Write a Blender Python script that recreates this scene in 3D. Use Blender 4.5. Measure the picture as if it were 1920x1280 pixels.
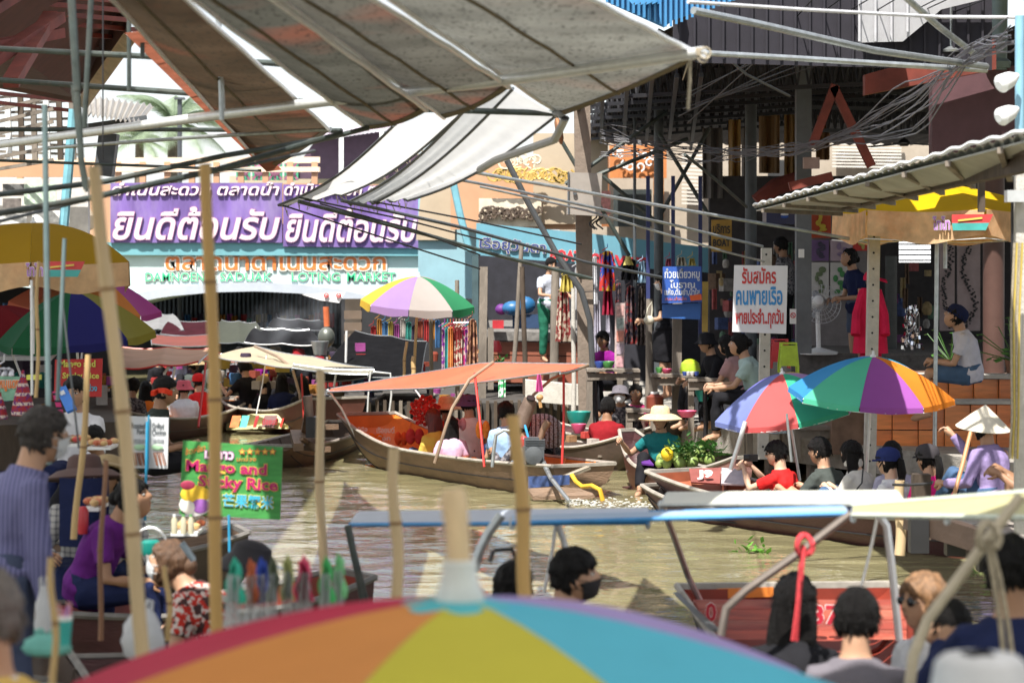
import bpy, bmesh, math, random
from mathutils import Vector, Matrix, noise
R = math.radians
rnd = random.Random(11)
V = Vector
for o in list(bpy.data.objects): bpy.data.objects.remove(o)
SC = bpy.context.scene
COL = SC.collection
# ---------------------------------------------------------------- camera
F, HC, YH = 4500.0, 2.5, 500.0          # focal length in photo pixels, eye height, horizon row
cd = bpy.data.cameras.new('camera'); cam = bpy.data.objects.new('camera', cd); COL.objects.link(cam)
cam.location = (0, 0, HC); cam.rotation_euler = (R(90), 0, 0)
cd.lens = F/1920*36; cd.sensor_width = 36; cd.shift_y = -(640-YH)/1920
cd.clip_start = .1; cd.clip_end = 2000
cd.dof.use_dof = True; cd.dof.focus_distance = 25.5; cd.dof.aperture_fstop = 3.0
SC.camera = cam
# ---------------------------------------------------------------- sky, sun, exposure
SUN = V((-.17, -.47, .86)).normalized()
wd = bpy.data.worlds.new('World'); SC.world = wd; wd.use_nodes = True
nt = wd.node_tree; nt.nodes.clear()
sk = nt.nodes.new('ShaderNodeTexSky'); sk.sky_type = 'NISHITA'; sk.sun_disc = False
sk.sun_elevation = math.asin(SUN.z); sk.sun_rotation = math.atan2(SUN.x, SUN.y)
sk.air_density = 1.0; sk.dust_density = 1.5; sk.ozone_density = .6
bg = nt.nodes.new('ShaderNodeBackground'); bg.inputs['Strength'].default_value = .095
wo = nt.nodes.new('ShaderNodeOutputWorld')
# thin bright white cloud cover all over the blue
cm = nt.nodes.new('ShaderNodeMix'); cm.data_type = 'RGBA'; cm.inputs['Factor'].default_value = .55; cm.inputs[7].default_value = (7.2, 7.3, 7.5, 1)
nt.links.new(sk.outputs[0], cm.inputs[6]); nt.links.new(cm.outputs[2], bg.inputs[0]); nt.links.new(bg.outputs[0], wo.inputs[0])
sl = bpy.data.lights.new('sun', 'SUN'); sl.energy = 4.8; sl.angle = R(.53); sl.color = (1, .955, .88)
so = bpy.data.objects.new('sun', sl); COL.objects.link(so)
so.rotation_euler = SUN.to_track_quat('Z', 'Y').to_euler(); so.location = (0, 0, 30)
SC.view_settings.view_transform = 'Standard'; SC.view_settings.look = 'None'
SC.view_settings.exposure = 1.0; SC.view_settings.gamma = 1; SC.view_settings.use_curve_mapping = False
SC.cycles.max_bounces = 8; SC.cycles.diffuse_bounces = 4; SC.cycles.transparent_max_bounces = 8
# ---------------------------------------------------------------- placing
def P(x, y, d): return V(((x-960)/F*d, d, HC+(YH-y)/F*d))
def PZ(x, y, z=0.0):
    d = (HC-z)*F/(y-YH); return P(x, y, d)
def px(n, d): return n*d/F
# ---------------------------------------------------------------- materials
MC = {}
def mat(name, col=(.3,.3,.3), rough=.6, metal=0., var=.18, scale=6., bump=0., bscale=None, trans=0., emis=0., spec=.5, dirt=0., dcol=(.05,.045,.035), stretch=None, alpha=1.):
    if name in MC: return MC[name]
    m = bpy.data.materials.new(name); m.use_nodes = True; MC[name] = m
    n = m.node_tree.nodes; l = m.node_tree.links; n.clear()
    out = n.new('ShaderNodeOutputMaterial'); b = n.new('ShaderNodeBsdfPrincipled')
    tc = n.new('ShaderNodeTexCoord'); mp = n.new('ShaderNodeMapping')
    l.new(tc.outputs['Object'], mp.inputs[0])
    if stretch: mp.inputs['Scale'].default_value = stretch
    nz = n.new('ShaderNodeTexNoise'); nz.inputs['Scale'].default_value = scale; nz.inputs['Detail'].default_value = 6; nz.inputs['Roughness'].default_value = .6
    l.new(mp.outputs[0], nz.inputs['Vector'])
    cr = n.new('ShaderNodeValToRGB'); e = cr.color_ramp.elements
    e[0].position = .3; e[1].position = .7
    e[0].color = tuple(c*(1-var) for c in col[:3])+(1,); e[1].color = tuple(min(1, c*(1+var)) for c in col[:3])+(1,)
    l.new(nz.outputs[0], cr.inputs[0]); cs = cr.outputs[0]
    if dirt > 0:
        n2 = n.new('ShaderNodeTexNoise'); n2.inputs['Scale'].default_value = scale*.45; n2.inputs['Detail'].default_value = 9; n2.inputs['Roughness'].default_value = .72
        l.new(mp.outputs[0], n2.inputs['Vector'])
        r2 = n.new('ShaderNodeValToRGB'); r2.color_ramp.elements[0].position = .48; r2.color_ramp.elements[1].position = .72
        l.new(n2.outputs[0], r2.inputs[0])
        mu = n.new('ShaderNodeMath'); mu.operation = 'MULTIPLY'; mu.inputs[1].default_value = dirt; l.new(r2.outputs[0], mu.inputs[0])
        mx = n.new('ShaderNodeMix'); mx.data_type = 'RGBA'; l.new(mu.outputs[0], mx.inputs['Factor']); l.new(cs, mx.inputs[6]); mx.inputs[7].default_value = tuple(dcol)+(1,)
        cs = mx.outputs[2]
    l.new(cs, b.inputs['Base Color'])
    b.inputs['Roughness'].default_value = rough; b.inputs['Metallic'].default_value = metal
    b.inputs['Specular IOR Level'].default_value = spec; b.inputs['Alpha'].default_value = alpha
    if bump:
        bp = n.new('ShaderNodeBump'); bp.inputs['Strength'].default_value = bump; bp.inputs['Distance'].default_value = .02
        n3 = n.new('ShaderNodeTexNoise'); n3.inputs['Scale'].default_value = bscale or scale*4; n3.inputs['Detail'].default_value = 4
        l.new(mp.outputs[0], n3.inputs['Vector']); l.new(n3.outputs[0], bp.inputs['Height']); l.new(bp.outputs[0], b.inputs['Normal'])
    sh = b.outputs[0]
    if trans:
        t = n.new('ShaderNodeBsdfTranslucent'); l.new(cs, t.inputs[0]); ms = n.new('ShaderNodeMixShader'); ms.inputs[0].default_value = trans
        l.new(sh, ms.inputs[1]); l.new(t.outputs[0], ms.inputs[2]); sh = ms.outputs[0]
    if emis:
        l.new(cs, b.inputs['Emission Color']); b.inputs['Emission Strength'].default_value = emis
    l.new(sh, out.inputs[0])
    return m
def pattern(name, c1, c2, kind='stripe', scale=60., rough=.8, c3=None, axis=0, thr=.5, trans=0.):
    """cloth print: stripe, check, blotch (flowers) or dots"""
    if name in MC: return MC[name]
    m = bpy.data.materials.new(name); m.use_nodes = True; MC[name] = m
    n = m.node_tree.nodes; l = m.node_tree.links; b = n['Principled BSDF']; b.inputs['Roughness'].default_value = rough; b.inputs['Specular IOR Level'].default_value = .2
    tc = n.new('ShaderNodeTexCoord'); sp = n.new('ShaderNodeSeparateXYZ'); l.new(tc.outputs['Object'], sp.inputs[0])
    def wave(ax, s):
        a = n.new('ShaderNodeMath'); a.operation = 'MULTIPLY'; a.inputs[1].default_value = s; l.new(sp.outputs[ax], a.inputs[0])
        q = n.new('ShaderNodeMath'); q.operation = 'SINE'; l.new(a.outputs[0], q.inputs[0])
        g = n.new('ShaderNodeMath'); g.operation = 'GREATER_THAN'; g.inputs[1].default_value = thr; l.new(q.outputs[0], g.inputs[0]); return g.outputs[0]
    if kind == 'stripe': f = wave(axis, scale)
    elif kind == 'check':
        a = n.new('ShaderNodeMath'); a.operation = 'ADD'; l.new(wave(0, scale), a.inputs[0]); l.new(wave(2, scale), a.inputs[1])
        h = n.new('ShaderNodeMath'); h.operation = 'MULTIPLY'; h.inputs[1].default_value = .5; l.new(a.outputs[0], h.inputs[0]); f = h.outputs[0]
    else:
        v = n.new('ShaderNodeTexVoronoi' if kind == 'dots' else 'ShaderNodeTexNoise'); v.inputs['Scale'].default_value = scale; l.new(tc.outputs['Object'], v.inputs['Vector'])
        g = n.new('ShaderNodeMath'); g.operation = 'GREATER_THAN'; g.inputs[1].default_value = thr; l.new(v.outputs[0], g.inputs[0]); f = g.outputs[0]
    mx = n.new('ShaderNodeMix'); mx.data_type = 'RGBA'; l.new(f, mx.inputs['Factor']); mx.inputs[6].default_value = tuple(c1)+(1,); mx.inputs[7].default_value = tuple(c2)+(1,)
    cs = mx.outputs[2]
    if c3:
        v = n.new('ShaderNodeTexNoise'); v.inputs['Scale'].default_value = scale*.6; l.new(tc.outputs['Object'], v.inputs['Vector'])
        g = n.new('ShaderNodeMath'); g.operation = 'GREATER_THAN'; g.inputs[1].default_value = .56; l.new(v.outputs[0], g.inputs[0])
        m2 = n.new('ShaderNodeMix'); m2.data_type = 'RGBA'; l.new(g.outputs[0], m2.inputs['Factor']); l.new(cs, m2.inputs[6]); m2.inputs[7].default_value = tuple(c3)+(1,); cs = m2.outputs[2]
    l.new(cs, b.inputs['Base Color'])
    return m
# ---------------------------------------------------------------- mesh builder
def frame(dirv):
    z = dirv.normalized(); a = V((0, 0, 1)) if abs(z.z) < .9 else V((1, 0, 0))
    x = a.cross(z).normalized(); return x, z.cross(x), z
class MB:
    def __init__(s): s.v = []; s.f = []; s.mi = []
    def add(s, vs, fs, m=0):
        k = len(s.v); s.v += [V(q) for q in vs]; s.f += [tuple(i+k for i in f) for f in fs]; s.mi += [m]*len(fs); return s
    def box(s, c, d, rz=0, m=0, M=None):
        c = V(c); x, y, z = d[0]/2, d[1]/2, d[2]/2; M = M or Matrix.Rotation(rz, 3, 'Z')
        vs = [c+M@V((a*x, b*y, e*z)) for e in (-1, 1) for b in (-1, 1) for a in (-1, 1)]
        return s.add(vs, [(0,2,3,1),(4,5,7,6),(0,1,5,4),(2,6,7,3),(0,4,6,2),(1,3,7,5)], m)
    def bar(s, a, b, w, h=None, m=0):
        a, b = V(a), V(b); h = h or w; x, y, z = frame(b-a)
        vs = [p+x*(i*w/2)+y*(j*h/2) for p in (a, b) for j in (-1, 1) for i in (-1, 1)]
        return s.add(vs, [(0,2,3,1),(4,5,7,6),(0,1,5,4),(2,6,7,3),(0,4,6,2),(1,3,7,5)], m)
    def tube(s, pts, r, n=8, m=0, cap=True):
        pts = [V(p) for p in pts]; k0 = len(s.v); N = len(pts)
        rs = r if isinstance(r, (list, tuple)) else [r]*N
        x, y, _ = frame(pts[1]-pts[0]); 
        for i, p in enumerate(pts):
            t = (pts[min(i+1, N-1)]-pts[max(i-1, 0)]).normalized()
            x = (x-t*x.dot(t)); x = x.normalized() if x.length > 1e-6 else frame(t)[0]; y = t.cross(x)
            for j in range(n):
                a = 2*math.pi*j/n; s.v.append(p+(x*math.cos(a)+y*math.sin(a))*rs[i])
        fs = [(k0+i*n+j, k0+i*n+(j+1) % n, k0+(i+1)*n+(j+1) % n, k0+(i+1)*n+j) for i in range(N-1) for j in range(n)]
        if cap: fs += [tuple(k0+j for j in reversed(range(n))), tuple(k0+(N-1)*n+j for j in range(n))]
        s.f += fs; s.mi += [m]*len(fs); return s
    def sph(s, c, r, nu=12, nv=8, m=0, M=None):
        c = V(c); r = (r, r, r) if isinstance(r, (int, float)) else r; M = M or Matrix.Identity(3)
        vs = [c+M@V((0, 0, r[2]))]
        for i in range(1, nv):
            t = math.pi*i/nv
            vs += [c+M@V((r[0]*math.sin(t)*math.cos(2*math.pi*j/nu), r[1]*math.sin(t)*math.sin(2*math.pi*j/nu), r[2]*math.cos(t))) for j in range(nu)]
        vs.append(c+M@V((0, 0, -r[2]))); L = len(vs)-1
        fs = [(0, 1+j, 1+(j+1) % nu) for j in range(nu)]
        for i in range(nv-2): fs += [(1+i*nu+j, 1+(i+1)*nu+j, 1+(i+1)*nu+(j+1) % nu, 1+i*nu+(j+1) % nu) for j in range(nu)]
        fs += [(L, 1+(nv-2)*nu+(j+1) % nu, 1+(nv-2)*nu+j) for j in range(nu)]
        return s.add(vs, fs, m)
    def lathe(s, c, prof, n=20, m=0, M=None, cap=True):
        c = V(c); M = M or Matrix.Identity(3); k = len(prof)
        vs = [c+M@V((r*math.cos(2*math.pi*j/n), r*math.sin(2*math.pi*j/n), z)) for r, z in prof for j in range(n)]
        fs = [(i*n+j, i*n+(j+1) % n, (i+1)*n+(j+1) % n, (i+1)*n+j) for i in range(k-1) for j in range(n)]
        if cap: fs += [tuple(reversed(range(n))), tuple((k-1)*n+j for j in range(n))]
        return s.add(vs, fs, m)
    def slab(s, pts, t, m=0, off=None):
        """flat or slightly warped polygon given its thickness"""
        pts = [V(p) for p in pts]; n = len(pts)
        nr = off or (pts[1]-pts[0]).cross(pts[-1]-pts[0]).normalized()
        vs = pts+[p-nr*t for p in pts]
        fs = [tuple(range(n)), tuple(reversed(range(n, 2*n)))]+[(i, i+n, (i+1) % n+n, (i+1) % n) for i in range(n)]
        return s.add(vs, fs, m)
    def sheet(s, fn, nu, nv, t=.004, m=0):
        """thin cloth from fn(u,v)"""
        g = [[V(fn(i/nu, j/nv)) for j in range(nv+1)] for i in range(nu+1)]
        if t <= .004:
            W = nv+1; return s.add([p for r in g for p in r], [(i*W+j, (i+1)*W+j, (i+1)*W+j+1, i*W+j+1) for i in range(nu) for j in range(nv)], m)
        top = []; bot = []
        for i in range(nu+1):
            for j in range(nv+1):
                a = g[min(i+1, nu)][j]-g[max(i-1, 0)][j]; b = g[i][min(j+1, nv)]-g[i][max(j-1, 0)]
                nr = a.cross(b); nr = nr.normalized() if nr.length > 1e-9 else V((0, 0, 1))
                top.append(g[i][j]+nr*t/2); bot.append(g[i][j]-nr*t/2)
        W = nv+1; N = len(top)
        fs = [(i*W+j, (i+1)*W+j, (i+1)*W+j+1, i*W+j+1) for i in range(nu) for j in range(nv)]
        fs += [tuple(N+q for q in reversed(f)) for f in fs]
        for i in range(nu): fs += [((i+1)*W, i*W, N+i*W, N+(i+1)*W), (i*W+nv, (i+1)*W+nv, N+(i+1)*W+nv, N+i*W+nv)]
        for j in range(nv): fs += [(j, j+1, N+j+1, N+j), (nu*W+j+1, nu*W+j, N+nu*W+j, N+nu*W+j+1)]
        return s.add(top+bot, fs, m)
    def build(s, name, mats, parent=None, smooth=35, loc=None):
        me = bpy.data.meshes.new(name)
        if loc is not None: base = V(loc)
        elif parent is not None: base = wl(parent)
        else:
            xs = [v.x for v in s.v]; ys = [v.y for v in s.v]
            base = V(((min(xs)+max(xs))/2, (min(ys)+max(ys))/2, min(v.z for v in s.v)))
        me.from_pydata([v-base for v in s.v], [], s.f)
        for q in (mats if isinstance(mats, (list, tuple)) else [mats]): me.materials.append(q)
        me.polygons.foreach_set('material_index', s.mi)
        if smooth: me.shade_smooth(); me.set_sharp_from_angle(angle=R(smooth))
        o = bpy.data.objects.new(name, me); COL.objects.link(o)
        if parent is not None:
            o.parent = parent
            if loc is not None: o.location = V(loc)-wl(parent)
        else: o.location = base
        return o
def wl(o):
    p = V((0, 0, 0))
    while o is not None: p = p+V(o.location); o = o.parent
    return p
def tag(o, label, cat, group=None):
    o['label'] = label; o['category'] = cat
    if group: o['group'] = group
    return o
def thing(name, label, cat, loc, group=None):
    o = bpy.data.objects.new(name, None); o.empty_display_size = .1; COL.objects.link(o); o.location = loc
    return tag(o, label, cat, group)
def struct(o): o['kind'] = 'structure'; return o
def stuff(o): o['kind'] = 'stuff'; return o
def dup(r, loc, rz=None, label=None, sc=None, parent=None):
    c = r.copy(); COL.objects.link(c)
    if parent is not None: c.parent = parent
    if loc is not None: c.location = loc
    if rz is not None: c.rotation_euler.z = rz
    if label: c['label'] = label
    if sc: c.scale = (sc, sc, sc)
    for ch in list(r.children): dup(ch, None, parent=c)
    return c
# scratch scene where curves and modifiers are turned into plain meshes
TMP = bpy.data.scenes.new('scratch'); TVL = TMP.view_layers[0]
def bake(o):
    TMP.collection.objects.link(o); TVL.update()
    me = bpy.data.meshes.new_from_object(o.evaluated_get(TVL.depsgraph)); d = o.data
    bpy.data.objects.remove(o)
    (bpy.data.curves if isinstance(d, bpy.types.Curve) else bpy.data.meshes).remove(d)
    return me
def lettering(body, p, w, h, m, parent, depth=.006, right=V((1, 0, 0)), up=V((0, 0, 1)), bold=0., outline=None, ow=.05, name='lettering', spacing=1., res=2, shear=0.):
    """text fitted to a w x h box whose lower left corner is p, standing depth proud of its board"""
    right = right.normalized(); up = up.normalized(); nr = right.cross(up)
    def mk(off, dep):
        c = bpy.data.curves.new('t', 'FONT'); c.body = body; c.offset = off; c.resolution_u = res; c.extrude = 0; c.space_character = spacing; c.align_x = 'CENTER'; c.space_line = .9; c.shear = shear
        return bake(bpy.data.objects.new('t', c))
    out = None; sx = sy = None
    for off, dep, mm in ([(bold+ow, 0, outline)] if outline else [])+[(bold, .003 if outline else 0, m)]:
        me = mk(off, 0); vs = [v.co.copy() for v in me.vertices]; ps = [tuple(q.vertices) for q in me.polygons]; bpy.data.meshes.remove(me)
        if not vs: continue
        if sx is None:
            x0 = min(v.x for v in vs); x1 = max(v.x for v in vs); y0 = min(v.y for v in vs); y1 = max(v.y for v in vs); sx = w/(x1-x0); sy = h/(y1-y0)
        base = V(p)
        def T(v, q): return base+right*((v.x-x0)*sx)+up*((v.y-y0)*sy)+nr*q
        n = len(vs); cnt = {}
        for f in ps:
            for a, b in zip(f, f[1:]+f[:1]): cnt[(a, b)] = 1
        fs = list(ps)+[(b, a, a+n, b+n) for a, b in cnt if (b, a) not in cnt]
        g = MB(); g.add([T(v, depth+dep) for v in vs]+[T(v, 0.) for v in vs], fs)
        out = g.build(name if mm is m else 'outline', mm, parent, smooth=0)
    return out
# ---------------------------------------------------------------- people
SKIN = [mat('skin tan', (.42,.24,.15), .55, var=.06), mat('skin light', (.56,.36,.25), .55, var=.06), mat('skin brown', (.30,.16,.09), .55, var=.06)]
M_LIP = mat('lips', (.30,.09,.08), .5, var=.05); M_EYE = mat('eye white', (.62,.60,.56), .3, var=.03); M_IRIS = mat('dark iris', (.015,.01,.008), .2)
M_HAIR = mat('black hair', (.007,.006,.006), .55, var=.5, scale=70, bump=.9, stretch=(1,1,.12), spec=.22); M_HAIRB = mat('brown hair', (.09,.045,.022), .45, var=.4, scale=60, bump=.5, stretch=(1,1,.15))
M_HAIRG = mat('grey hair', (.14,.12,.11), .6, var=.4, scale=60, bump=.5, stretch=(1,1,.15)); M_BLOND = mat('dyed light brown hair', (.19,.10,.045), .5, var=.5, scale=50, bump=.4, stretch=(1,1,.15))
M_HAIRR = mat('reddish brown hair', (.10,.016,.012), .45, var=.5, scale=50, bump=.4, stretch=(1,1,.15))
def cloth(name, c=(.3,.3,.3), var=.12, **k): return mat(name, c, .85, var=var, scale=9, bump=.5, bscale=14, spec=.15, **k)
def head_pt(dx, dy, dz):
    x, y, z = dx*.077, dy*.094, dz*.115
    e = math.exp
    if dz < 0:
        k = -dz; x *= 1-.30*k*k; y = y*(1-.45*k) if dy < 0 else y*(1-.02*k)
    if dy > 0:
        if -.5 < dz < .25:
            tt = (.25-dz)/.47; w = .10+.10*max(0, min(1, tt))
            n = max(0, min(1, tt)) if dz > -.22 else max(0, 1-(-.22-dz)/.10)
            y += .027*n*e(-(dx/w)**2)
        y -= .011*(e(-((dx-.40)/.20)**2-((dz-.06)/.14)**2)+e(-((dx+.40)/.20)**2-((dz-.06)/.14)**2))
        y += .006*e(-(dx/.9)**2-((dz-.24)/.08)**2)
        y += .009*e(-(dx/.34)**2-((dz+.47)/.07)**2)
        y += .013*e(-(dx/.4)**2-((dz+.80)/.20)**2)
    return V((x, y, z))
def head_mesh(b, C, Q, det=1):
    nu, nv = (36, 26) if det else (26, 18)
    dirs = [(0, 0, 1)]
    for i in range(1, nv):
        t = math.pi*i/nv; dirs += [(math.sin(t)*math.cos(2*math.pi*j/nu), math.sin(t)*math.sin(2*math.pi*j/nu), math.cos(t)) for j in range(nu)]
    dirs.append((0, 0, -1)); k = len(b.v); b.v += [C+Q@head_pt(*q) for q in dirs]; L = len(dirs)-1
    def ad(f):
        cx = sum(dirs[i][0] for i in f)/len(f); cy = sum(dirs[i][1] for i in f)/len(f); cz = sum(dirs[i][2] for i in f)/len(f)
        b.f.append(tuple(i+k for i in f)); b.mi.append(1 if cy > 0 and abs(cx) < .22 and -.54 < cz < -.42 else 0)
    for j in range(nu): ad((0, 1+j, 1+(j+1) % nu))
    for i in range(nv-2):
        for j in range(nu): ad((1+i*nu+j, 1+(i+1)*nu+j, 1+(i+1)*nu+(j+1) % nu, 1+i*nu+(j+1) % nu))
    for j in range(nu): ad((L, 1+(nv-2)*nu+(j+1) % nu, 1+(nv-2)*nu+j))
    for sgn in (-1, 1):
        b.sph(C+Q@V((sgn*.079, -.008, -.008)), (.012, .02, .032), 8, 6, 0, Q)
        b.sph(C+Q@V((sgn*.031, .079, .006)), (.0155, .010, .0075), 10, 6, 2, Q)
        b.sph(C+Q@V((sgn*.031, .0865, .006)), (.0065, .004, .0066), 8, 6, 3, Q)
        b.tube([C+Q@V((sgn*q, yy, zz)) for q, yy, zz in ((.014, .093, .027), (.032, .092, .033), (.052, .079, .028))], [.003, .004, .002], 5, 3)
        b.tube([C+Q@V((sgn*q, yy, zz)) for q, yy, zz in ((.016, .088, .012), (.031, .0895, .0155), (.046, .082, .011))], .002, 4, 3)
def hand_mesh(b, W, dirv, side, palm=V((0, 0, -1)), curl=.6, s=1.):
    """palm, four unequal bent fingers and a thumb leaving the side of the palm"""
    d = dirv.normalized(); n = (palm-d*palm.dot(d)); n = n.normalized() if n.length > .01 else frame(d)[0]; x = d.cross(n)*side
    b.tube([W-d*.01*s, W+d*.03*s, W+d*.075*s, W+d*.088*s], [.020*s, .030*s, .034*s, .026*s], 8)
    for i, (o, L) in enumerate(((-.028, .066), (-.009, .076), (.010, .071), (.028, .055))):
        p0 = W+d*.07*s+x*o*s; a = curl*.5; q1 = d*math.cos(a)+n*math.sin(a); a2 = curl*1.6; q2 = d*math.cos(a2)+n*math.sin(a2); a3 = curl*2.4; q3 = d*math.cos(a3)+n*math.sin(a3)
        p1 = p0+q1*L*.5*s; p2 = p1+q2*L*.33*s; p3 = p2+q3*L*.27*s
        b.tube([p0, p1, p2, p3], [.0095*s, .0090*s, .008*s, .0055*s], 6)
    t0 = W+d*.02*s-x*.024*s; t1 = t0+(d*.6-x*.75+n*.3)*.035*s; t2 = t1+(d*.9-x*.15+n*.5)*.032*s
    b.tube([t0, t1, t2], [.013*s, .011*s, .007*s], 6)
def remeshed(b, voxel, sm=4):
    me = bpy.data.meshes.new('t'); me.from_pydata(b.v, [], b.f); me.validate()
    o = bpy.data.objects.new('t', me); r = o.modifiers.new('r', 'REMESH'); r.mode = 'VOXEL'; r.voxel_size = voxel; r.use_smooth_shade = True
    q = o.modifiers.new('s', 'SMOOTH'); q.iterations = sm; q.factor = .5
    me = bake(o); vs = [v.co.copy() for v in me.vertices]; fs = [tuple(p.vertices) for p in me.polygons]; bpy.data.meshes.remove(me)
    return vs, fs
def ik(a, t, l1, l2, pole):
    d = t-a; L = min(d.length, (l1+l2)*.995); d = d.normalized(); c = (l1*l1+L*L-l2*l2)/(2*l1*L); c = max(-1, min(1, c))
    n = pole-d*pole.dot(d); n = n.normalized() if n.length > 1e-4 else V((0, 0, 1))
    return a+d*(c*l1)+n*(l1*math.sqrt(1-c*c)), a+d*L
HANDS = {'lap': (V((-.10, .30, .14)), V((.10, .28, .14))), 'down': (V((-.27, .05, -.18)), V((.27, .05, -.18))), 'phone': (V((-.05, .34, .26)), V((.07, .34, .26))),
         'camera': (V((-.07, .36, .56)), V((.07, .36, .55))), 'knees': (V((-.17, .40, .24)), V((.17, .40, .24))), 'work': (V((-.16, .42, .10)), V((.20, .38, .12))),
         'hold': (V((-.22, .36, .30)), V((.20, .36, .10)))}
def person(label, head, yaw=0, pose='sit', lean=8, hands='lap', hyaw=0, hpitch=0, skin=0, shirt=None, sleeve='short', pants=None, leg='long', hair='short', hm=None,
           hat=None, mask=None, sc=1., det=0, glasses=None, group=None, roll=0, fem=0, curl=.7, extra=None):
    fwd = V((0, 1, 0)); X = V((1, 0, 0)); Z = V((0, 0, 1)); b = MB(); pelvis = V((0, 0, 0))
    u = V((math.sin(R(roll)), math.sin(R(lean)), math.cos(R(lean)))).normalized(); tf = X.cross(u)*-1; tf = (fwd-u*fwd.dot(u)).normalized(); tx = tf.cross(u)
    def S(t): return pelvis+u*t+tf*(-.03*math.sin(max(0, min(1, t/.45))*math.pi))
    def torso(q, rings, ex=0.):
        n = 14; k = len(q.v)
        for t, rx, ry in rings: q.v += [S(t)+tx*(rx+ex)*math.cos(2*math.pi*j/n)+tf*(ry+ex)*math.sin(2*math.pi*j/n) for j in range(n)]
        N = len(rings); fs = [(k+i*n+j, k+i*n+(j+1) % n, k+(i+1)*n+(j+1) % n, k+(i+1)*n+j) for i in range(N-1) for j in range(n)]
        fs += [tuple(k+j for j in reversed(range(n))), tuple(k+(N-1)*n+j for j in range(n))]; q.f += fs; q.mi += [0]*len(fs)
    w = .92 if fem else 1.
    rings = [(-.09, .10, .085), (0, .165, .115), (.10, .138*w, .10), (.22, .150*w, .107), (.32, .168*w, .108), (.375, .148*w, .090), (.42, .098, .068), (.46, .062, .058), (.56, .052, .056)]
    torso(b, rings)
    C = S(.47)+u*.128+tf*.030
    Q = Matrix.Rotation(R(hyaw), 3, 'Z')@Matrix.Rotation(R(-hpitch), 3, 'X')
    b.tube([S(.40), S(.47)+tf*.005, C-V((0, 0, .03))], [.062, .055, .052], 10)
    hd = HANDS[hands] if isinstance(hands, str) else (V(hands[0]), V(hands[1]))
    arms = []
    for sg, tgt in ((-1, hd[0]), (1, hd[1])):
        sh = S(.362)+tx*(sg*.158*w); el, wr = ik(sh, tgt, .275, .245, V((sg*.55, -.5, -.9)))
        arms.append((sg, sh, el, wr))
        b.tube([S(.375)+tx*(sg*.07), sh, sh.lerp(el, .35), el, el.lerp(wr, .35), wr, wr+(wr-el).normalized()*.02], [.052, .050, .043, .036, .036, .026, .024], 10)
        b.sph(sh, .052, 10, 8)
    legs = []
    P_ = {'sit': ((.14, .40, .20), (.13, .60, -.14)), 'stand': ((.10, .02, -.42), (.10, -.02, -.84)), 'bench': ((.11, .42, 0), (.12, .44, -.42)),
          'squat': ((.17, .34, .16), (.14, .20, -.24)), 'legsup': ((.12, .40, .26), (.10, .62, -.06))}[pose]
    for sg in (-1, 1):
        hp = V((sg*.088, 0, -.02)); kn = V((sg*P_[0][0], P_[0][1], P_[0][2])); an = V((sg*P_[1][0], P_[1][1], P_[1][2]))
        kn = hp+(kn-hp).normalized()*.43; an = kn+(an-kn).normalized()*.40; legs.append((sg, hp, kn, an))
        b.tube([hp, hp.lerp(kn, .3), kn, kn.lerp(an, .35), an], [.088, .078, .055, .052, .034], 10)
        ft = (V((0, 1, -.15)) if pose != 'sit' else V((0, 1, -.1))).normalized()
        b.tube([an-ft*.05-Z*.03, an+ft*.03-Z*.035, an+ft*.12-Z*.05, an+ft*.16-Z*.052], [.030, .036, .034, .018], 8)
    vx = .013 if det else .019
    vs, fs = remeshed(b, vx, 3)
    body = MB(); body.add(vs, fs, 0)
    head_mesh(body, C, Q, 1)
    for i, (sg, sh, el, wr) in enumerate(arms):
        pl = V((-sg*.6, .2, -.6)) if hands != 'camera' else V((-sg, .3, 0))
        hand_mesh(body, wr, (wr-el).normalized()*.7+V((0, .35, 0)), sg, pl, curl)
    top = C+Q@V((0, 0, .12))
    M3 = Matrix.Rotation(R(yaw), 3, 'Z'); ht = P(*head); base = ht-M3@(top*sc)
    low = min(an.z for _, _, _, an in legs)-.09 if pose in ('stand', 'bench') else -.11
    root = thing('person', label, 'person', base+V((0, 0, low*sc)), group); root.rotation_euler.z = 0
    def put(q, name, m, smooth=60):
        q.v = [base+M3@(V(v)*sc) for v in q.v]; return q.build(name, m, root, smooth)
    put(body, 'body', [SKIN[skin], M_LIP, M_EYE, M_IRIS])
    if shirt:
        q = MB(); torso(q, [(t-.01 if i == 0 else t, rx+(.02 if i < 2 else 0), ry+(.02 if i < 2 else 0)) for i, (t, rx, ry) in enumerate(rings[:7])]+[(.452, .072, .064)], .02)
        for sg, sh, el, wr in arms:
            if sleeve == 'none': continue
            e = sh.lerp(el, .62 if sleeve == 'short' else 1)
            ps = [S(.37)+tx*(sg*.07), sh+V((0, 0, .004)), sh.lerp(el, .3), e]; rr = [.064, .066, .064, .060 if sleeve == 'short' else .052]
            if sleeve == 'long': ps += [el.lerp(wr, .5), el.lerp(wr, .97)]; rr += [.049, .040]
            q.tube(ps, rr, 10)
        vs, fs = remeshed(q, vx*1.05, 2); g = MB()
        for i, v in enumerate(vs):
            k = noise.noise(v*V((9, 9, 5)) if 0 else V((v.x*8, v.y*8, v.z*5)))*.016+noise.noise(V((v.x*20, v.y*20, v.z*26)))*.006
            vs[i] = v+V((k, k*.6, -k*.4))
        g.add(vs, fs); put(g, 'shirt', shirt, 80)
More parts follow.
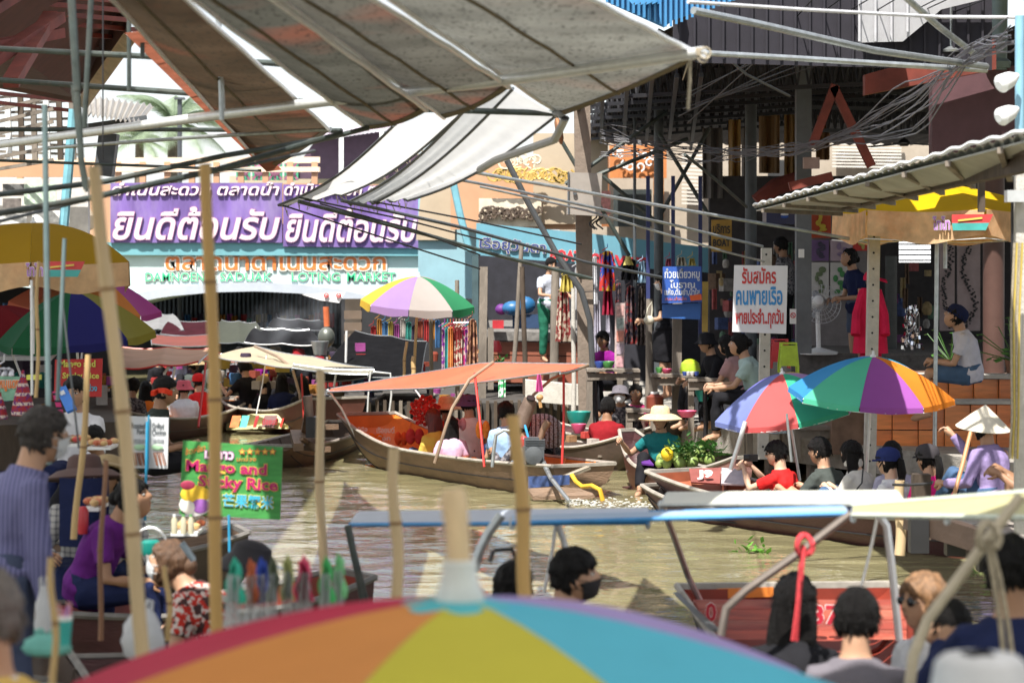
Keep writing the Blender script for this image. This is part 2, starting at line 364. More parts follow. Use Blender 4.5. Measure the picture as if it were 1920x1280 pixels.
    if pants:
        q = MB(); torso(q, [(-.11, .11, .09), (-.04, .15, .115), (.02, .165, .118), (.08, .15, .108)], .022)
        for sg, hp, kn, an in legs:
            if leg == 'skirt' and pose == 'stand': continue
            e = kn if leg == 'long' else hp.lerp(kn, .8)
            q.tube([hp, hp.lerp(kn, .3)]+([kn, kn.lerp(an, .4), kn.lerp(an, .93)] if leg == 'long' else [e]), [.112, .100]+([.074, .070, .055] if leg == 'long' else [.088]), 10)
        if leg == 'skirt' and pose == 'stand': q.lathe(V((0, 0, 0)), [(.18, -.45), (.19, -.3), (.19, -.05)], 14)
        vs, fs = remeshed(q, vx*1.1, 2); g = MB()
        for i, v in enumerate(vs):
            k = noise.noise(V((v.x*11, v.y*11, v.z*9)))*.014; vs[i] = v+V((k, k, k*.3))
        g.add(vs, fs); put(g, 'trousers' if leg == 'long' else ('shorts' if leg == 'short' else 'skirt'), pants, 80)
    hm = hm or M_HAIR
    if hair and hair != 'bald':
        q = MB(); nu, nv = (54, 30) if det else (34, 22); vs = []; 
        for i in range(nv+1):
            t = math.pi*i/nv
            for j in range(nu):
                a = 2*math.pi*j/nu; dx, dy, dz = math.sin(t)*math.cos(a), math.sin(t)*math.sin(a), math.cos(t)
                p = head_pt(dx, min(dy, .9), dz); line = .40-.30*abs(dx)+.07*math.sin(dx*23+head[0])
                vis = dz > line or dy < (.22 if dz > -.1 else .05) and dz > (-.42+.14*math.sin(dx*19+sc*40) if hair == 'short' else -.75) or (hair == 'long' and dy < .45 and abs(dx) > .62 and dz > -.9)
                th = .015+.010*noise.noise(V((dx*4+head[0], dy*4, dz*4)))+.006*noise.noise(V((dx*16, dy*16, dz*4+head[0])))+(.010 if dz > .3 else 0)
                k = 1+th/max(p.length, .01) if vis else .90
                vs.append(C+Q@(p*k))
        fs = [(i*nu+j, (i+1)*nu+j, (i+1)*nu+(j+1) % nu, i*nu+(j+1) % nu) for i in range(nv) for j in range(nu)]
        q.add(vs, fs)
        if hair in ('long', 'pony', 'bun'):
            if hair == 'bun': q.sph(C+Q@V((0, -.105, .06)), (.045, .04, .045), 12, 8)
            elif hair == 'pony':
                q.tube([C+Q@V((0, -.09, .045)), C+Q@V((0, -.135, .02)), C+Q@V((.005, -.15, -.08)), C+Q@V((.0, -.13, -.22)), C+Q@V((.01, -.12, -.32))], [.022, .032, .036, .028, .006], 10)
            else:
                n = 16; k = len(q.v)
                for z, rx, ry, yy in ((.02, .092, .075, -.035), (-.06, .100, .062, -.05), (-.14, .105, .050, -.065), (-.24, .100, .040, -.085), (-.33, .078, .030, -.09), (-.38, .04, .016, -.09)):
                    for j in range(n):
                        a = 2*math.pi*j/n; w_ = 1+.10*math.sin(a*5+z*9); q.v.append(C+Q@V((rx*w_*math.cos(a), yy+ry*w_*math.sin(a), z)))
                fs = [(k+i*n+j, k+(i+1)*n+j, k+(i+1)*n+(j+1) % n, k+i*n+(j+1) % n) for i in range(5) for j in range(n)]
                fs += [tuple(k+j for j in range(n)), tuple(k+5*n+j for j in reversed(range(n)))]; q.f += fs; q.mi += [0]*len(fs)
        if det:
            r2 = random.Random(int(head[0])); nk = 90 if hair != 'bun' else 50
            for k in range(nk):
                a = r2.uniform(0, 6.283); t = r2.uniform(.15, 1.75); dx, dy, dz = math.sin(t)*math.cos(a), math.sin(t)*math.sin(a), math.cos(t)
                if dy > .35 and dz < .45 or dz < -.3: continue
                p = head_pt(dx, min(dy, .9), dz); nrm = p.normalized(); dn = V((dx*.2+r2.uniform(-.3, .3), (.5 if dy > 0 else -.25), -.9)); dn = (dn-nrm*dn.dot(nrm)*.85).normalized(); L = r2.uniform(.03, .06)
                q.tube([C+Q@(p*1.06), C+Q@(p*1.15+dn*L*.5), C+Q@(p*1.15+dn*L+nrm*r2.uniform(-.004, .008))], [.007, .006, .0008], 4, cap=False)
        put(q, 'hair', hm, 70)
    def hp_(q): return C+Q@V(q)
    if hat:
        kind, m1 = hat[0], hat[1]; q = MB()
        if kind == 'cap':
            q.lathe(hp_((0, -.006, .030)), [(.103, -.01), (.105, .03), (.096, .072), (.068, .100), (.02, .114), (.001, .115)], 22, 0, Q@Matrix.Diagonal(V((.92, 1.12, 1))))
            vs = [hp_((.07*math.sin(a)*1.05, .07+.085*math.cos(a)*.95, .035-.012*math.cos(a)-.016*abs(math.sin(a)))) for a in [R(-90+i*18) for i in range(11)]]
            q.slab(vs, .006, off=Q@Z)
        elif kind == 'cone':
            q.lathe(hp_((0, 0, .055)), [(.235, -.055), (.237, -.050), (.12, .055), (.004, .150), (.001, .148), (.11, .045), (.230, -.055)], 28, 0, Q, cap=False)
        elif kind == 'wide':
            q.lathe(hp_((0, 0, .055)), [(.24, -.055), (.245, -.045), (.17, .0), (.112, .012), (.10, .08), (.07, .10), (.001, .102), (.001, .096), (.09, .07), (.10, .0), (.24, -.058)], 28, 0, Q, cap=False)
        elif kind == 'bucket':
            q.lathe(hp_((0, 0, .03)), [(.155, -.035), (.158, -.030), (.11, .015), (.098, .085), (.08, .10), (.001, .104), (.001, .098), (.10, .01), (.153, -.038)], 24, 0, Q, cap=False)
        put(q, 'hat' if kind != 'cap' else 'cap', m1, 50)
        if len(hat) > 2:
            q = MB(); q.lathe(hp_((0, 0, .062)), [(.1125, -.006), (.1115, .012), (.110, .016)], 24, 0, Q, cap=False) if kind != 'cap' else q.box(hp_((0, .108, .055)), (.03, .008, .03), M=Q)
            put(q, 'band' if kind != 'cap' else 'badge', hat[2], 50)
    if mask:
        q = MB(); nu = 12; vs = []
        for i in range(7):
            dz = -.18-.72*i/6
            for j in range(nu+1):
                a = R(90-72+144*j/nu); r = math.sqrt(max(0, 1-dz*dz)); p = head_pt(r*math.cos(a), r*math.sin(a), dz)
                k = .008+.012*math.exp(-((a-math.pi/2)/.5)**2); vs.append(C+Q@(p+V((math.cos(a), math.sin(a), 0))*k))
        q.add(vs, [(i*(nu+1)+j, i*(nu+1)+j+1, (i+1)*(nu+1)+j+1, (i+1)*(nu+1)+j) for i in range(6) for j in range(nu)])
        for sg in (-1, 1):
            q.tube([hp_((sg*.07, .06, -.02)), hp_((sg*.085, -.01, .005)), hp_((sg*.084, -.03, -.01))], .0018, 4); q.tube([hp_((sg*.06, .055, -.07)), hp_((sg*.082, -.005, -.035)), hp_((sg*.084, -.03, -.01))], .0018, 4)
        put(q, 'face_mask', mask, 60)
    if glasses:
        q = MB()
        for sg in (-1, 1):
            q.sph(hp_((sg*.033, .097, .004)), (.026, .004, .020), 12, 6, 0, Q); q.tube([hp_((sg*.058, .092, .008)), hp_((sg*.084, .0, .008))], .002, 4)
        q.tube([hp_((-.01, .099, .008)), hp_((.01, .099, .008))], .002, 4); put(q, 'glasses', glasses, 40)
    root['_c'] = 0; del root['_c']
    T = lambda q: base+M3@(V(q)*sc)
    return root, dict(T=T, C=T(C), wr=[T(a[3]) for a in arms], M=M3, Q=M3@Q, base=base, put=put, hp=hp_, top=T(top))
# ---------------------------------------------------------------- shared materials
WOOD = mat('weathered wood', (.20,.17,.14), .85, var=.35, scale=5, bump=.6, bscale=30, stretch=(1,1,.25), dirt=.4)
WOODD = mat('dark wood', (.07,.05,.035), .8, var=.35, scale=6, bump=.5, bscale=25, stretch=(1,1,.3))
BAMB = mat('bamboo', (.50,.34,.15), .45, var=.22, scale=9, bump=.2, bscale=40, stretch=(1,1,.12), dirt=.25, dcol=(.2,.11,.04))
BAMBP = mat('pale bamboo', (.55,.41,.24), .5, var=.2, scale=9, bump=.2, bscale=40, stretch=(1,1,.12), dirt=.25, dcol=(.25,.2,.14))
BAMBJ = mat('bamboo joint', (.22,.12,.05), .6, var=.3)
STEEL = mat('galvanised steel', (.42,.45,.46), .38, .75, var=.2, scale=14, dirt=.3, dcol=(.2,.16,.13))
STEELW = mat('pale steel tube', (.72,.73,.73), .35, .35, var=.1, scale=12)
PIPED = mat('dark painted pipe', (.05,.065,.06), .5, .2, var=.4, scale=10, dirt=.4, dcol=(.14,.10,.07))
DKST = mat('dark grey steel column', (.085,.095,.105), .55, .2, var=.2, scale=4, dirt=.3)
CONC = mat('concrete', (.34,.32,.29), .9, var=.25, scale=7, bump=.7, bscale=60, dirt=.55, dcol=(.12,.10,.08))
CONCP = mat('pale concrete post', (.48,.46,.42), .9, var=.14, scale=9, bump=.4, bscale=60, dirt=.3, dcol=(.22,.2,.17))
BLACK = mat('black rubber', (.015,.015,.017), .5, var=.3)
ROPE = mat('rope', (.35,.30,.22), .9, var=.3, scale=60)
WHITE = mat('white paint', (.74,.74,.72), .5, var=.06, dirt=.15, dcol=(.4,.38,.34))
PLW = mat('white plastic', (.75,.76,.76), .4, var=.05)
# ---------------------------------------------------------------- water and ground
def water_mat():
    m = bpy.data.materials.new('muddy canal water'); m.use_nodes = True; n = m.node_tree.nodes; l = m.node_tree.links; b = n['Principled BSDF']
    tc = n.new('ShaderNodeTexCoord'); nz = n.new('ShaderNodeTexNoise'); nz.inputs['Scale'].default_value = .5; nz.inputs['Detail'].default_value = 3; l.new(tc.outputs['Object'], nz.inputs['Vector'])
    cr = n.new('ShaderNodeValToRGB'); e = cr.color_ramp.elements; e[0].position = .35; e[0].color = (.18,.165,.085,1); e[1].position = .65; e[1].color = (.24,.215,.12,1)
    l.new(nz.outputs[0], cr.inputs[0]); l.new(cr.outputs[0], b.inputs['Base Color']); b.inputs['Roughness'].default_value = .06; b.inputs['IOR'].default_value = 1.33
    mp = n.new('ShaderNodeMapping'); mp.inputs['Scale'].default_value = (2.2, 4.4, 1); mp.inputs['Rotation'].default_value = (0, 0, .12); l.new(tc.outputs['Object'], mp.inputs[0])
    w1 = n.new('ShaderNodeTexNoise'); w1.inputs['Scale'].default_value = 1.6; w1.inputs['Detail'].default_value = 3; w1.inputs['Distortion'].default_value = .6; l.new(mp.outputs[0], w1.inputs['Vector'])
    bp = n.new('ShaderNodeBump'); bp.inputs['Strength'].default_value = .20; bp.inputs['Distance'].default_value = .05; l.new(w1.outputs[0], bp.inputs['Height'])
    l.new(bp.outputs[0], b.inputs['Normal']); return m
g = MB()
def wave(x, y):
    n = noise.noise
    return .016*n(V((x*1.5, y*2.6, 0)))+.010*n(V((x*3.2+5, y*6.5, 3)))+.0045*n(V((x*7, y*16, 7)))
nx, ny = 130, 420; ys = [12+46*(j/ny)**1.35 for j in range(ny+1)]
g.add([(lambda x, y: (x, y, wave(x, y)))((i/nx-.5)*2*(3.0+y*.17), y) for y in ys for i in range(nx+1)], [(j*(nx+1)+i, j*(nx+1)+i+1, (j+1)*(nx+1)+i+1, (j+1)*(nx+1)+i) for j in range(ny) for i in range(nx)])
x0 = 3.0+12*.17; x1 = 3.0+58*.17
g.add([(-60,-20,0),(60,-20,0),(60,12,0),(x0,12,0),(-x0,12,0),(-60,12,0),(60,58,0),(x1,58,0),(-x1,58,0),(-60,58,0),(60,90,0),(-60,90,0)], [(0,1,2,5),(2,6,7,3),(4,8,9,5),(9,6,10,11)])
WATER = water_mat(); struct(g.build('water', WATER, smooth=180, loc=(0,0,0)))
g = MB(); g.box((0, 0, -1.3), (1600, 1600, .2)); struct(g.build('canal_bed', mat('canal mud', (.06,.05,.03), .9)))
g = MB(); g.box((0, 440, -.1), (1500, 700, 1.4)); struct(g.build('ground', mat('bare earth ground', (.20,.16,.11), .95, scale=.4, var=.3)))
# ---------------------------------------------------------------- bridge
BT = mat('pale aqua bridge paint', (.52,.66,.66), .7, var=.05, scale=2, bump=.15, dirt=.25, dcol=(.34,.40,.40))
BTE = mat('teal bridge paint', (.14,.35,.40), .7, var=.1, scale=3, dirt=.3, dcol=(.08,.12,.12))
PEACH = mat('peach painted wall', (.50,.29,.17), .8, var=.08, scale=2, dirt=.3, dcol=(.40,.26,.18)); CREAM = mat('cream painted wall', (.44,.36,.26), .8, var=.08, scale=2, dirt=.2, dcol=(.35,.28,.2))
DB = 48.0
br = thing('bridge', 'aqua painted arch bridge across the canal carrying the market name letters', 'bridge', P(400, 600, DB+2))
top = [(-120, 458), (0, 456), (200, 455), (500, 456), (800, 460), (925, 462)]
bot = [(-120, 650), (60, 622), (150, 596), (230, 572), (310, 556), (400, 548), (480, 546), (560, 550), (640, 560), (700, 574), (760, 598), (820, 640), (925, 700)]
def bandmesh(up, lo, d, t):
    g = MB(); N = 40; xs = [up[0][0]+(up[-1][0]-up[0][0])*i/N for i in range(N+1)]
    def at(c, x):
        for (a, b), (c2, e) in zip(c, c[1:]):
            if a <= x <= c2: return b+(e-b)*(x-a)/(c2-a)
        return c[-1][1]
    for x, x2 in zip(xs, xs[1:]):
        q = [P(x, at(lo, x), d), P(x2, at(lo, x2), d), P(x2, at(up, x2), d), P(x, at(up, x), d)]
        q += [p+V((0, t, 0)) for p in q]; g.add(q, [(0,1,2,3),(7,6,5,4),(3,2,6,7),(1,0,4,5)])
    return g
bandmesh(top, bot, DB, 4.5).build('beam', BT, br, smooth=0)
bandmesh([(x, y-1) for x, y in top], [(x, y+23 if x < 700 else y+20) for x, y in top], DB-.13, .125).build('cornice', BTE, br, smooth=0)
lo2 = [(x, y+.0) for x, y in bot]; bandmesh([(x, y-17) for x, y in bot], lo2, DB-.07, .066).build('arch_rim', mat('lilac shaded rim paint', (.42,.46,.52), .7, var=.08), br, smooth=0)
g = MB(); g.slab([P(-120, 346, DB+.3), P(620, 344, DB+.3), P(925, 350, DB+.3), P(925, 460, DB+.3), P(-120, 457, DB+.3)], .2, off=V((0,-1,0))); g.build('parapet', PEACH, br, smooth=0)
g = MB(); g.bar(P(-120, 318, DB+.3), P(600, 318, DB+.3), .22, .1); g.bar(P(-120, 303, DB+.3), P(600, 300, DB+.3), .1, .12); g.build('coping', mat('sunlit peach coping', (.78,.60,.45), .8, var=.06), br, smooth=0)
for x in range(-100, 600, 46):
    g = MB(); g.bar(P(x, 346, DB+.3), P(x, 304, DB+.3), .12, .12); g.build('baluster', PEACH, br, smooth=0)
for (x, y, s) in ((145, 428, 40), (873, 462, 38)):
    g = MB(); h = px(s, DB-.6); c = P(x, y, DB-.6)
    g.lathe(c-V((0,0,.6)), [(h*.42, 0), (h*.42, .52), (h*.8, .60), (h*.82, .85), (h*.55, 1.02), (.01, 1.04)], 6); g.build('lamp_post_cap', CREAM, br, smooth=0)
PUR = mat('purple painted banner board', (.155,.095,.31), .7, var=.35, scale=2.5, dirt=.6, dcol=(.33,.27,.42), stretch=(1,1,.3))
PINKW = mat('pinkish white letter', (.78,.66,.70), .5, var=.12, scale=5); LETO = mat('pink letter shade', (.42,.22,.36), .6)
for i, (x0, x1, ya, yb) in enumerate(((207, 529, 343, 455), (531, 786, 346, 462))):
    b = thing('banner_board', ['wide purple banner on the left half of the bridge with white Thai lettering', 'shorter purple banner on the right half of the bridge with white Thai lettering'][i], 'banner', P((x0+x1)/2, yb, DB-.3), 'purple banner boards on the bridge')
    g = MB(); g.slab([P(x0, ya, DB-.2), P(x0, yb, DB-.2), P(x1, yb+3*i, DB-.2), P(x1, ya+3*i, DB-.2)], .06, off=V((0,-1,0))); g.build('board', PUR, b, smooth=0)
    w = px(x1-x0-8, DB)
    lettering('ยินดีต้อนรับ', P(x0+4, 451+4*i, DB-.215), w, px(64, DB), PINKW, b, .04, outline=LETO, ow=.02, bold=.012, shear=.25)
    lettering('ดำเนินสะดวก ตลาดน้ำ', P(x0+2, 367, DB-.215), w, px(26, DB), PINKW, b, .04, outline=LETO, ow=.015, bold=.012, shear=.25)
OR = mat('orange sign letter', (.72,.20,.05), .5, var=.1); GR = mat('green sign letter', (.05,.55,.27), .5, var=.15)
lettering('ตลาดน้ำดำเนินสะดวก', P(308, 509, DB-.012), px(418, DB), px(42, DB), OR, br, .03, outline=mat('white letter edge', (.8,.76,.70), .5), ow=.05, bold=.02)
for t, x, w in (('DAMNOEN', 272, 112), ('SADUAK', 412, 100), ('LOTING', 546, 92), ('MARKET', 650, 92)):
    lettering(t, P(x, 528, DB-.012), px(w, DB), px(18, DB), GR, br, .02, outline=mat('white letter edge', (.8,.8,.8)), ow=.03, bold=.01)
# right abutment wall
ab = MB(); ab.slab([P(784, 345, DB-1), P(893, 420, DB-1), P(893, 705, DB-1), P(784, 705, DB-1)], 2.0, off=V((0,-1,0)))
tag(ab.build('abutment_wall', mat('light blue abutment paint', (.25,.43,.50), .75, var=.08, scale=2, dirt=.3, dcol=(.16,.22,.24)), smooth=0), 'light blue end wall of the bridge beside the dark shop opening', 'wall')
g = MB(); g.slab([P(791, 345, DB-1.1), P(853, 345, DB-1.1), P(853, 450, DB-1.1), P(780, 450, DB-1.1)], .3, off=V((0,-1,0)))
tag(g.build('stair_wall', CREAM, smooth=0), 'beige stair wall right of the purple banners', 'wall')
# ---------------------------------------------------------------- behind the bridge arch: far shop row in shade
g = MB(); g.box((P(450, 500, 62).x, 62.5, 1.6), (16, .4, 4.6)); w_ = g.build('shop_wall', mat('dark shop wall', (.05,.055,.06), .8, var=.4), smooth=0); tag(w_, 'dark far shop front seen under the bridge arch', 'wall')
g = MB(); g.box((P(450, 500, 57).x, 58.5, 2.45), (18, 8.5, .1)); tag(g.build('shop_shade_slab', mat('dark shade slab', (.03,.03,.035), .9), smooth=0), 'unseen dark slab added behind the bridge to shade the far shops', 'roof')  # slab hidden behind the bridge, added to keep sun off the shop front
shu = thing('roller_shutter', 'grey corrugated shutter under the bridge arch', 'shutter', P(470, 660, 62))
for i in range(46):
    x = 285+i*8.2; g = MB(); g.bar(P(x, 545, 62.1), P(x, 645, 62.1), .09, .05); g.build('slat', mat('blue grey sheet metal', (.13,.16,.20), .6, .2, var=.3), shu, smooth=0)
GCOL = [(.5,.05,.05),(.55,.25,.05),(.1,.25,.5),(.5,.4,.1),(.45,.1,.35),(.6,.55,.5),(.05,.3,.25),(.08,.06,.1),(.35,.08,.05)]
GM = [cloth('goods %d' % i, tuple(q*.6 for q in c)) for i, c in enumerate(GCOL)]
for i in range(26):
    x = 295+i*13+rnd.uniform(-3, 3); y = 590+rnd.uniform(-6, 8); g = MB(); h = rnd.uniform(14, 34)
    g.sheet(lambda u, v: P(x+u*9, y+v*h, 61.6)+V((0, .05*math.sin(u*9+i), 0)), 4, 4, .02); tag(g.build('hanging_garment', rnd.choice(GM), smooth=60), 'small coloured garment hanging in the far shop under the bridge', 'garment', 'garments in the far shop under the bridge')
# ---------------------------------------------------------------- palm, lamp post, distant roofs
M_LEAF = mat('haze-pale palm frond', (.28,.36,.24), .6, var=.3, trans=.45); M_TRUNK = mat('palm trunk', (.16,.13,.10), .9, var=.3, bump=.6)  # distant haze is mixed into the pale frond colour
def palm(x, y, d, r, label, n=18, grp='palms behind the bridge'):
    c = P(x, y, d); t = thing('palm_tree', label, 'palm tree', V((c.x, c.y, .5)), grp)
    g = MB(); g.tube([V((c.x-.2, c.y, .5)), V((c.x-.05, c.y, c.z*.5)), c], [.22, .17, .14], 10); g.build('trunk', M_TRUNK, t)
    for i in range(n):
        a = 2*math.pi*i/n+rnd.uniform(-.15, .15); el = rnd.uniform(-.1, 1.25); L = r*rnd.uniform(.85, 1.1); g = MB(); pts = []
        for k in range(9):
            s = k/8; pts.append(c+V((math.cos(a)*L*s*math.cos(el*(1-s*.5)), math.sin(a)*L*s*math.cos(el*(1-s*.5)), L*(s*math.sin(el)-.55*s*s))))
        g.tube(pts, [.035*(1-.8*k/8) for k in range(9)], 4)
        for k in range(1, 33):
            s = k/33; i0 = min(7, int(s*8)); f = s*8-i0; p = pts[i0].lerp(pts[i0+1], f); tdir = (pts[i0+1]-pts[i0]).normalized(); sd = tdir.cross(V((0,0,1))); sd = sd.normalized() if sd.length > .01 else V((1,0,0))
            for sg in (-1, 1):
                ln = r*.26*math.sin(math.pi*min(1, s*.85+.12)); q = p+(sd*sg*.8+tdir*.5+V((0,0,-.45)))*ln; w = tdir*.035
                g.add([p-w, p+w, q], [(0,1,2)])
        g.build('frond', M_LEAF, t, smooth=0)
palm(325, 232, 66, 2.1, 'tall hazy coconut palm in the white sky gap above the bridge')
palm(262, 262, 78, 1.5, 'lower pale palm left of the tall palm above the bridge', 12)
g = MB(); c = P(337, 185, 60); g.tube([V((c.x, c.y, .5)), c], .06, 8); g.box(c, (.25, .25, .05)); tag(g.build('lamp_post', DKST), 'slim dark post standing in front of the palm crown', 'post')
# gabled shophouse with ornate screen behind the awnings
hs = thing('shophouse', 'peach shophouse with green patterned screen and dark gable behind the awnings', 'building', P(560, 455, 54))
g = MB(); g.slab([P(430, 330, 54), P(430, 460, 54), P(800, 460, 54), P(800, 330, 54)], 3, off=V((0,-1,0))); g.build('wall', CREAM, hs, smooth=0)
g = MB(); g.slab([P(420, 205, 53.6), P(420, 215, 53.6), P(880, 240, 53.6), P(880, 225, 53.6), P(610, 190, 53.6)], .4, off=V((0,-1,0)))
g = MB(); g.slab([P(540, 335, 53.5), P(590, 265, 53.5), P(720, 245, 53.5), P(800, 300, 53.5), P(800, 335, 53.5)], .2, off=V((0,-1,0))); g.build('gable', mat('dark maroon gable', (.07,.035,.06), .7), hs, smooth=0)
g = MB(); g.bar(P(640, 250, 53), P(640, 330, 53), .1); g.bar(P(716, 245, 53), P(716, 330, 53), .1); g.build('column', WHITE, hs, smooth=0)
rr = MB()
for i in range(22): rr.tube([P(580+i*8, 262-i*1.1, 53), P(586+i*8, 252-i*1.1, 57)], .05, 6)
rr.build('roof_edge', mat('pale lilac roof tile', (.55,.48,.55), .7), hs)
for i in range(4):
    g = MB(); x = 443+i*30; g.slab([P(x, 302, 53.4), P(x, 338, 53.4), P(x+26, 338, 53.4), P(x+26, 302, 53.4)], .06, off=V((0,-1,0))); pn = g.build('panel', mat('green fretwork', (.05,.30,.16), .6, var=.5, scale=18), hs, smooth=0)
    g = MB()
    for a, b in (((x+1,303),(x+25,337)), ((x+25,303),(x+1,337)), ((x+13,303),(x+13,337))): g.bar(P(*a, 53.2), P(*b, 53.2), .05)
    g.lathe(P(x+13, 320, 53.15), [(.10, -.02), (.13, 0), (.10, .02)], 12, 0, Matrix.Rotation(R(90), 3, 'X')); g.build('lattice', mat('maroon lattice', (.25,.08,.14), .6), hs)
# right of it: peach upper storey with gold filigree railings
up = thing('upper_storey', 'peach and cream upper storey with gold scroll railing above the blue fascia', 'building', P(1000, 440, 46))
g = MB(); g.slab([P(845, 300, 46), P(845, 430, 46), P(1090, 430, 46), P(1090, 300, 46)], .3, off=V((0,-1,0))); g.build('wall', PEACH, up, smooth=0)
g = MB(); g.slab([P(1000, 250, 45.9), P(1000, 420, 45.9), P(1140, 420, 45.9), P(1140, 250, 45.9)], .2, off=V((0,-1,0))); g.build('pier', CREAM, up, smooth=0)
GOLD = mat('gold painted scroll', (.62,.42,.12), .45, .2, var=.15); BLK = mat('cream cast screen', (.68,.60,.46), .7)
def scrolls(x0, x1, y0, y1, d, m, parent, nm, n, rr=.16):
    g = MB()
    for i in range(n):
        c = P(x0+(x1-x0)*(i+.5)/n, (y0+y1)/2+rnd.uniform(-.18, .18)*(y1-y0), d); r0 = rr*rnd.uniform(.7, 1.1); s = rnd.choice((-1, 1)); a0 = rnd.uniform(0, 6)
        g.tube([c+V((math.cos(a0+s*t*.62)*r0*(1-t/13), 0, math.sin(a0+s*t*.62)*r0*(1-t/13))) for t in range(11)], .022, 5)
    return g.build(nm, m, parent)
scrolls(925, 1070, 318, 340, 45.5, GOLD, up, 'scroll_railing', 26); scrolls(945, 1010, 292, 312, 45.5, BLK, up, 'scroll_finial', 8, .14)
g = MB(); g.slab([P(898, 372, 45.7), P(898, 425, 45.7), P(1015, 425, 45.7), P(1015, 372, 45.7)], .06, off=V((0,-1,0))); g.build('screen_panel', BLK, up, smooth=0)
scrolls(900, 1012, 378, 422, 45.6, mat('dark screen hole', (.10,.07,.05)), up, 'screen_pattern', 34, .10)
g = MB(); g.tube([P(845, 320, 45), P(862, 400, 45), P(880, 470, 45)], .07, 8); tag(g.build('drain_pipe', mat('light blue pipe', (.18,.42,.50), .5)), 'light blue slanting pipe on the wall beside the bridge end', 'pipe')
# ---------------------------------------------------------------- top left: red timber roof and pavilions
REDW = mat('red painted timber', (.17,.032,.02), .7, var=.35, scale=4, dirt=.3, dcol=(.12,.03,.02)); REDD = mat('dark red board', (.075,.02,.015), .7, var=.35, scale=4)
rf = thing('market_roof', 'dark red timber roof underside with cream fascia at the upper left', 'roof', P(60, 250, 26))
A, B_, C_, D_ = P(-150, -80, 14), P(285, -80, 24), P(232, 70, 27), P(135, 195, 33)
g = MB(); g.slab([P(-200, -60, 17), P(262, -60, 26), P(240, 60, 27.5), P(140, 192, 32), P(-200, 130, 32)], .05, off=V((0,0,-1))); g.build('deck', REDD, rf, smooth=0)
for i in range(15):
    y0 = -55+i*17; d0 = 18+i; xr = 255-(max(0, y0+22-60))*.74; g = MB(); g.bar(P(-200, y0-12, d0), P(xr, y0+26, d0+5), .07, .05); g.build('batten', REDW, rf, smooth=0)
for a, b in (((-40, 130), (110, 32)), ((-60, 45), (60, -30)), ((20, 155), (95, 30)), ((-80, 100), (110, 62))):
    g = MB(); g.bar(P(*a, 20), P(*b, 22), .13, .09); g.build('rafter', REDW, rf, smooth=0)
g = MB(); g.slab([P(232, 62, 27), P(252, 78, 27), P(160, 205, 31.5), P(140, 195, 31.5)], .06, off=V((0,-1,0))); g.build('fascia', mat('cream fascia', (.60,.48,.36), .7, dirt=.3), rf, smooth=0)
def corr(A, B, C, D, n, amp, m, name, parent=None):
    """corrugated sheet over quad A-B-C-D, ridges running A to B"""
    A, B, C, D = map(V, (A, B, C, D)); up_ = (B-A).cross(D-A).normalized(); k = n*4
    g = MB(); g.sheet(lambda u, v: A.lerp(D, v).lerp(B.lerp(C, v), u)+up_*amp*math.sin(v*n*2*math.pi), 1, k, .004); return g.build(name, m, parent, smooth=60)
TIN = mat('old tin sheet', (.38,.36,.33), .6, .3, var=.2, scale=4, dirt=.4, dcol=(.18,.13,.10))
pv = thing('tin_awning', 'weathered corrugated tin eave below the red roof left of the palm', 'awning', P(220, 240, 36))
corr(P(150, 178, 38), P(160, 215, 31), P(262, 232, 31), P(290, 198, 38), 12, .03, TIN, 'sheet', pv)
g = MB(); g.bar(P(150, 240, 32), P(275, 222, 32), .08); g.build('beam', DKST, pv, smooth=0); g = MB(); g.bar(P(195, 330, 33), P(205, 250, 33), .25); g.build('bracket', DKST, pv, smooth=0)
# left pavilion clutter in the light: trusses, blue pipe, parapets and signs
pl = thing('left_pavilion', 'cluttered pavilion of thin rafters and pale walls at the left edge', 'building', P(60, 420, 40))
g = MB(); g.slab([P(-60, 335, 40), P(-60, 470, 40), P(165, 470, 40), P(165, 335, 40)], .2, off=V((0,-1,0))); g.build('wall', mat('pale wall', (.60,.58,.55), .8, dirt=.3, dcol=(.3,.3,.3)), pl, smooth=0)
g = MB(); g.slab([P(-60, 300, 39.5), P(-60, 332, 39.5), P(170, 332, 39.5), P(170, 304, 39.5)], .1, off=V((0,-1,0))); g.build('parapet', PEACH, pl, smooth=0)
for i in range(9):
    g = MB(); y = 185+i*14; g.bar(P(-30, y, 36+i*.4), P(150, y-14+i*3, 38), .05, .04); g.build('rafter', WOOD, pl, smooth=0)
for i in range(7):
    g = MB(); x = -10+i*24; g.bar(P(x, 180, 37), P(x+4, 300, 37), .08); g.build('stud', [WOOD, WHITE, WOODD][i % 3], pl, smooth=0)
for i in range(6): 
    g = MB(); g.bar(P(-20, 210+i*22, 35.5), P(100, 180+i*24, 35.5), .05); g.build('brace', WOOD, pl, smooth=0)
g = MB(); g.tube([P(138, 205, 34), P(118, 440, 34)], .07, 8); g.build('blue_pipe', mat('light blue pipe', (.18,.42,.50), .5), pl)
for (x, y, w, h, c) in ((5, 345, 40, 22, (.12,.12,.12)), (5, 372, 34, 18, (.15,.13,.12)), (45, 345, 60, 40, (.5,.62,.5)), (60, 395, 70, 22, (.7,.7,.68)), (0, 400, 50, 20, (.66,.66,.64))):
    g = MB(); g.slab([P(x, y, 39), P(x, y+h, 39), P(x+w, y+h, 39), P(x+w, y, 39)], .03, off=V((0,-1,0))); g.build('wall_sign', mat('sign tone %d%d' % (x, y), c, .6, var=.4, scale=12), pl, smooth=0)
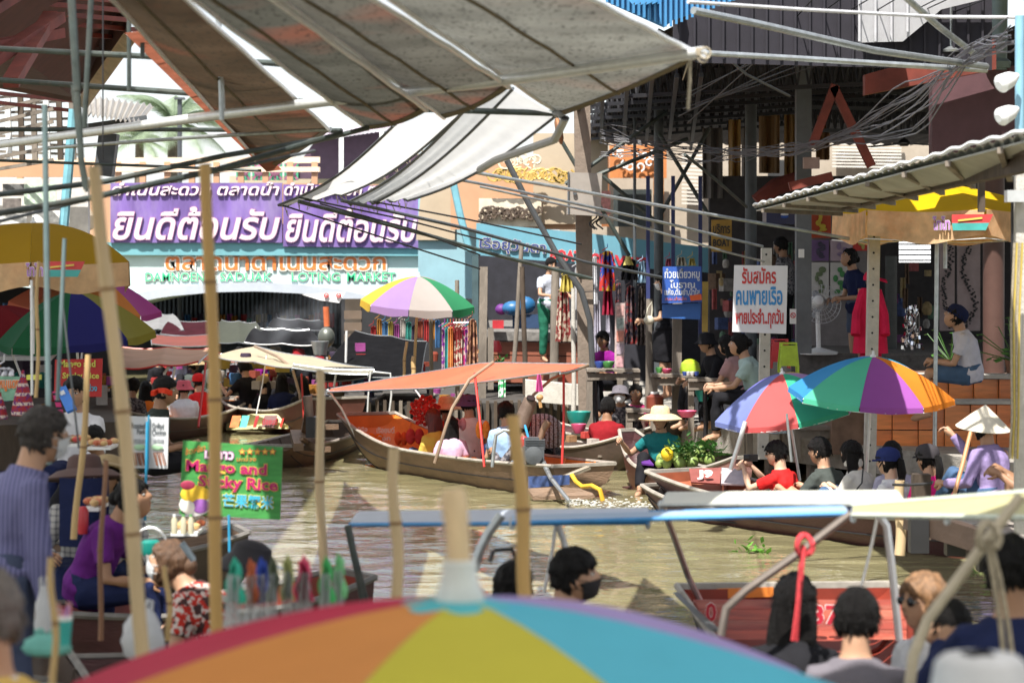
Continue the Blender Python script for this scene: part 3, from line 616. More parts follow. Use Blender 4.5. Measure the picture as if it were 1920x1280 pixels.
# ---------------------------------------------------------------- right bank: quay, steps, tiled wall
g = MB()
ed = [PZ(1085, 752, .5), PZ(1330, 800, .5), PZ(1600, 832, .5), PZ(1930, 872, .5), V((9, 22, .5)), V((14, 22, .5)), V((14, 60, .5)), V((1.2, 60, .5))]
g.slab(ed, .30, off=V((0,0,1))); q_ = g.build('quay', CONC, smooth=0); struct(q_)
for i, x in enumerate((1130, 1240, 1345, 1440, 1520, 1640, 1760, 1880)):
    e = PZ(x, 785+(x-1240)*.135, .5); g = MB(); g.tube([V((e.x+.1, e.y+.35, -1)), V((e.x+.1, e.y+.35, .195))], .11, 10)
    tag(g.build('quay_pile', CONC), 'concrete pile in the shadow under the edge of the right quay', 'pile', 'piles under the right quay')
TILE = mat('orange glazed tile', (.74,.23,.05), .28, var=.22, scale=5, stretch=(.5,.5,4)); TILE2 = mat('darker orange glazed tile', (.64,.18,.04), .3, var=.22, scale=5, stretch=(.5,.5,4)); GROUT = mat('pale grout', (.50,.40,.30), .9)
tw = thing('tiled_wall', 'orange tiled two-step wall on the right quay that a man in a cap sits on', 'wall', P(1760, 850, 27))
g = MB()
g.slab([P(1560, 757, 27), P(1560, 852, 27), P(2010, 856, 26.6), P(2010, 757, 26.6)], 3, off=V((0,-1,0))); g.slab([P(1820-90, 707, 27.5), P(1730, 757, 27.5), P(2010, 757, 27.1), P(2010, 709, 27.1)], 2.2, off=V((0,-1,0)))
g.build('core', mat('dark brown mortar', (.16,.10,.07), .9, var=.3), tw, smooth=0)
g = MB(); g.slab([P(1550, 751, 26.9), P(1550, 757, 26.9), P(2010, 758, 26.5), P(2010, 752, 26.5)], .5, off=V((0,-1,0))); g.slab([P(1725, 702, 27.4), P(1725, 709, 27.4), P(2010, 711, 27.0), P(2010, 704, 27.0)], .5, off=V((0,-1,0))); g.build('coping', CONCP, tw, smooth=0)
tme = None
def tile(x, y, w, h, d):
    global tme
    g = MB(); g.slab([P(x+1, y+1, d), P(x+1, y+h-1, d), P(x+w-1, y+h-1, d-.0), P(x+w-1, y+1, d)], .03, off=V((0,-1,0)))
    g.build('tile', rnd.choice((TILE, TILE, TILE2)), tw, smooth=0)
for i in range(8): tile(1624+i*49, 758, 49, 48, 26.86-(i*.0445))
for i in range(8): tile(1624+i*49, 806, 49, 46, 26.86-(i*.0445))
for i in range(6): tile(1732+i*47, 710, 47, 41, 27.44-(i*.06)-.03)
# timber edged bank in the middle distance
g = MB(); g.slab([P(645, 760, 36.6), P(1092, 752, 35.2), V((1.2, 46, .40)), V((-3.2, 46, .40))], .6, off=V((0,0,1))); struct(g.build('bank', mat('dark damp bank', (.05,.045,.04), .9, var=.4), smooth=0))
bw = thing('timber_revetment', 'dark timber edging of the bank behind the orange canopy boat', 'wall', P(860, 800, 36))
for k in range(30):
    x = 648+k*14.8; g = MB(); g.bar(P(x, 752+rnd.uniform(-5, 3), 36.4-k*.04), P(x+rnd.uniform(-1, 1), 830, 36.4-k*.04), px(13, 36), .05); g.build('board', rnd.choice((WOOD, WOODD, WOODD)), bw, 0)
g = MB(); g.slab([P(985, 712, 35.0), P(985, 752, 35.0), P(1088, 760, 34.6), P(1088, 722, 34.6)], .3, off=V((0,-1,0))); tag(g.build('concrete_block', CONCP, smooth=0), 'pale concrete slab under the orange canopy left of the big pole', 'slab')
# raised shop floor with stone step
g = MB(); g.slab([P(1490, 662, 31), P(2080, 662, 31), V((14, 31, wl(tw).z*0+1.38)), V((14, 45, 1.38)), V((3.2, 45, 1.38))], .9, off=V((0,0,1))); struct(g.build('shop_floor', mat('dark terrazzo step', (.13,.12,.11), .5, var=.4, scale=30), smooth=0))
g = MB(); g.box((7.9, 31.2, .93), (8.6, .5, .86)); struct(g.build('stone_step', mat('dark step face', (.10,.09,.085), .6, var=.4, scale=12), smooth=0))
# big dark hall roof
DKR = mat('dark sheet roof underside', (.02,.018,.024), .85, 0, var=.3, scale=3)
hr = thing('market_hall_roof', 'dark steel hall roof over the shops on the right bank', 'roof', V((8, 36, 5)))
g = MB(); g.slab([V((4.6, 13, 5.5)), V((16, 13, 5.5)), V((16, 26, 5.4)), V((4.6, 26, 5.4))], .03, off=V((0,0,-1))); g.build('front_shade_sheet', DKR, hr, smooth=0)  # unseen sheet added above the frame to shade the right bank
g = MB(); g.slab([V((1.7, 22.4, 5.3)), V((3.7, 22.4, 5.3)), V((3.7, 26.9, 5.28)), V((1.7, 26.9, 5.28))], .03, off=V((0,0,-1))); g.build('eave_shade_sheet', DKR, hr, smooth=0)  # extra sheet added to shade the white sign and the posts
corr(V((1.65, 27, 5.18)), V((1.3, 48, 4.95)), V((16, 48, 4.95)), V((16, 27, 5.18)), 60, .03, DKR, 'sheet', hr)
g = MB(); g.box((9, 48.3, 3.5), (13, .3, 3.2), m=0); 
BLUR = mat('blue sheet cladding', (.05,.22,.45), .5, .1, var=.1, scale=3)
g2 = corr(P(1145, -40, 20), P(1185, 8, 20), P(1372, 0, 24), P(1380, -60, 24), 20, .02, BLUR, 'blue_fascia', hr)
for i in range(24):
    x = 1138+i*10; y1 = 5+45*min(1, i/11) if i < 12 else 50-(i-12)*4.2
    g = MB(); g.bar(P(x, -30, 21), P(x, y1, 21), .035, .02); g.build('rib', BLUR, hr, smooth=0)
g = MB(); g.slab([P(1140, -20, 21.05), P(1140, 5, 21.05), P(1245, 52, 21.05), P(1262, 38, 21.05), P(1380, 0, 21.05), P(1380, -20, 21.05)], .02, off=V((0,-1,0))); g.build('blue_panel', BLUR, hr, smooth=0)
g = MB(); g.slab([P(1262, 36, 22), P(1262, 104, 22), P(1310, 118, 22), P(1860, 132, 22), P(1860, -40, 22), P(1480, -40, 22), P(1370, -2, 22)], .03, off=V((0,-1,0))); g.build('shade_gable_panel', mat('shade-black gable panel', (.016,.014,.022), .8, 0, var=.2), hr, smooth=0)  # near-black colour holds the shade of a roof underside
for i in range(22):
    x = 1275+i*27; g = MB(); g.bar(P(x, -30 if x > 1430 else 30-(x-1275)*.3, 21.96), P(x, 108+(x-1275)*.03, 21.96), .03, .02); g.build('gable_rib', mat('shade-black gable panel'), hr, smooth=0)
sk_ = MB(); sk_.slab([P(1611, -30, 21.8), P(1611, 80, 21.8), P(1693, 78, 21.8), P(1765, 18, 21.8), P(1860, -5, 21.8), P(1860, -30, 21.8)], .02, off=V((0,-1,0)))
sk_.build('pale_panel', mat('pale translucent panel', (.62,.62,.64), .5, var=.08, trans=.5), hr, smooth=0)
for i in range(4):
    g = MB(); g.bar(P(1611+i*30, -20, 21.75), P(1611+i*30, 78-max(0, i-2)*18, 21.75), .02); g.build('panel_rib', mat('grey rib', (.4,.4,.42)), hr, smooth=0)
# maroon wall and red beam to the upper right
mw = thing('maroon_wall', 'dark maroon wall below the red beam in the upper right', 'wall', P(1830, 300, 24))
g = MB(); g.slab([P(1748, 140, 24), P(1748, 300, 24), P(1930, 300, 24), P(1930, 120, 24)], .2, off=V((0,-1,0))); g.build('wall', mat('dark maroon paint', (.10,.045,.055), .7, var=.15), mw, smooth=0)
g = MB(); g.slab([P(1622, 140, 23.6), P(1622, 178, 23.6), P(1868, 130, 23.6), P(1868, 72, 23.6)], .15, off=V((0,-1,0))); g.build('beam', REDW, mw, smooth=0)
# columns
def column(x, y0, y1, w, d, m, label, round_=True, name='column', grp=None, lean=0):
    g = MB(); r = px(w, d)/2; a = P(x, y1, d); b = P(x+lean, y0, d)
    g.tube([a, b], r, 14) if round_ else g.bar(a, b, 2*r, 2*r)
    return tag(g.build(name, m, smooth=40), label, 'column' if name == 'column' else name.split('_')[-1], grp)
column(1235, 150, 700, 18, 36, DKST, 'dark steel column behind the concrete pole, left of the blue noodle sign')
column(1408, 150, 720, 22, 34, DKST, 'dark steel column left of the white painted sign')
column(1506, -60, 662, 28, 30, mat('grey steel column', (.12,.13,.14), .5, .2, var=.15), 'tall grey steel column with a small no smoking notice', False)
mc = thing('brown_column', 'thick brown column behind the seated man in a cap', 'column', P(1863, 706, 28.5))
g = MB(); g.tube([P(1863, 706, 28.5), P(1863, 120, 28.5)], px(20, 28.5), 18); g.build('shaft', mat('brown painted column', (.095,.048,.038), .55, var=.12), mc)
g = MB(); g.tube([P(1870, 132, 24), P(1872, -60, 24)], px(18, 24), 18); g.lathe(P(1870, 128, 24), [(.13, 0), (.14, .06), (.10, .09)], 16); g.build('upper_pipe', mat('grey green pipe column', (.16,.21,.20), .5, .2, var=.15), mc)
column(1190, 150, 640, 6, 37, DKST, 'thin steel upright behind the clothes stall')
for i, x in enumerate((1215, 1262, 1313)): column(x, 330, 640, 7, 35, mat('navy painted post', (.03,.04,.14), .5), 'slim navy post at the clothes stall', False, grp='navy posts at the clothes stall')
# lattice trusses under the hall roof
LAT = mat('black lattice steel', (.025,.025,.03), .6, .3)
def truss(a, b, h, n, label, grp='black roof trusses under the market hall roof', t=.035):
    a, b = V(a), V(b); up_ = V((0,0,h)); r = thing('roof_truss', label, 'truss', (a+b)/2, grp)
    for p, q, nm in ((a, b, 'bottom_chord'), (a+up_, b+up_, 'top_chord')):
        g = MB(); g.bar(p, q, t*1.4); g.build(nm, LAT, r, smooth=0)
    g = MB()
    for i in range(n):
        p, q = a.lerp(b, i/n), a.lerp(b, (i+.5)/n)+up_; s = a.lerp(b, (i+1)/n); g.bar(p, q, t*.7); g.bar(q, s, t*.7)
    g.build('web', LAT, r, smooth=0)
for i in range(7): truss(P(1090+i*4, 262-i*13, 44-i*2.2), P(1500+i*30, 232-i*13, 40-i*2.0), .42, 26, 'black zigzag lattice truss between the concrete pole and the grey column')
for i in range(6): truss(P(1085+i*42, 265+i*3, 43), P(1085+i*46, 150-i*2, 27), .32, 14, 'black lattice truss running back over the clothes stall')
for i in range(4): truss(P(1500, 190+i*18, 34-i), P(1750, 200+i*16, 36-i), .30, 20, 'black lattice truss behind the red A-frame')
# light building beyond the lattice
lb = thing('light_building', 'sunlit cream building with louvres seen behind the black lattice', 'building', P(1400, 420, 50))
g = MB(); g.slab([P(1050, 262, 50), P(1050, 470, 50), P(1760, 470, 50), P(1760, 215, 50)], .3, off=V((0,-1,0))); g.build('wall', mat('sunlit cream wall', (.40,.34,.27), .8, var=.08), lb, smooth=0)
for i in range(16):
    g = MB(); g.bar(P(1560, 222+i*6, 49.6), P(1690, 224+i*6, 49.6), .05, .035); g.build('louvre', mat('pale louvre', (.62,.58,.52), .7), lb, smooth=0)
for i in range(14):
    g = MB(); g.bar(P(1278, 290+i*7, 49.6), P(1318, 292+i*7, 49.6), .05, .04); g.build('louvre', mat('pale louvre', (.62,.58,.52), .7), lb, smooth=0)
for (x, y, w, h, c) in ((1150, 355, 72, 70, (.05,.06,.06)), (1440, 300, 60, 110, (.05,.05,.05)), (1128, 285, 14, 140, (.30,.12,.05)), (1225, 300, 20, 110, (.35,.16,.06))):
    g = MB(); g.slab([P(x, y, 49.6), P(x, y+h, 49.6), P(x+w, y+h, 49.6), P(x+w, y, 49.6)], .05, off=V((0,-1,0))); g.build('window', mat('window tone %d' % x, c, .3), lb, smooth=0)
ob = thing('orange_carved_board', 'orange board with white carved curls above the electric box', 'sign', P(1185, 333, 49))
g = MB(); g.slab([P(1143, 272, 49), P(1143, 334, 49), P(1250, 334, 49), P(1250, 272, 49)], .06, off=V((0,-1,0))); g.build('board', mat('orange brown board', (.52,.19,.06), .6), ob, smooth=0)
g = MB()
for i in range(9):
    c = P(1155+i*9, 300+rnd.uniform(-12, 14), 48.9); g.tube([c+V((math.cos(t*.7+i)*.10*(1-t/12), -.02, math.sin(t*.7+i)*.10*(1-t/12))) for t in range(9)], .02, 5)
g.build('curls', WHITE, ob)
rs = thing('red_notice', 'small red and white notice on the wall right of the electric box', 'notice', P(1136, 400, 45)); g = MB(); g.slab([P(1126, 358, 45), P(1126, 402, 45), P(1145, 402, 45), P(1145, 358, 45)], .03, off=V((0,-1,0))); g.build('board', mat('washed red notice', (.6,.25,.22), .6, var=.4, scale=14), rs, smooth=0)
# hanging cloth panels
for i, (x, w, y0, y1, c) in enumerate(((1318, 36, 240, 372, (.16,.14,.13)), (1366, 22, 225, 385, (.48,.27,.07)), (1392, 14, 240, 390, (.14,.11,.09)), (1424, 38, 215, 325, (.30,.17,.07)), (1470, 22, 215, 335, (.45,.27,.10)), (1530, 24, 195, 300, (.36,.20,.09)))):
    d = 37+i*.3; g = MB(); g.sheet(lambda u, v: P(x+u*w, y0+(y1-y0)*v, d)+V((0, .05*math.sin(u*12+i), 0)), 10, 6, .02)
    tag(g.build('hanging_cloth', mat('hanging panel %d' % i, c, .6, var=.35, scale=2.5, stretch=(1,1,.3), trans=.25)), ['grey hanging cloth panel nearest the concrete pole', 'bright gold hanging panel beside the grey cloth', 'narrow dark hanging panel behind the steel column', 'brown hanging panel with gold centre left of the grey column', 'orange gold hanging panel beside the grey column', 'rust hanging panel inside the red A-frame'][i], 'hanging panel')
af = thing('a_frame_brace', 'red brown A-frame timber brace right of the grey column', 'brace', P(1570, 305, 28))
for a, b, nm in (((1566, 160), (1522, 275), 'brace_leg'), ((1562, 163), (1634, 312), 'brace_leg'), ((1560, 330), (1480, 350), 'tie')):
    g = MB(); g.bar(P(*a, 28), P(*b, 28), .10, .10); g.build(nm, REDW, af, smooth=0)
g = MB(); g.tube([P(1505, 335, 33), P(1455, 350, 33), P(1420, 380, 33)], .12, 8); g.build('curved_brace', REDW, af)
# ceiling fan and pendant lamp
cf = thing('ceiling_fan', 'dark ceiling fan in front of the louvred opening', 'fan', P(1700, 262, 30)); g = MB(); c = P(1695, 268, 30); g.tube([c, c+V((0,0,.5))], .02, 6); g.lathe(c, [(.05,-.04),(.08,0),(.04,.05)], 12); g.build('motor', BLACK, cf)
for i in range(3):
    a = i*2.1+.2; g = MB(); g.bar(c+V((math.cos(a)*.1, math.sin(a)*.1, -.01)), c+V((math.cos(a)*.55, math.sin(a)*.55, -.03)), .11, .012); g.build('blade', BLACK, cf, smooth=0)
lp = thing('pendant_lamp', 'unlit round pendant lamp hanging in front of the dark roof at the right', 'lamp', P(1783, 98, 22)); g = MB(); g.tube([P(1783, 88, 22), P(1783, -50, 22)], .012, 6); g.build('rod', STEEL, lp); g = MB(); g.lathe(P(1783, 98, 22), [(.075, 0), (.08, .02), (.03, .05), (.01, .055)], 18); g.build('shade', STEEL, lp)
# ---------------------------------------------------------------- blue fascia shop on the left of the right bank
fs = thing('boat_service_shop', 'dark open shop under a light blue fascia lettered for boat service', 'building', P(1100, 700, 39))
FB = mat('light blue fascia', (.13,.33,.42), .65, var=.1, scale=2, dirt=.35, dcol=(.08,.16,.20), stretch=(1,1,.4))
g = MB(); g.slab([P(893, 418, 39), P(893, 478, 39), P(1110, 497, 39), P(1345, 512, 39), P(1345, 466, 39), P(1110, 438, 39)], .25, off=V((0,-1,0))); g.build('fascia', FB, fs, smooth=0)
r_ = V((1, 0, -.085)).normalized(); u_ = V((.085, 0, 1)).normalized()
lettering('เรือยุวันดา', P(897, 472, 38.98), px(126, 39), px(30, 39), mat('navy painted letter', (.04,.06,.20), .5), fs, .02, right=r_, up=u_, outline=mat('cream letter edge', (.55,.52,.45)), ow=.03, bold=.02)
lettering('BOAT', P(1030, 487, 38.98), px(60, 39), px(22, 39), mat('red sign letter', (.55,.035,.05), .5), fs, .02, right=r_, up=u_, outline=mat('cream letter edge'  , (.5,.5,.5)), ow=.03, bold=.05)
lettering('SERVICE', P(1108, 494, 38.98), px(104, 39), px(20, 39), mat('red sign letter', (.5,0,0)), fs, .02, right=r_, up=u_, bold=.05)
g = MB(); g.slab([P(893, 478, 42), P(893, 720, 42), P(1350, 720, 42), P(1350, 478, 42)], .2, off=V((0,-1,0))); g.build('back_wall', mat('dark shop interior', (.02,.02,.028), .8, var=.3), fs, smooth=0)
g = MB(); g.slab([P(885, 479, 39), P(885, 705, 39), P(897, 705, 39), P(897, 479, 39)], .2, off=V((0,-1,0))); g.slab([P(885, 479, 39.2), P(885, 705, 39.2), P(885.5, 705, 42), P(885.5, 479, 42)], .05, off=V((-1,0,0))); g.build('door_frame', mat('dark teal frame', (.05,.09,.10), .6), fs, smooth=0)
g = MB(); g.slab([P(900, 620, 39), P(1085, 625, 39), P(1085, 600, 42), P(900, 600, 42)], .1, off=V((0,0,1))); g.build('counter', mat('grey stone slab', (.17,.16,.15), .7, var=.4, scale=12), fs, smooth=0)
RB = mat('reddish brown plank', (.26,.085,.05), .55, var=.25, scale=3, stretch=(.3,1,5))
for i, (ya, yb) in enumerate(((640, 664), (666, 692), (694, 716))):
    g = MB(); g.slab([P(920, ya, 38.6), P(920, yb, 38.6), P(1086, yb+3, 38.6), P(1086, ya+3, 38.6)], .1, off=V((0,-1,0))); g.build('plank', RB, fs, smooth=0)
g = MB(); g.slab([P(918, 622, 38.5), P(918, 638, 38.5), P(1086, 640, 38.5), P(1086, 624, 38.5)], .12, off=V((0,-1,0))); g.build('stone_edge', mat('grey stone slab'), fs, smooth=0)
# wooden posts of the middle bank
def post(x, y0, y1, w, d, label, m=WOOD, lean=0, rnd_=True, name='wooden_post', cat='post'):
    g = MB(); a = P(x, y1, d); b = P(x+lean, y0, d); r = px(w, d)/2
    g.tube([a, a.lerp(b, .3)+V((.01,0,0)), a.lerp(b, .7), b], [r*1.05, r*1.0, r*.98, r*.95], 10) if rnd_ else g.bar(a, b, 2*r, 2*r)
    return tag(g.build(name, m, smooth=40), label, cat)
post(962, 460, 700, 9, 37.5, 'thin leaning post in front of the blue fascia, left of the lettering BOAT', lean=16)
post(985, 500, 740, 10, 37.4, 'dark wooden post close behind the leaning post', WOODD, lean=-6)
post(1036, 500, 770, 17, 37.2, 'thick grey wooden post between the shop doorway and the patterned skirt', lean=6)
post(903, 500, 800, 15, 37.6, 'grey post at the left jamb of the dark shop', lean=4, rnd_=False)
post(920, 615, 730, 11, 37.0, 'short grey post on the stone slab edge', rnd_=False)
post(808, 600, 760, 8, 33, 'thin grey post under the purple and green umbrella', lean=0)
post(857, 525, 760, 9, 32, 'grey post standing right of the purple and green umbrella')
post(1268, 568, 790, 17, 31, 'square post that carries the blue noodle sign', lean=2, rnd_=False)
post(1215, 560, 770, 14, 32, 'rough post hung with a white handbag strap', lean=3)
post(1163, 690, 780, 12, 33, 'short post under the middle table', rnd_=False)
post(1322, 720, 830, 9, 29.5, 'dark iron post at the edge of the quay behind the vendor', BLACK)
post(1075, 540, 790, 9, 33.2, 'grey drain pipe left of the big concrete pole', CONCP)
# large concrete utility pole with box and black hose
cp = thing('concrete_pole', 'big grey brown concrete utility pole with an electric box', 'pole', P(1100, 845, 33))
g = MB(); a, b = P(1101, 845, 33), P(1091, 190, 33); g.bar(a, b, px(33, 33), px(30, 33)); g.build('shaft', mat('brown grey concrete', (.22,.175,.14), .9, var=.18, scale=6, bump=.4, dirt=.3), cp, smooth=0)
hz = MB(); hz.tube([P(950, 300, 32.6), P(990, 380, 32.6), P(1040, 470, 32.6), P(1090, 545, 32.5), P(1106, 600, 32.5), P(1112, 700, 32.5), P(1118, 800, 32.5)], px(5.5, 33), 8); hz.build('hose', mat('grey black hose', (.06,.065,.07), .5), cp)
g = MB(); g.tube([P(1085, 520, 32.7), P(1112, 522, 32.7)], .02, 6); g.bar(P(1082, 548, 32.6), P(1118, 546, 32.6), .035, .01); g.build('strap', BLACK, cp)
g = MB(); g.slab([P(1066, 323, 32.4), P(1063, 402, 32.4), P(1126, 405, 32.4), P(1129, 325, 32.4)], .3, off=V((0,-1,0))); bx = g.build('electric_box', mat('grey beige metal box', (.33,.30,.27), .5, .1, var=.08, dirt=.2), cp, smooth=0)
g = MB(); g.bar(P(1066, 322, 32.38), P(1066, 402, 32.38), .02, .02); g.lathe(P(1078, 362, 32.38), [(.03, 0), (.03, .02)], 10, 0, Matrix.Rotation(R(90), 3, 'X')); g.build('latch', DKST, bx)
g = MB()
for x in (1112, 1118, 1125): g.tube([P(x, 405, 32.5)+V((math.cos(t*.6+x)*.05, 0, -t*.02)) for t in range(10)], .012, 5)
g.build('cable_coil', BLACK, cp)
g = MB(); g.lathe(P(1046, 245, 32.5), [(.12, -.03), (.19, .0), (.19, .03), (.12, .06)], 18, 0, Matrix.Rotation(R(80), 3, 'Y')); g.build('cable_reel', mat('rusty reel', (.28,.12,.05), .7, var=.3), cp)
# right: white concrete sign post etc
def cpost(x, y0, y1, w, d, label, lean=0):
    r = thing('concrete_post', label, 'post', P(x, y1, d)); g = MB(); g.bar(P(x, y1, d), P(x+lean, y0, d), px(w, d), px(w, d)); g.build('shaft', CONCP, r, smooth=0)
    for i in range(int((y1-y0)/30)):
        y = y0+12+i*30; c = P(x+lean*(y1-y)/(y1-y0), y, d-px(w/2, d)); g = MB(); g.lathe(c+V((0,-.002,0)), [(.012, 0), (.012, .004)], 8, 0, Matrix.Rotation(R(90), 3, 'X')); g.build('bolt_hole', BLACK, r)
    return r
cpost(1630, 432, 900, 21, 25.6, 'tall pale concrete post rising through the big rainbow umbrella', lean=9)
cpost(1430, 465, 860, 19, 26, 'pale concrete post that carries the white painted sign', lean=7)
# shop wall on the right with pictures, fan, mannequins
sw = thing('gift_shop_wall', 'dim gift shop wall on the right bank behind the fan and paintings', 'wall', P(1650, 660, 36))
g = MB(); g.slab([P(1330, 330, 37), P(1330, 760, 37), P(1990, 760, 37), P(1990, 330, 37)], .2, off=V((0,-1,0))); g.build('wall', mat('dim plaster', (.045,.04,.042), .85, var=.3), sw, smooth=0)
def board(name, x0, y0, x1, y1, d, m, parent=None, t=.03, label=None, cat=None):
    g = MB(); g.slab([P(x0, y0, d), P(x0, y1, d), P(x1, y1, d), P(x1, y0, d)], t, off=V((0,-1,0))); o = g.build(name, m, parent, smooth=0)
    if label: tag(o, label, cat)
    return o
board('cabinet', 1515, 385, 1625, 665, 34, mat('pale grey shop panel', (.19,.17,.17), .7), None, .15, 'pale panel wall behind the fan hung with paintings', 'wall panel')
for i, (x0, y0, x1, y1, c, c2, lb_) in enumerate(((1522, 396, 1558, 446, (.42,.06,.02), (.55,.40,.04), 'red and yellow chilli cartoon painting at the top of the paintings'), (1522, 450, 1554, 489, (.16,.09,.22), (.05,.04,.08), 'dark purple owl painting'), (1557, 450, 1598, 489, (.42,.32,.38), (.25,.18,.30), 'pinkish elephant painting beside the purple owl'), (1520, 492, 1554, 560, (.52,.50,.48), (.12,.16,.08), 'white painting of a dark sprig above the fan'), (1557, 492, 1592, 560, (.52,.50,.48), (.05,.20,.06), 'white painting of a green sprig behind the fan'), (1600, 432, 1626, 470, (.50,.04,.03), (.4,.35,.1), 'red lips painting next to the concrete post'))):
    t = thing('painting', lb_, 'painting', P((x0+x1)/2, y1, 33.8)); board('canvas', x0, y0, x1, y1, 33.8, mat('canvas %d' % i, c, .7, var=.1), t)
    for k in range(6):
        g = MB(); cx, cy = (x0+x1)/2+rnd.uniform(-8, 8), y0+(y1-y0)*(.2+.12*k); g.sph(P(cx, cy, 33.78), (px(rnd.uniform(3, 8), 33.8), .006, px(rnd.uniform(3, 7), 33.8)), 10, 5, 0); g.build('painted_shape', mat('paint %d' % i, c2, .6), t)
board('window', 1686, 438, 1745, 492, 33, mat('bright frosted window', (.8,.8,.8), .6, emis=1.1), None, .02, 'bright backlit window under the yellow umbrella', 'window')
for i in range(5):
    g = MB(); g.bar(P(1686, 448+i*10, 32.9), P(1745, 448+i*10, 32.9), .02); tag(g.build('window_bar', DKST, smooth=0), 'dark horizontal bar across the bright window', 'window bar', 'bars across the bright window')
board('glass_door', 1660, 480, 1682, 668, 32.5, mat('dark door glass', (.08,.09,.09), .1), None, .03, 'dark framed glass door right of the white concrete post', 'door')
for i, (x0, x1) in enumerate(((1762, 1790), (1795, 1838))):
    t = thing('wall_hanging', ['narrow pink wall panel with black vine motif left of the seated man', 'wide pink wall panel with black vine motif behind the seated man'][i], 'wall panel', P(x0, 620, 32)); board('panel', x0, 440, x1, 620, 32, mat('dim pink panel', (.34,.27,.27), .7), t)
    for k in range(90):
        g = MB() if k == 0 else g; y = 445+k*1.9; cx = (x0+x1)/2+(x1-x0)*.28*math.sin(k*.09+i*2)+rnd.uniform(-5, 5); g.sph(P(cx, y, 31.97), (px(rnd.uniform(1.5, 3), 32), .01, px(rnd.uniform(1, 2.5), 32)), 6, 4)
    g.build('vine_motif', BLACK, t)
fr = thing('drinks_fridge', 'dark blue drinks fridge header with a red white and blue round logo', 'fridge', P(1465, 420, 32)); board('header', 1437, 388, 1492, 420, 32, mat('navy fridge header', (.01,.015,.08), .3), fr, .5)
c = P(1471, 402, 31.98); 
for k, (mm, z) in enumerate(((mat('logo red', (.5,.02,.03)), .028), (WHITE, 0), (mat('logo blue', (.02,.08,.4)), -.028))):
    g = MB(); g.sph(c+V((0, -.002*(k == 1), z)), (.055, .006, .024 if k != 1 else .018), 14, 6); g.build('logo_band', mm, fr)
bs = thing('boat_service_board', 'yellow board with black Thai and BOAT lettering behind the white painted sign', 'sign', P(1355, 470, 32.5)); board('board', 1334, 412, 1372, 472, 32.5, mat('ochre board', (.35,.20,.03), .6), bs)
lettering('บริการ', P(1337, 438, 32.47), px(32, 32.5), px(18, 32.5), BLACK, bs, .004, bold=.02); lettering('BOAT', P(1337, 462, 32.47), px(32, 32.5), px(14, 32.5), BLACK, bs, .004, bold=.03)
t = thing('no_smoking_notice', 'small white no smoking notice on the grey steel column', 'notice', P(1487, 605, 29.8)); board('board', 1481, 579, 1493, 607, 29.7, WHITE, t, .01)
g = MB(); cc = P(1487, 591, 29.68); g.tube([cc+V((math.cos(a)*.03, 0, math.sin(a)*.03)) for a in [k*math.pi/7 for k in range(15)]], .005, 5); g.tube([cc+V((-.02, 0, .02)), cc+V((.02, 0, -.02))], .004, 5); g.build('symbol', mat('red sign letter'  , (.5,0,0)), t)
board('switch_box', 1498, 467, 1508, 483, 29.7, WHITE, None, .05, 'small white switch box high on the grey column', 'switch box')
t = thing('junction_box', 'pink grey junction box high on the grey column', 'junction box', P(1522, 315, 29.4)); board('box', 1507, 295, 1537, 316, 29.5, mat('dusty pink box', (.42,.30,.27), .6), t, .1)
g = MB(); g.box(P(1651, 590, 30), (.012, .012, 1)); 
t = thing('tube_lamp', 'thin lit vertical tube lamp beside the fan', 'lamp', P(1513, 560, 33)); g = MB(); g.tube([P(1513, 585, 33), P(1513, 482, 33)], .012, 8); g.build('tube', mat('lit tube', (.75,.9,1), emis=1.6), t)
# stock crowding the dim shops behind the signs
for k in range(88):
    zx = rnd.choice(((1336, 1405), (1415, 1495), (1660, 1755), (1335, 1500))); x = rnd.uniform(*zx); y = rnd.uniform(475, 652); dd = 35.6-rnd.uniform(0, 1.2); s_ = rnd.uniform(.05, .15); g = MB(); c5 = [(.25,.05,.05), (.05,.08,.20), (.30,.22,.10), (.08,.16,.10), (.30,.28,.26), (.20,.06,.18), (.12,.07,.04)][k % 7]
    if k % 3 == 0: g.box(P(x, y, dd), (s_*1.5, s_, s_*1.6), rnd.uniform(0, 2))
    elif k % 3 == 1: g.lathe(P(x, y, dd), [(s_*.4, 0), (s_*.6, s_*.5), (s_*.5, s_*1.2), (s_*.2, s_*1.5)], 10)
    else: g.sheet(lambda u, v: P(x+u*rnd.uniform(7, 8), y-30+v*38, dd)+V((0, .03*math.sin(u*9+k), 0)), 4, 4, .012)
    tag(g.build('shop_stock', mat('stock %d' % (k % 7), c5, .7, var=.4, scale=16)), 'small dim souvenir or cloth in the crowded shops behind the white sign', 'goods', 'stock in the dim shops of the right bank')
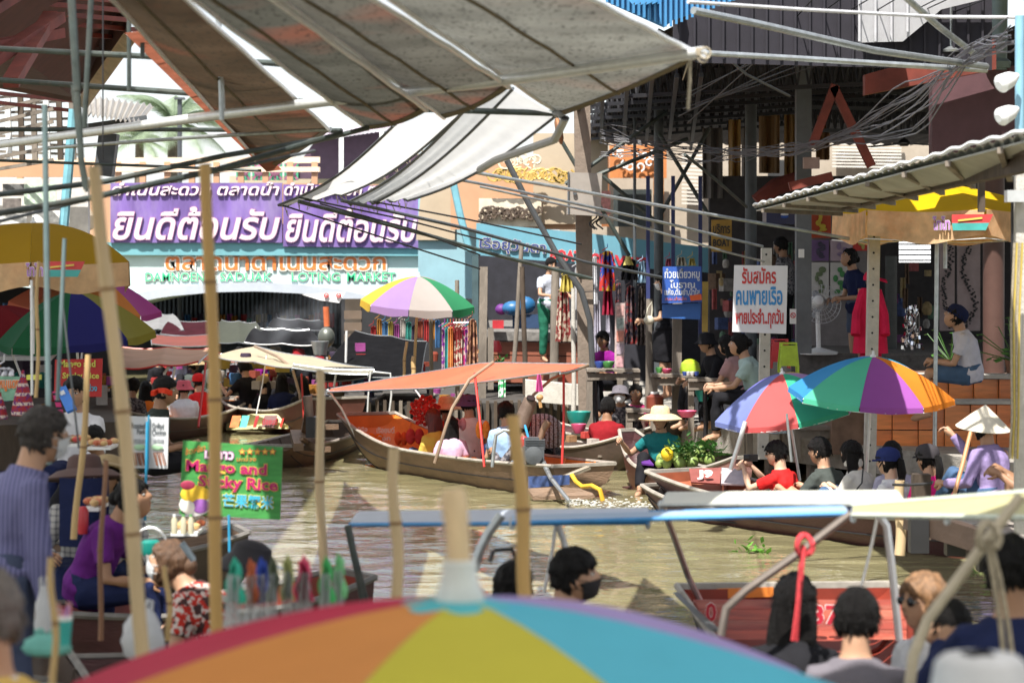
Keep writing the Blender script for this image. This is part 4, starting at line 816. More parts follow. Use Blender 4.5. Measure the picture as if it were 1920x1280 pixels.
# pedestal fan
fn = thing('pedestal_fan', 'white pedestal fan with round wire grille in front of the paintings', 'fan', P(1535, 664, 31)); c = P(1540, 570, 31)
g = MB(); b0 = P(1535, 664, 31); g.lathe(b0, [(.24, 0), (.25, .03), (.10, .07), (.03, .09)], 24); g.tube([b0+V((0,0,.06)), P(1533, 585, 31)], .03, 10); g.build('stand', PLW, fn)
g = MB(); g.lathe(P(1534, 565, 31), [(.02,-.14),(.09,-.10),(.10,0),(.06,.08),(.01,.10)], 16, 0, Matrix.Rotation(R(75), 3, 'X')); g.build('motor', PLW, fn)
WIRE = mat('grille wire', (.55,.55,.57), .4, .4); g = MB()
for rr_ in (.08, .14, .20, .25): g.tube([c+V((math.cos(a)*rr_, -.05+rr_*.1, math.sin(a)*rr_)) for a in [k*math.pi/12 for k in range(25)]], .005, 5)
for k in range(24): a = k*math.pi/12; g.tube([c+V((math.cos(a)*.04, -.06, math.sin(a)*.04)), c+V((math.cos(a)*.25, -.03, math.sin(a)*.25))], .003, 4)
g.build('grille', WIRE, fn)
for k in range(3): g = MB(); a = k*2.09; g.sph(c+V((math.cos(a)*.11, 0, math.sin(a)*.11)), (.10, .012, .05), 10, 6, 0, Matrix.Rotation(-a, 3, 'Y')); g.build('blade', mat('clear grey blade', (.30,.32,.36), .3), fn)
# red outfit on a stand, silver foil chimes
rd = thing('mannequin', 'bright pink red coat and cap displayed on a mannequin beside the white concrete post', 'mannequin', P(1632, 668, 29.5)); RC = cloth('pink red cloth', (.62,.02,.07))
g = MB(); g.sheet(lambda u, v: P(1632, 540, 29.5)+V((math.cos(u*6.283)*(.10+.11*v**.6), math.sin(u*6.283)*(.08+.08*v)+.015*math.sin(u*40), -v*.80)), 28, 8, .02)
for sg in (-1, 1): g.tube([P(1632+sg*14, 545, 29.5), P(1632+sg*26, 590, 29.4), P(1632+sg*28, 628, 29.3)], [.05,.055,.06], 8)
g.build('coat', RC, rd); g = MB(); g.sph(P(1634, 525, 29.5), (.075,.085,.10), 14, 10); g.tube([P(1634, 535, 29.5), P(1634, 552, 29.5)], .04, 8); g.build('head', mat('dark mannequin', (.08,.04,.03)), rd)
g = MB(); g.lathe(P(1634, 524, 29.5), [(.10,-.01),(.10,.04),(.07,.09),(.01,.11)], 18); g.slab([P(1640, 518, 29.4), P(1640, 521, 29.35), P(1664, 529, 29.3), P(1662, 524, 29.4)], .012); g.build('cap', RC, rd)
g = MB(); g.bar(P(1620, 672, 29.5), P(1620, 640, 29.5), .09); g.bar(P(1645, 672, 29.5), P(1645, 640, 29.5), .09); g.build('trousers', RC, rd)
ch = MB(); c = P(1709, 575, 29.5)
for i in range(90):
    p = c+V((rnd.uniform(-.07, .07)*(1+i/90), rnd.uniform(-.05, .05), -i*.0058)); ch.box(p, (.03, .004, .045), M=Matrix.Rotation(rnd.uniform(0, 3), 3, 'Z')@Matrix.Rotation(rnd.uniform(-.6, .6), 3, 'X'))
tag(ch.build('foil_chime', mat('silver foil', (.75,.76,.78), .15, 1.0), smooth=0), 'silver foil spiral hanging between the shop door and the seated man', 'ornament')
# plastic stools
def stool(x, y, d, m, label, s=1., n=3):
    t = thing('plastic_stool', label, 'stool', P(x, y, d)); b0 = P(x, y, d)
    for k in range(n):
        z = .05*k; g = MB(); g.box(b0+V((0,0,.44+z)), (.30*s, .28*s, .025)); g.build('seat', m, t)
        for sx in (-1, 1):
            for sy in (-1, 1): g = MB(); g.bar(b0+V((sx*.13*s, sy*.12*s, .43+z)), b0+V((sx*.17*s, sy*.15*s, z)), .05, .03); g.build('leg', m, t)
        for zz in (.15, .27, .37): g = MB(); wv = .30+(.44-zz)*.12; g.box(b0+V((0, -.13-(.43-zz)*.08, zz+z)), (wv*s, .02, .05)); g.build('rail', m, t)
    t.scale = (.62, .62, .62)
stool(1478, 698, 27.5, mat('lime plastic', (.36,.50,.03), .4), 'lime green plastic stools stacked behind the rainbow umbrella'); stool(1462, 690, 28.2, mat('red plastic', (.45,.03,.04), .4), 'red plastic stools half hidden behind the lime green ones')
# plants right of the column
def plant(x, y, d, label, n=26, r=.28, col=(.06,.16,.03)):
    t = thing('potted_plant', label, 'plant', P(x, y, d)); b0 = P(x, y, d); g = MB(); g.lathe(b0, [(.10,0),(.13,.18),(.14,.20),(.11,.19),(.01,.18)], 14); g.build('pot', mat('brown pot', (.2,.09,.05)), t)
    m = mat('leaf %.2f' % col[1], col, .5, var=.35, scale=12, trans=.2)
    g = MB()
    for i in range(n):
        a, e = rnd.uniform(0, 6.28), rnd.uniform(.1, 1.4); dr = V((math.cos(a)*math.cos(e), math.sin(a)*math.cos(e), math.sin(e))); p = b0+V((0,0,.18)); q = p+dr*r*rnd.uniform(.6, 1.3)*1.6; s = dr.cross(V((0,0,1))).normalized()*r*.22; w = q+dr*r*.25+V((0,0,-.06))
        g.tube([p, q], .006, 4); g.add([q, q.lerp(w, .5)+s, w, q.lerp(w, .5)-s], [(0,1,2,3)])
    g.build('foliage', m, t, smooth=0); return t
plant(1905, 706, 27.7, 'big leafed potted plant at the right edge behind the brown column', 30, .3)
plant(1782, 706, 28.2, 'potted plant between the grey umbrella pole and the seated man', 22, .22)
# ---------------------------------------------------------------- near tin roof on the right
tr = thing('tin_roof', 'low corrugated tin roof with bright scalloped edge above the yellow umbrella', 'roof', V((4.5, 20, 3.2)))
TINB = mat('bright tin sheet', (.52,.55,.53), .42, .35, var=.12, scale=4, dirt=.3, dcol=(.20,.19,.16))
TINU = mat('old tin underside', (.36,.37,.33), .6, .2, var=.15, scale=3, dirt=.4, dcol=(.15,.14,.11))
RA, RB2, RC2, RD2 = P(1413, 388, 24), P(1935, 246, 13), P(1935, 308, 14.2), P(1565, 394, 25.5)
corr(RA, RD2, RC2, RB2, 46, .010, TINB, 'sheet', tr)
g = MB(); dn = V((0, 0, .03)); g.slab([RA.lerp(RD2, .03)-dn, RD2-dn, RC2-dn, RB2.lerp(RC2, .05)-dn], .012, off=V((0,0,1))); g.build('lining', TINU, tr, smooth=0)
g = MB(); ups = V((0, 0, .022)); g.tube([RA.lerp(RB2, k/240)+ups*.8+V((0,0,.007*math.sin(k*.55)+.004*math.sin(k*.13))) for k in range(241)], .014, 6); g.build('sun_white_rim', mat('sun-white sheet rim', (.80,.82,.82), .5, var=.1), tr)  # white colour paints sunlight onto the edge of the sheet
for i in range(8):
    a = RA.lerp(RB2, .06+i*.125)-V((0,0,.06)); b = RD2.lerp(RC2, .06+i*.125)-V((0,0,.06)); g = MB(); g.bar(a, b, .035, .035); g.build('purlin', WOOD, tr, smooth=0)
for a, b, w in (((1570, 386, 24), (1935, 304, 13.6), .10), ((1720, 314, 18.5), (1935, 280, 13.5), .06), ((1560, 372, 22), (1700, 340, 18), .05)):
    g = MB(); g.bar(P(*a), P(*b), .07, w); g.build('beam', WOODD, tr, smooth=0)
post(1840, 312, 398, 12, 19.5, 'short dark timber hanging from the tin roof beam', WOODD, rnd_=False)
# far right pole with white speakers
rp = thing('utility_pole', 'pale blue pole at the right edge carrying white lamp heads and cables', 'pole', P(1912, 900, 16))
g = MB(); g.tube([P(1912, 250, 16), P(1912, 30, 16)], px(9, 16), 12); g.build('shaft', mat('pale blue pole', (.22,.42,.55), .5, var=.1), rp)
g = MB(); g.bar(P(1914, 1000, 16), P(1914, 255, 16), px(22, 16)); g.build('lower_post', CONCP, rp, smooth=0)
for (x, y) in ((1888, 152), (1888, 214)):
    g = MB(); a = P(x-16, y+8, 15.8); b = P(x+20, y-10, 15.9); g.tube([a, a.lerp(b, .15), a.lerp(b, .6), b], [px(8, 16), px(22, 16)*.8, px(15, 16), px(5, 16)], 14); g.build('lamp_head', PLW, rp)
g = MB(); g.tube([P(1900, 360, 16.2), P(1900, 780, 16.2)], px(5, 16), 8); g.build('conduit', BLACK, rp)
g = MB(); g.box(P(1903, 368, 15.9), (px(34, 16), .1, px(22, 16))); g.build('insulator_box', mat('clear grey box', (.45,.47,.48), .3), rp)
for i in range(4):
    g = MB(); g.tube([P(1902+i*5, 455, 15.7), P(1896+i*5, 600, 15.7), P(1898+i*4, 780, 15.7), P(1893+i*5, 860, 15.7)], .008, 5); g.build('strap', [ROPE, mat('yellow cord', (.5,.38,.08))][i % 2], rp)
# ---------------------------------------------------------------- overhead grey awnings on poles
def awn_mat(name, c, red=.5):
    m = mat(name, c, .85, var=.42, scale=1.1, trans=.19, spec=.1, dirt=.35, dcol=(.07,.075,.06), stretch=(1,1,1))
    n = m.node_tree.nodes; l = m.node_tree.links
    # reddish faded patches and fine dark mould specks
    b = n['Principled BSDF']; src = b.inputs['Base Color'].links[0].from_socket; tc = [x for x in n if x.type == 'TEX_COORD'][0]
    nz = n.new('ShaderNodeTexNoise'); nz.inputs['Scale'].default_value = .75; nz.inputs['Detail'].default_value = 3; l.new(tc.outputs['Object'], nz.inputs[0])
    r = n.new('ShaderNodeValToRGB'); r.color_ramp.elements[0].position = .52; r.color_ramp.elements[1].position = .66; l.new(nz.outputs[0], r.inputs[0])
    k = n.new('ShaderNodeMath'); k.operation = 'MULTIPLY'; k.inputs[1].default_value = red; l.new(r.outputs[0], k.inputs[0])
    mx = n.new('ShaderNodeMix'); mx.data_type = 'RGBA'; l.new(k.outputs[0], mx.inputs['Factor']); l.new(src, mx.inputs[6]); mx.inputs[7].default_value = (.34,.11,.07,1)
    mp = n.new('ShaderNodeMapping'); mp.inputs['Scale'].default_value = (1, .28, 1); l.new(tc.outputs['Object'], mp.inputs[0])
    n2 = n.new('ShaderNodeTexNoise'); n2.inputs['Scale'].default_value = 42; n2.inputs['Detail'].default_value = 2; l.new(mp.outputs[0], n2.inputs[0])
    r2 = n.new('ShaderNodeValToRGB'); r2.color_ramp.elements[0].position = .56; r2.color_ramp.elements[1].position = .68; l.new(n2.outputs[0], r2.inputs[0])
    k2 = n.new('ShaderNodeMath'); k2.operation = 'MULTIPLY'; k2.inputs[1].default_value = .65; l.new(r2.outputs[0], k2.inputs[0])
    m3 = n.new('ShaderNodeMix'); m3.data_type = 'RGBA'; l.new(k2.outputs[0], m3.inputs['Factor']); l.new(mx.outputs[2], m3.inputs[6]); m3.inputs[7].default_value = (.035,.035,.03,1)
    l.new(m3.outputs[2], b.inputs['Base Color'])
    for x in n:
        if x.type == 'BSDF_TRANSLUCENT': l.new(m3.outputs[2], x.inputs[0])
    return m
AW = [awn_mat('brown grey awning cloth', (.105,.072,.048), .45), awn_mat('grey green awning cloth', (.12,.12,.105), .75), awn_mat('grey awning cloth', (.17,.165,.145), .6), awn_mat('light grey awning cloth', (.29,.29,.265), .25)]
BORD = mat('dark stained awning hem', (.10,.075,.035), .8, var=.3)
def bil(a, b, c, d, u, v): return a.lerp(b, u).lerp(d.lerp(c, u), v)
def awning(A, B, C, D, m, label, sag=.06, tail=True, seams=1):
    """A,B far lower corners (left,right); D,C near upper corners"""
    c = (A+B)/2; t = thing('awning', label, 'awning', c, 'long grey cloth awnings stretched overhead')
    g = MB(); f = lambda u, v: bil(A, B, C, D, u, v)-V((0,0,sag*math.sin(u*math.pi)*(.5+.5*v)))+V((0,0,.004*math.sin(v*23+u*5)))
    g.sheet(f, 10, 24, .004); g.build('cloth', m, t)
    g = MB(); g.sheet(lambda u, v: f(u, v*.035)-V((0,0,.012)), 10, 2, .006); g.build('hem', BORD, t)
    for uu in ([0, 1]+([.5] if seams else [])):
        g = MB(); g.tube([f(uu, v/12)-V((0,0,.01 if uu in (0,1) else .014)) for v in range(13)], .014 if uu in (0, 1) else .009, 6); g.build('edge_rope' if uu in (0, 1) else 'seam', STEELW if uu in (0, 1) else BORD, t)
    return t
ZA = 3.6
def PA(x, y, z=ZA): d = (z-HC)*F/(YH-y); return P(x, y, d)
def up(x, y, z=3.75): return PA(x, y, z)
awning(PA(502, 318, 3.55), PA(618, 241, 3.6), P(290, -60, 10.0), P(160, -60, 10.6), AW[0], 'brown grey awning strip farthest left, over the palm gap', .04)
awning(PA(690, 240, 3.5), PA(800, 204, 3.5), P(436, -60, 9.9), P(290, -60, 10), AW[1], 'second awning strip from the left with reddish stains')
awning(PA(833, 219, 3.55), PA(955, 160, 3.55), P(620, -60, 9.6), P(452, -60, 9.9), AW[2], 'third awning strip from the left, ending in a curled hem')
awning(PA(1053, 214), PA(1312, 101), P(1005, -60, 9.4), P(650, -60, 9.5), AW[3], 'broad light grey awning at the right end of the strips', .04)
# the same strips go on over the place the picture is taken from
for i, (xa, xb) in enumerate(((160, 290), (300, 436), (452, 620), (650, 1005))):
    a, b = P(xa, -70, 9.9), P(xb, -70, 9.6); dr = V((-.25, -1, 0)); g = MB(); g.sheet(lambda u, v: a.lerp(b, u)+V((0,0,.03))+dr*v*6.2+V((0,0,.25*v)), 6, 8, .004)
    tag(g.build('rear_awning', AW[i]), ['awning cloth carrying on from the farthest left strip above the frame', 'awning cloth carrying on from the second strip above the frame', 'awning cloth carrying on from the third strip above the frame', 'awning cloth carrying on from the broad right strip above the frame'][i], 'awning')
g = MB(); e0, e1 = P(233, 62, 14.5), PA(500, 322, 3.5); g.sheet(lambda u, v: e0.lerp(e1, v)+V((u*.16, 0, u*.02)), 1, 8, .004); tag(g.build('awning_border', mat('red brown faded border cloth', (.30,.10,.06), .8, trans=.35, var=.25)), 'red brown border strip along the left edge of the leftmost awning', 'awning')
def pole(pts, r, m, label, cat='pole', name='awning_pole', extra=None, n=8):
    g = MB(); g.tube([P(*q) for q in pts], r, n)
    return tag(g.build(name, m), label, cat)
fp = thing('awning_bar', 'long pale steel tube rising to the right across the awnings, rope loop at its tip', 'pole', P(650, 185, 15))
g = MB(); g.tube([P(-40, 276, 21.5), P(400, 217, 17.2), P(660, 184, 15.2), P(950, 150, 13.6), P(1250, 108, 12.2), P(1318, 98, 12)], [.036,.036,.034,.032,.030,.030], 12); g.build('tube', STEELW, fp)
g = MB()
for k, (x, y, r) in enumerate(((1322, 100, .028), (1318, 108, .024))): cc = P(x, y, 11.95); g.tube([cc+V((math.cos(a)*r, .01*k, math.sin(a)*r)) for a in [i*math.pi/7 for i in range(15)]], .005, 5)
g.tube([P(1310, 104, 11.96), P(1308, 90, 11.96)], .014, 6); g.build('rope_loop', ROPE, fp)
pole([(-30, 90, 17), (500, 118, 15.5), (950, 158, 14)], .020, PIPED, 'upper dark pipe crossing the awnings, ending at the third strip', name='dark_pipe')
pole([(-30, 148, 19), (400, 178, 18), (760, 204, 17.2), (1052, 213, 16.8)], .022, PIPED, 'second dark pipe crossing the awnings, ending at the broad awning', name='dark_pipe')
pole([(-30, 243, 22), (300, 243, 22), (640, 245, 20)], .02, PIPED, 'dark pipe level across the palm gap', name='dark_pipe')
pole([(90, 278, 21), (360, 258, 20), (620, 242, 19)], .016, STEEL, 'thin grey pipe slightly rising to the right in the palm gap', name='thin_pipe')
pole([(-30, 368, 15), (200, 340, 15.3), (420, 292, 15.8), (620, 258, 16.2), (690, 240, 16.4)], .018, PIPED, 'dark sagging pole from the left edge up to the second awning hem', name='dark_pipe')
pole([(-30, 405, 13), (165, 372, 13.4), (400, 320, 14), (640, 250, 15)], .018, PIPED, 'lower dark pole crossing the purple banner top', name='dark_pipe')
pole([(-30, 422, 13.2), (200, 366, 13.6), (390, 325, 14), (590, 283, 15)], .010, DKST, 'thin grey rod below the lower dark pole at upper left', name='thin_pipe')
pole([(-30, 300, 24), (300, 312, 24), (490, 320, 24)], .014, PIPED, 'thin dark cable level above the purple banner', 'cable', name='cable')
for i, (x, y0, y1, d) in enumerate(((242, -20, 170, 15), (267, -20, 110, 15), (133, -20, 170, 13), (407, -20, 205, 15), (412, 60, 225, 14.8), (172, -20, 240, 13.4), (193, -20, 300, 16))):
    pole([(x, y0, d), (x+[0, 0, 12, 10, 4, -14, 0][i], y1, d)], [.014, .014, .022, .018, .016, .016, .005][i], [PIPED, PIPED, PIPED, STEEL, STEEL, PIPED, BLACK][i], ['dark hanging rod at the left end of the awnings, longer one', 'short dark hanging rod beside the longer one', 'thick dark pole leaning under the red roof', 'pale upright rod hanging in front of the second awning', 'grey rod tied to the long pale tube', 'dark leaning pole right of the thick one under the red roof', 'thin black vertical wire left of the palm'][i], 'rod', 'hanging_rod')
pole([(145, 170, 13), (152, 300, 13), (162, 355, 13)], .018, PIPED, 'dark pole continuing down to the bamboo at upper left', name='hanging_rod')
pole([(136, 160, 13.2), (150, 290, 13.2), (163, 360, 13.2)], .010, PIPED, 'thin dark rod beside the leaning pole at upper left', name='hanging_rod')
# unseen cloth added over the near bank to soften the sun there
wr = thing('near_shade_cloth', 'unseen grey cloth added above the frame to shade the near bank', 'roof', V((0, 2, 4.2)))
g = MB(); g.slab([V((-7, -5, 4.1)), V((8, -5, 4.1)), V((8, 7.8, 4.0)), V((-1.2, 7.8, 4.0)), V((-1.6, 10.4, 4.0)), V((-7, 10.4, 4.0))], .004, off=V((0,0,-1))); g.f = g.f[:1]; g.mi = g.mi[:1]; g.build('net', mat('grey shade cloth', (.55,.55,.53), .9, trans=.62), wr, smooth=0)
for x in (-6.5, -3.2, 0, 3.2, 6.5): g = MB(); g.bar(V((x, -5, 3.98)), V((x, 7.6, 3.9)), .06, .1); g.build('beam', WOODD, wr, smooth=0)
lr = thing('left_shade_cloth', 'unseen grey cloth added above the frame to shade the left bank', 'roof', V((-6, 20, 6.5)))  # unseen blocker added to darken the left bank
g = MB(); g.slab([V((-13, 9, 6.6)), V((-3.3, 9, 6.6)), V((-3.6, 30, 6.6)), V((-13, 30, 6.6))], .004, off=V((0,0,-1))); g.f = g.f[:1]; g.mi = g.mi[:1]; g.build('net', mat('grey shade cloth'), lr, smooth=0)
# white sun cloths
WCL = mat('white awning cloth', (.74,.74,.74), .8, var=.05, trans=.42, spec=.1, dirt=.12, dcol=(.45,.45,.47)); WCG = mat('pale grey awning cloth', (.50,.51,.52), .8, var=.07, trans=.40, spec=.1)
def hang(A, B, C, D, m, label, sag, nm='white_cloth', n=18, parts=None):
    t = thing(nm, label, 'awning', (C+D)/2)
    f = lambda u, v: bil(A, B, C, D, u, v)-V((0,0,sag*math.sin(v*math.pi)))+V((0,0,.02*math.sin(u*14+v*3)*v))
    g = MB(); g.sheet(f, 14, n, .004); g.build('cloth', m, t)
    for uu in (0, 1): g = MB(); g.tube([f(uu, v/12) for v in range(13)], .012, 6); g.build('edge_rope', DKST, t)
    g = MB(); g.tube([f(u/8, 1) for u in range(9)], .014, 6); g.build('lower_bar', DKST, t)
    for k in range(5):
        a = f(.1+.2*k, 1); g = MB(); g.tube([a, a+V((rnd.uniform(-.04, .04), 0, -.09)), a+V((.02, .02, -.04))], .004, 4); g.build('tie', ROPE, t)
    return t
hang(P(738, 236, 17.5), P(878, 200, 17), P(642, 362, 22), P(522, 385, 22.5), WCL, 'white cloth hanging down to the left over the purple banners', .10)
hang(P(880, 198, 17), P(962, 166, 16.5), P(700, 378, 21.5), P(652, 380, 22), WCG, 'grey middle cloth between the two white cloths', .10)
hang(P(960, 168, 16.6), P(1044, 216, 16.8), P(765, 372, 21), P(700, 378, 21.5), WCL, 'bright white cloth on the right running down from the broad awning', .10)
pole([(1044, 214, 16.8), (1060, 222, 16.5), (1040, 262, 17), (930, 300, 18), (900, 318, 18.5)], .03, mat('grey rolled cloth', (.42,.42,.43), .8, var=.1), 'rolled grey cloth under the tip of the bright white cloth', 'awning', 'rolled_cloth')
lac = MB()
for k in range(9):
    a = P(838-k*24, 250+k*13.5, 19+k*.35); lac.tube([a, a+V((.02, 0, -.09)), a+V((-.04, 0, -.05))], .006, 4)
tag(lac.build('lacing', ROPE), 'rope lacing along the seam of the white cloth', 'rope')
# light steel tubes across to the right posts
PT = [([(882, 322, 24), (1280, 393, 25), (1625, 453, 25.4)], .018, STEEL, 'upper grey steel tube reaching from the white cloth to the concrete post', 'pole'),
 ([(770, 320, 23), (955, 355, 24), (1255, 420, 25), (1430, 462, 25.8)], .015, STEEL, 'grey steel tube reaching the post of the white sign', 'pole'),
 ([(900, 350, 24), (1100, 395, 24.5), (1360, 472, 25.6), (1432, 490, 25.9)], .012, STEEL, 'thin grey tube just above the blue noodle sign', 'pole'),
 ([(560, 378, 21), (800, 440, 22), (930, 478, 22.6), (1108, 522, 23)], .018, PIPED, 'dark tube sloping down from the white cloth to the concrete pole', 'pole'),
 ([(640, 376, 21), (860, 425, 22), (1100, 492, 24), (1240, 520, 25)], .016, DKST, 'dark grey tube sloping to the blue noodle sign', 'pole'),
 ([(530, 385, 21), (700, 440, 21.6), (900, 504, 22.2)], .008, BLACK, 'black wire sloping over the right purple banner', 'cable'),
 ([(600, 382, 21), (780, 432, 21.6), (900, 478, 22)], .008, BLACK, 'black wire just above the lowest wire on the banner', 'cable'),
 ([(700, 378, 21), (880, 412, 21.6), (1090, 458, 22.6)], .008, BLACK, 'black wire crossing in front of the blue fascia', 'cable'),
 ([(560, 370, 21), (760, 412, 21.6), (905, 450, 22)], .008, BLACK, 'black wire along the top of the purple letters', 'cable'),
 ([(1300, 20, 16), (1420, 45, 16.5), (1640, 95, 17.5), (1850, 125, 18.5)], .026, STEEL, 'grey steel tube slanting down to the right under the dark gable', 'pole'),
 ([(1290, 98, 18), (1500, 110, 18.5), (1850, 132, 19)], .022, STEEL, 'nearly level grey tube below the slanting one at the upper right', 'pole'),
 ([(1680, -20, 18), (1760, 50, 18.5), (1828, 102, 19)], .026, STEEL, 'short steep grey tube below the pale roof panel', 'pole'),
 ([(1290, 4, 15), (1500, 18, 16), (1760, 32, 17), (1910, 33, 17)], .012, mat('white cable', (.55,.55,.58), .5), 'white cable crossing the dark gable at the upper right', 'cable'),
 ([(1270, 30, 22), (1400, 140, 24), (1480, 180, 25)], .014, DKST, 'dark thin rod slanting under the hall roof', 'pole'),
 ([(1284, 290, 26), (1340, 335, 27), (1400, 388, 28)], .018, PIPED, 'dark strut between hanging panels and tin roof', 'pole'),
 ([(1280, 150, 26), (1294, 108, 12.1)], .006, ROPE, 'rope dropping from the awning tip', 'rope'),
 ([(1294, 108, 12.1), (1293, 160, 12.1), (1290, 205, 12.1)], .009, ROPE, 'frayed rope hanging from the tip of the long pale tube', 'rope')]
for pts, r, m, lb_, ct in PT: pole(pts, r, m, lb_, ct, name={'pole': 'steel_tube', 'cable': 'cable', 'rope': 'rope'}[ct])
# steel cross bracing near the concrete pole
for i, (a, b) in enumerate((((1060, 345), (1250, 210)), ((1065, 350), (1290, 260)), ((1050, 260), (1180, 480)), ((1130, 330), (1235, 420)), ((1236, 250), (1330, 405)), ((1330, 240), (1240, 400)))):
    pole([(a[0], a[1], 35+i*.2), (b[0], b[1], 35+i*.2)], .03, PIPED, ['dark cross brace left of the steel column', 'second dark cross brace left of the steel column', 'dark brace running down behind the electric box', 'dark brace between the box and the steel column', 'dark brace right of the steel column', 'dark brace crossing it right of the steel column'][i], 'brace', 'cross_brace')
# sagging electric cables
EC = mat('grey electric cable', (.10,.10,.115), .5, var=.3)
for i in range(15):
    r1 = random.Random(i); A = V((1890+r1.uniform(-10, 22), 38+r1.uniform(-14, 55), 0)); m1 = (1700+r1.uniform(-30, 30), 205+r1.uniform(-42, 48)); m2 = (1560+r1.uniform(-10, 10), 262+r1.uniform(-8, 12)); e = (1290+r1.uniform(-5, 5), 278+r1.uniform(-14, 34))
    cs = [(A.x, A.y, 16.2), (1800+r1.uniform(-14, 14), 118+r1.uniform(-24, 22), 18.5), (m1[0], m1[1], 21.5), (m2[0], m2[1], 25), (1480, 278+r1.uniform(-8, 14), 27.5), (1380, 283+r1.uniform(-8, 20), 30), (e[0], e[1], 32.3), (1100+r1.uniform(-6, 10), 250+r1.uniform(-30, 60), 32.6)]
    cs = [P(*c) for c in cs]; pts = []
    for k in range(len(cs)-1):
        p0, p1, p2, p3 = cs[max(0, k-1)], cs[k], cs[k+1], cs[min(len(cs)-1, k+2)]
        for s in range(5):
            t = s/5; pts.append(.5*((2*p1)+(p2-p0)*t+(2*p0-5*p1+4*p2-p3)*t*t+(3*p1-p0-3*p2+p3)*t**3)+V((0, 0, .015*math.sin(k*9+s*2.3+i))))
    g = MB(); g.tube(pts, r1.choice((.004, .005, .007)), 5); tag(g.build('electric_cable', EC), 'grey electric cable in the sagging bundle under the dark hall roof', 'cable', 'electric cables of the sagging bundle')
for i in range(7):
    r1 = random.Random(40+i); a = (1280+r1.uniform(-10, 30), 180+r1.uniform(-10, 60)); b = (1560+i*55+r1.uniform(-20, 20), -20)
    pole([(a[0], a[1], 26), ((a[0]+b[0])/2, (a[1]+b[1])/2+12, 24), (b[0], b[1], 21)], .006, BLACK, 'thin black wire rising to the right across the dark gable', 'cable', 'wire').__setitem__('group', 'thin wires rising across the dark gable')
# tall bamboo and metal poles in the near left
def bamboo(x0, y0, x1, y1, w, d, label, m=BAMB, joints=None, top=True):
    a = P(x0, y0, d); b = P(x1, y1, d); r = px(w, d)/2; t = thing('bamboo_pole', label, 'pole', b)
    n = max(2, int((b-a).length/.42)); pts = []; rs = []
    for k in range(n*4+1):
        s = k/(n*4); pts.append(a.lerp(b, s)+V((.008*math.sin(s*7+x0), 0, 0))); rs.append(r*(.9+.12*s)*(1.10 if k % 4 == 0 and 0 < k < n*4 else 1))
    g = MB(); g.tube(pts, rs, 14); g.build('culm', m, t)
    for k in range(1, n):
        p = a.lerp(b, k/n)+V((.008*math.sin(k/n*7+x0), 0, 0)); g = MB(); dr = (b-a).normalized()*.006; g.tube([p-dr, p+dr], r*1.16, 14); g.build('joint', BAMBJ, t)
    if top: g = MB(); g.tube([a-(b-a).normalized()*.003, a+(b-a).normalized()*.004], r*.62, 12); g.build('hollow', WOODD, t)
    return t
bamboo(180, 312, 272, 1230, 27, 8.2, 'tall blurred bamboo pole leaning right, nearest the left side', BAMBP)
bamboo(388, 308, 410, 1190, 24, 9.2, 'tall upright bamboo pole in front of the green mango sign', mat('golden bamboo', (.52,.32,.11), .45, var=.2, scale=9, stretch=(1,1,.12), dirt=.25, dcol=(.25,.13,.04)))
bamboo(598, 695, 606, 1110, 17, 12, 'slim bamboo pole rising between the painted boat and the orange canopy boat', BAMBP)
bamboo(738, 840, 745, 1120, 22, 9, 'bamboo pole with a pale cut end in front of the orange canopy boat', BAMBP)
bamboo(966, 778, 988, 1130, 27, 8.5, 'thick golden bamboo pole hiding the long-tail engine', mat('warm bamboo', (.50,.31,.11), .42, var=.2, scale=9, stretch=(1,1,.12), dirt=.3, dcol=(.22,.11,.03)))
bamboo(168, 665, 140, 1010, 12, 13.5, 'thin bamboo pole leaning left beside the brown hat vendor')
bamboo(98, 1045, 102, 1290, 13, 7.6, 'thin bamboo stick with dark joints at the lower left corner')
bamboo(196, 862, 186, 1200, 10, 11.5, 'dark jointed thin bamboo pole in front of the purple shirt vendor', mat('brown bamboo', (.26,.13,.07), .5, var=.3, scale=9, stretch=(1,1,.12)))
bamboo(312, 1060, 318, 1200, 11, 10, 'short thin bamboo stick beside the woman in the floral shirt')
bamboo(72, 490, 68, 745, 7, 15, 'thin bamboo stick standing left of the thick grey pole')
bamboo(1687, 900, 1688, 1040, 20, 18.5, 'pale bamboo mooring post bound with black straps beside the dark jetty', BAMBP)
post(1727, 888, 1010, 32, 18.3, 'dark square mooring timber beside the bamboo mooring post', WOODD, rnd_=False)
g = MB(); g.tube([P(1674, 908, 18.3), P(1700, 909, 18.2), P(1746, 906, 18.1), P(1748, 903, 18.4)], .012, 6); tag(g.build('strap', BLACK), 'black strap tying the bamboo mooring post to the dark timber', 'strap')
def mpole(x0, y0, x1, y1, w, d, m, label):
    g = MB(); g.tube([P(x0, y0, d), P(x1, y1, d)], px(w, d)/2, 12); return tag(g.build('metal_pole', m), label, 'pole')
mpole(84, 196, 92, 870, 11, 12.2, mat('grey green steel', (.14,.20,.21), .4, .3, var=.2), 'thick grey green steel pole behind the standing man')
mpole(121, 447, 108, 750, 8, 13, mat('grey green steel'  , (0,0,0)), 'thin grey green pole leaning in front of the green and blue umbrella')
mpole(118, 575, 148, 840, 4, 13, DKST, 'slim dark rod leaning right under the green and blue umbrella')
mpole(59, 525, 60, 740, 5, 15.5, STEELW, 'slim white tube at the far left under the yellow umbrella')
mpole(1757, 430, 1752, 880, 8, 25.3, STEEL, 'grey steel umbrella pole left of the seated man')
mpole(276, 790, 272, 975, 5, 15, mat('bright blue tube', (.03,.30,.52), .4), 'bright blue tube carrying the roasted pork sign')
mpole(429, 965, 431, 1070, 5, 13.5, mat('bright blue tube', (0,0,0)), 'bright blue tube under the green mango sign')
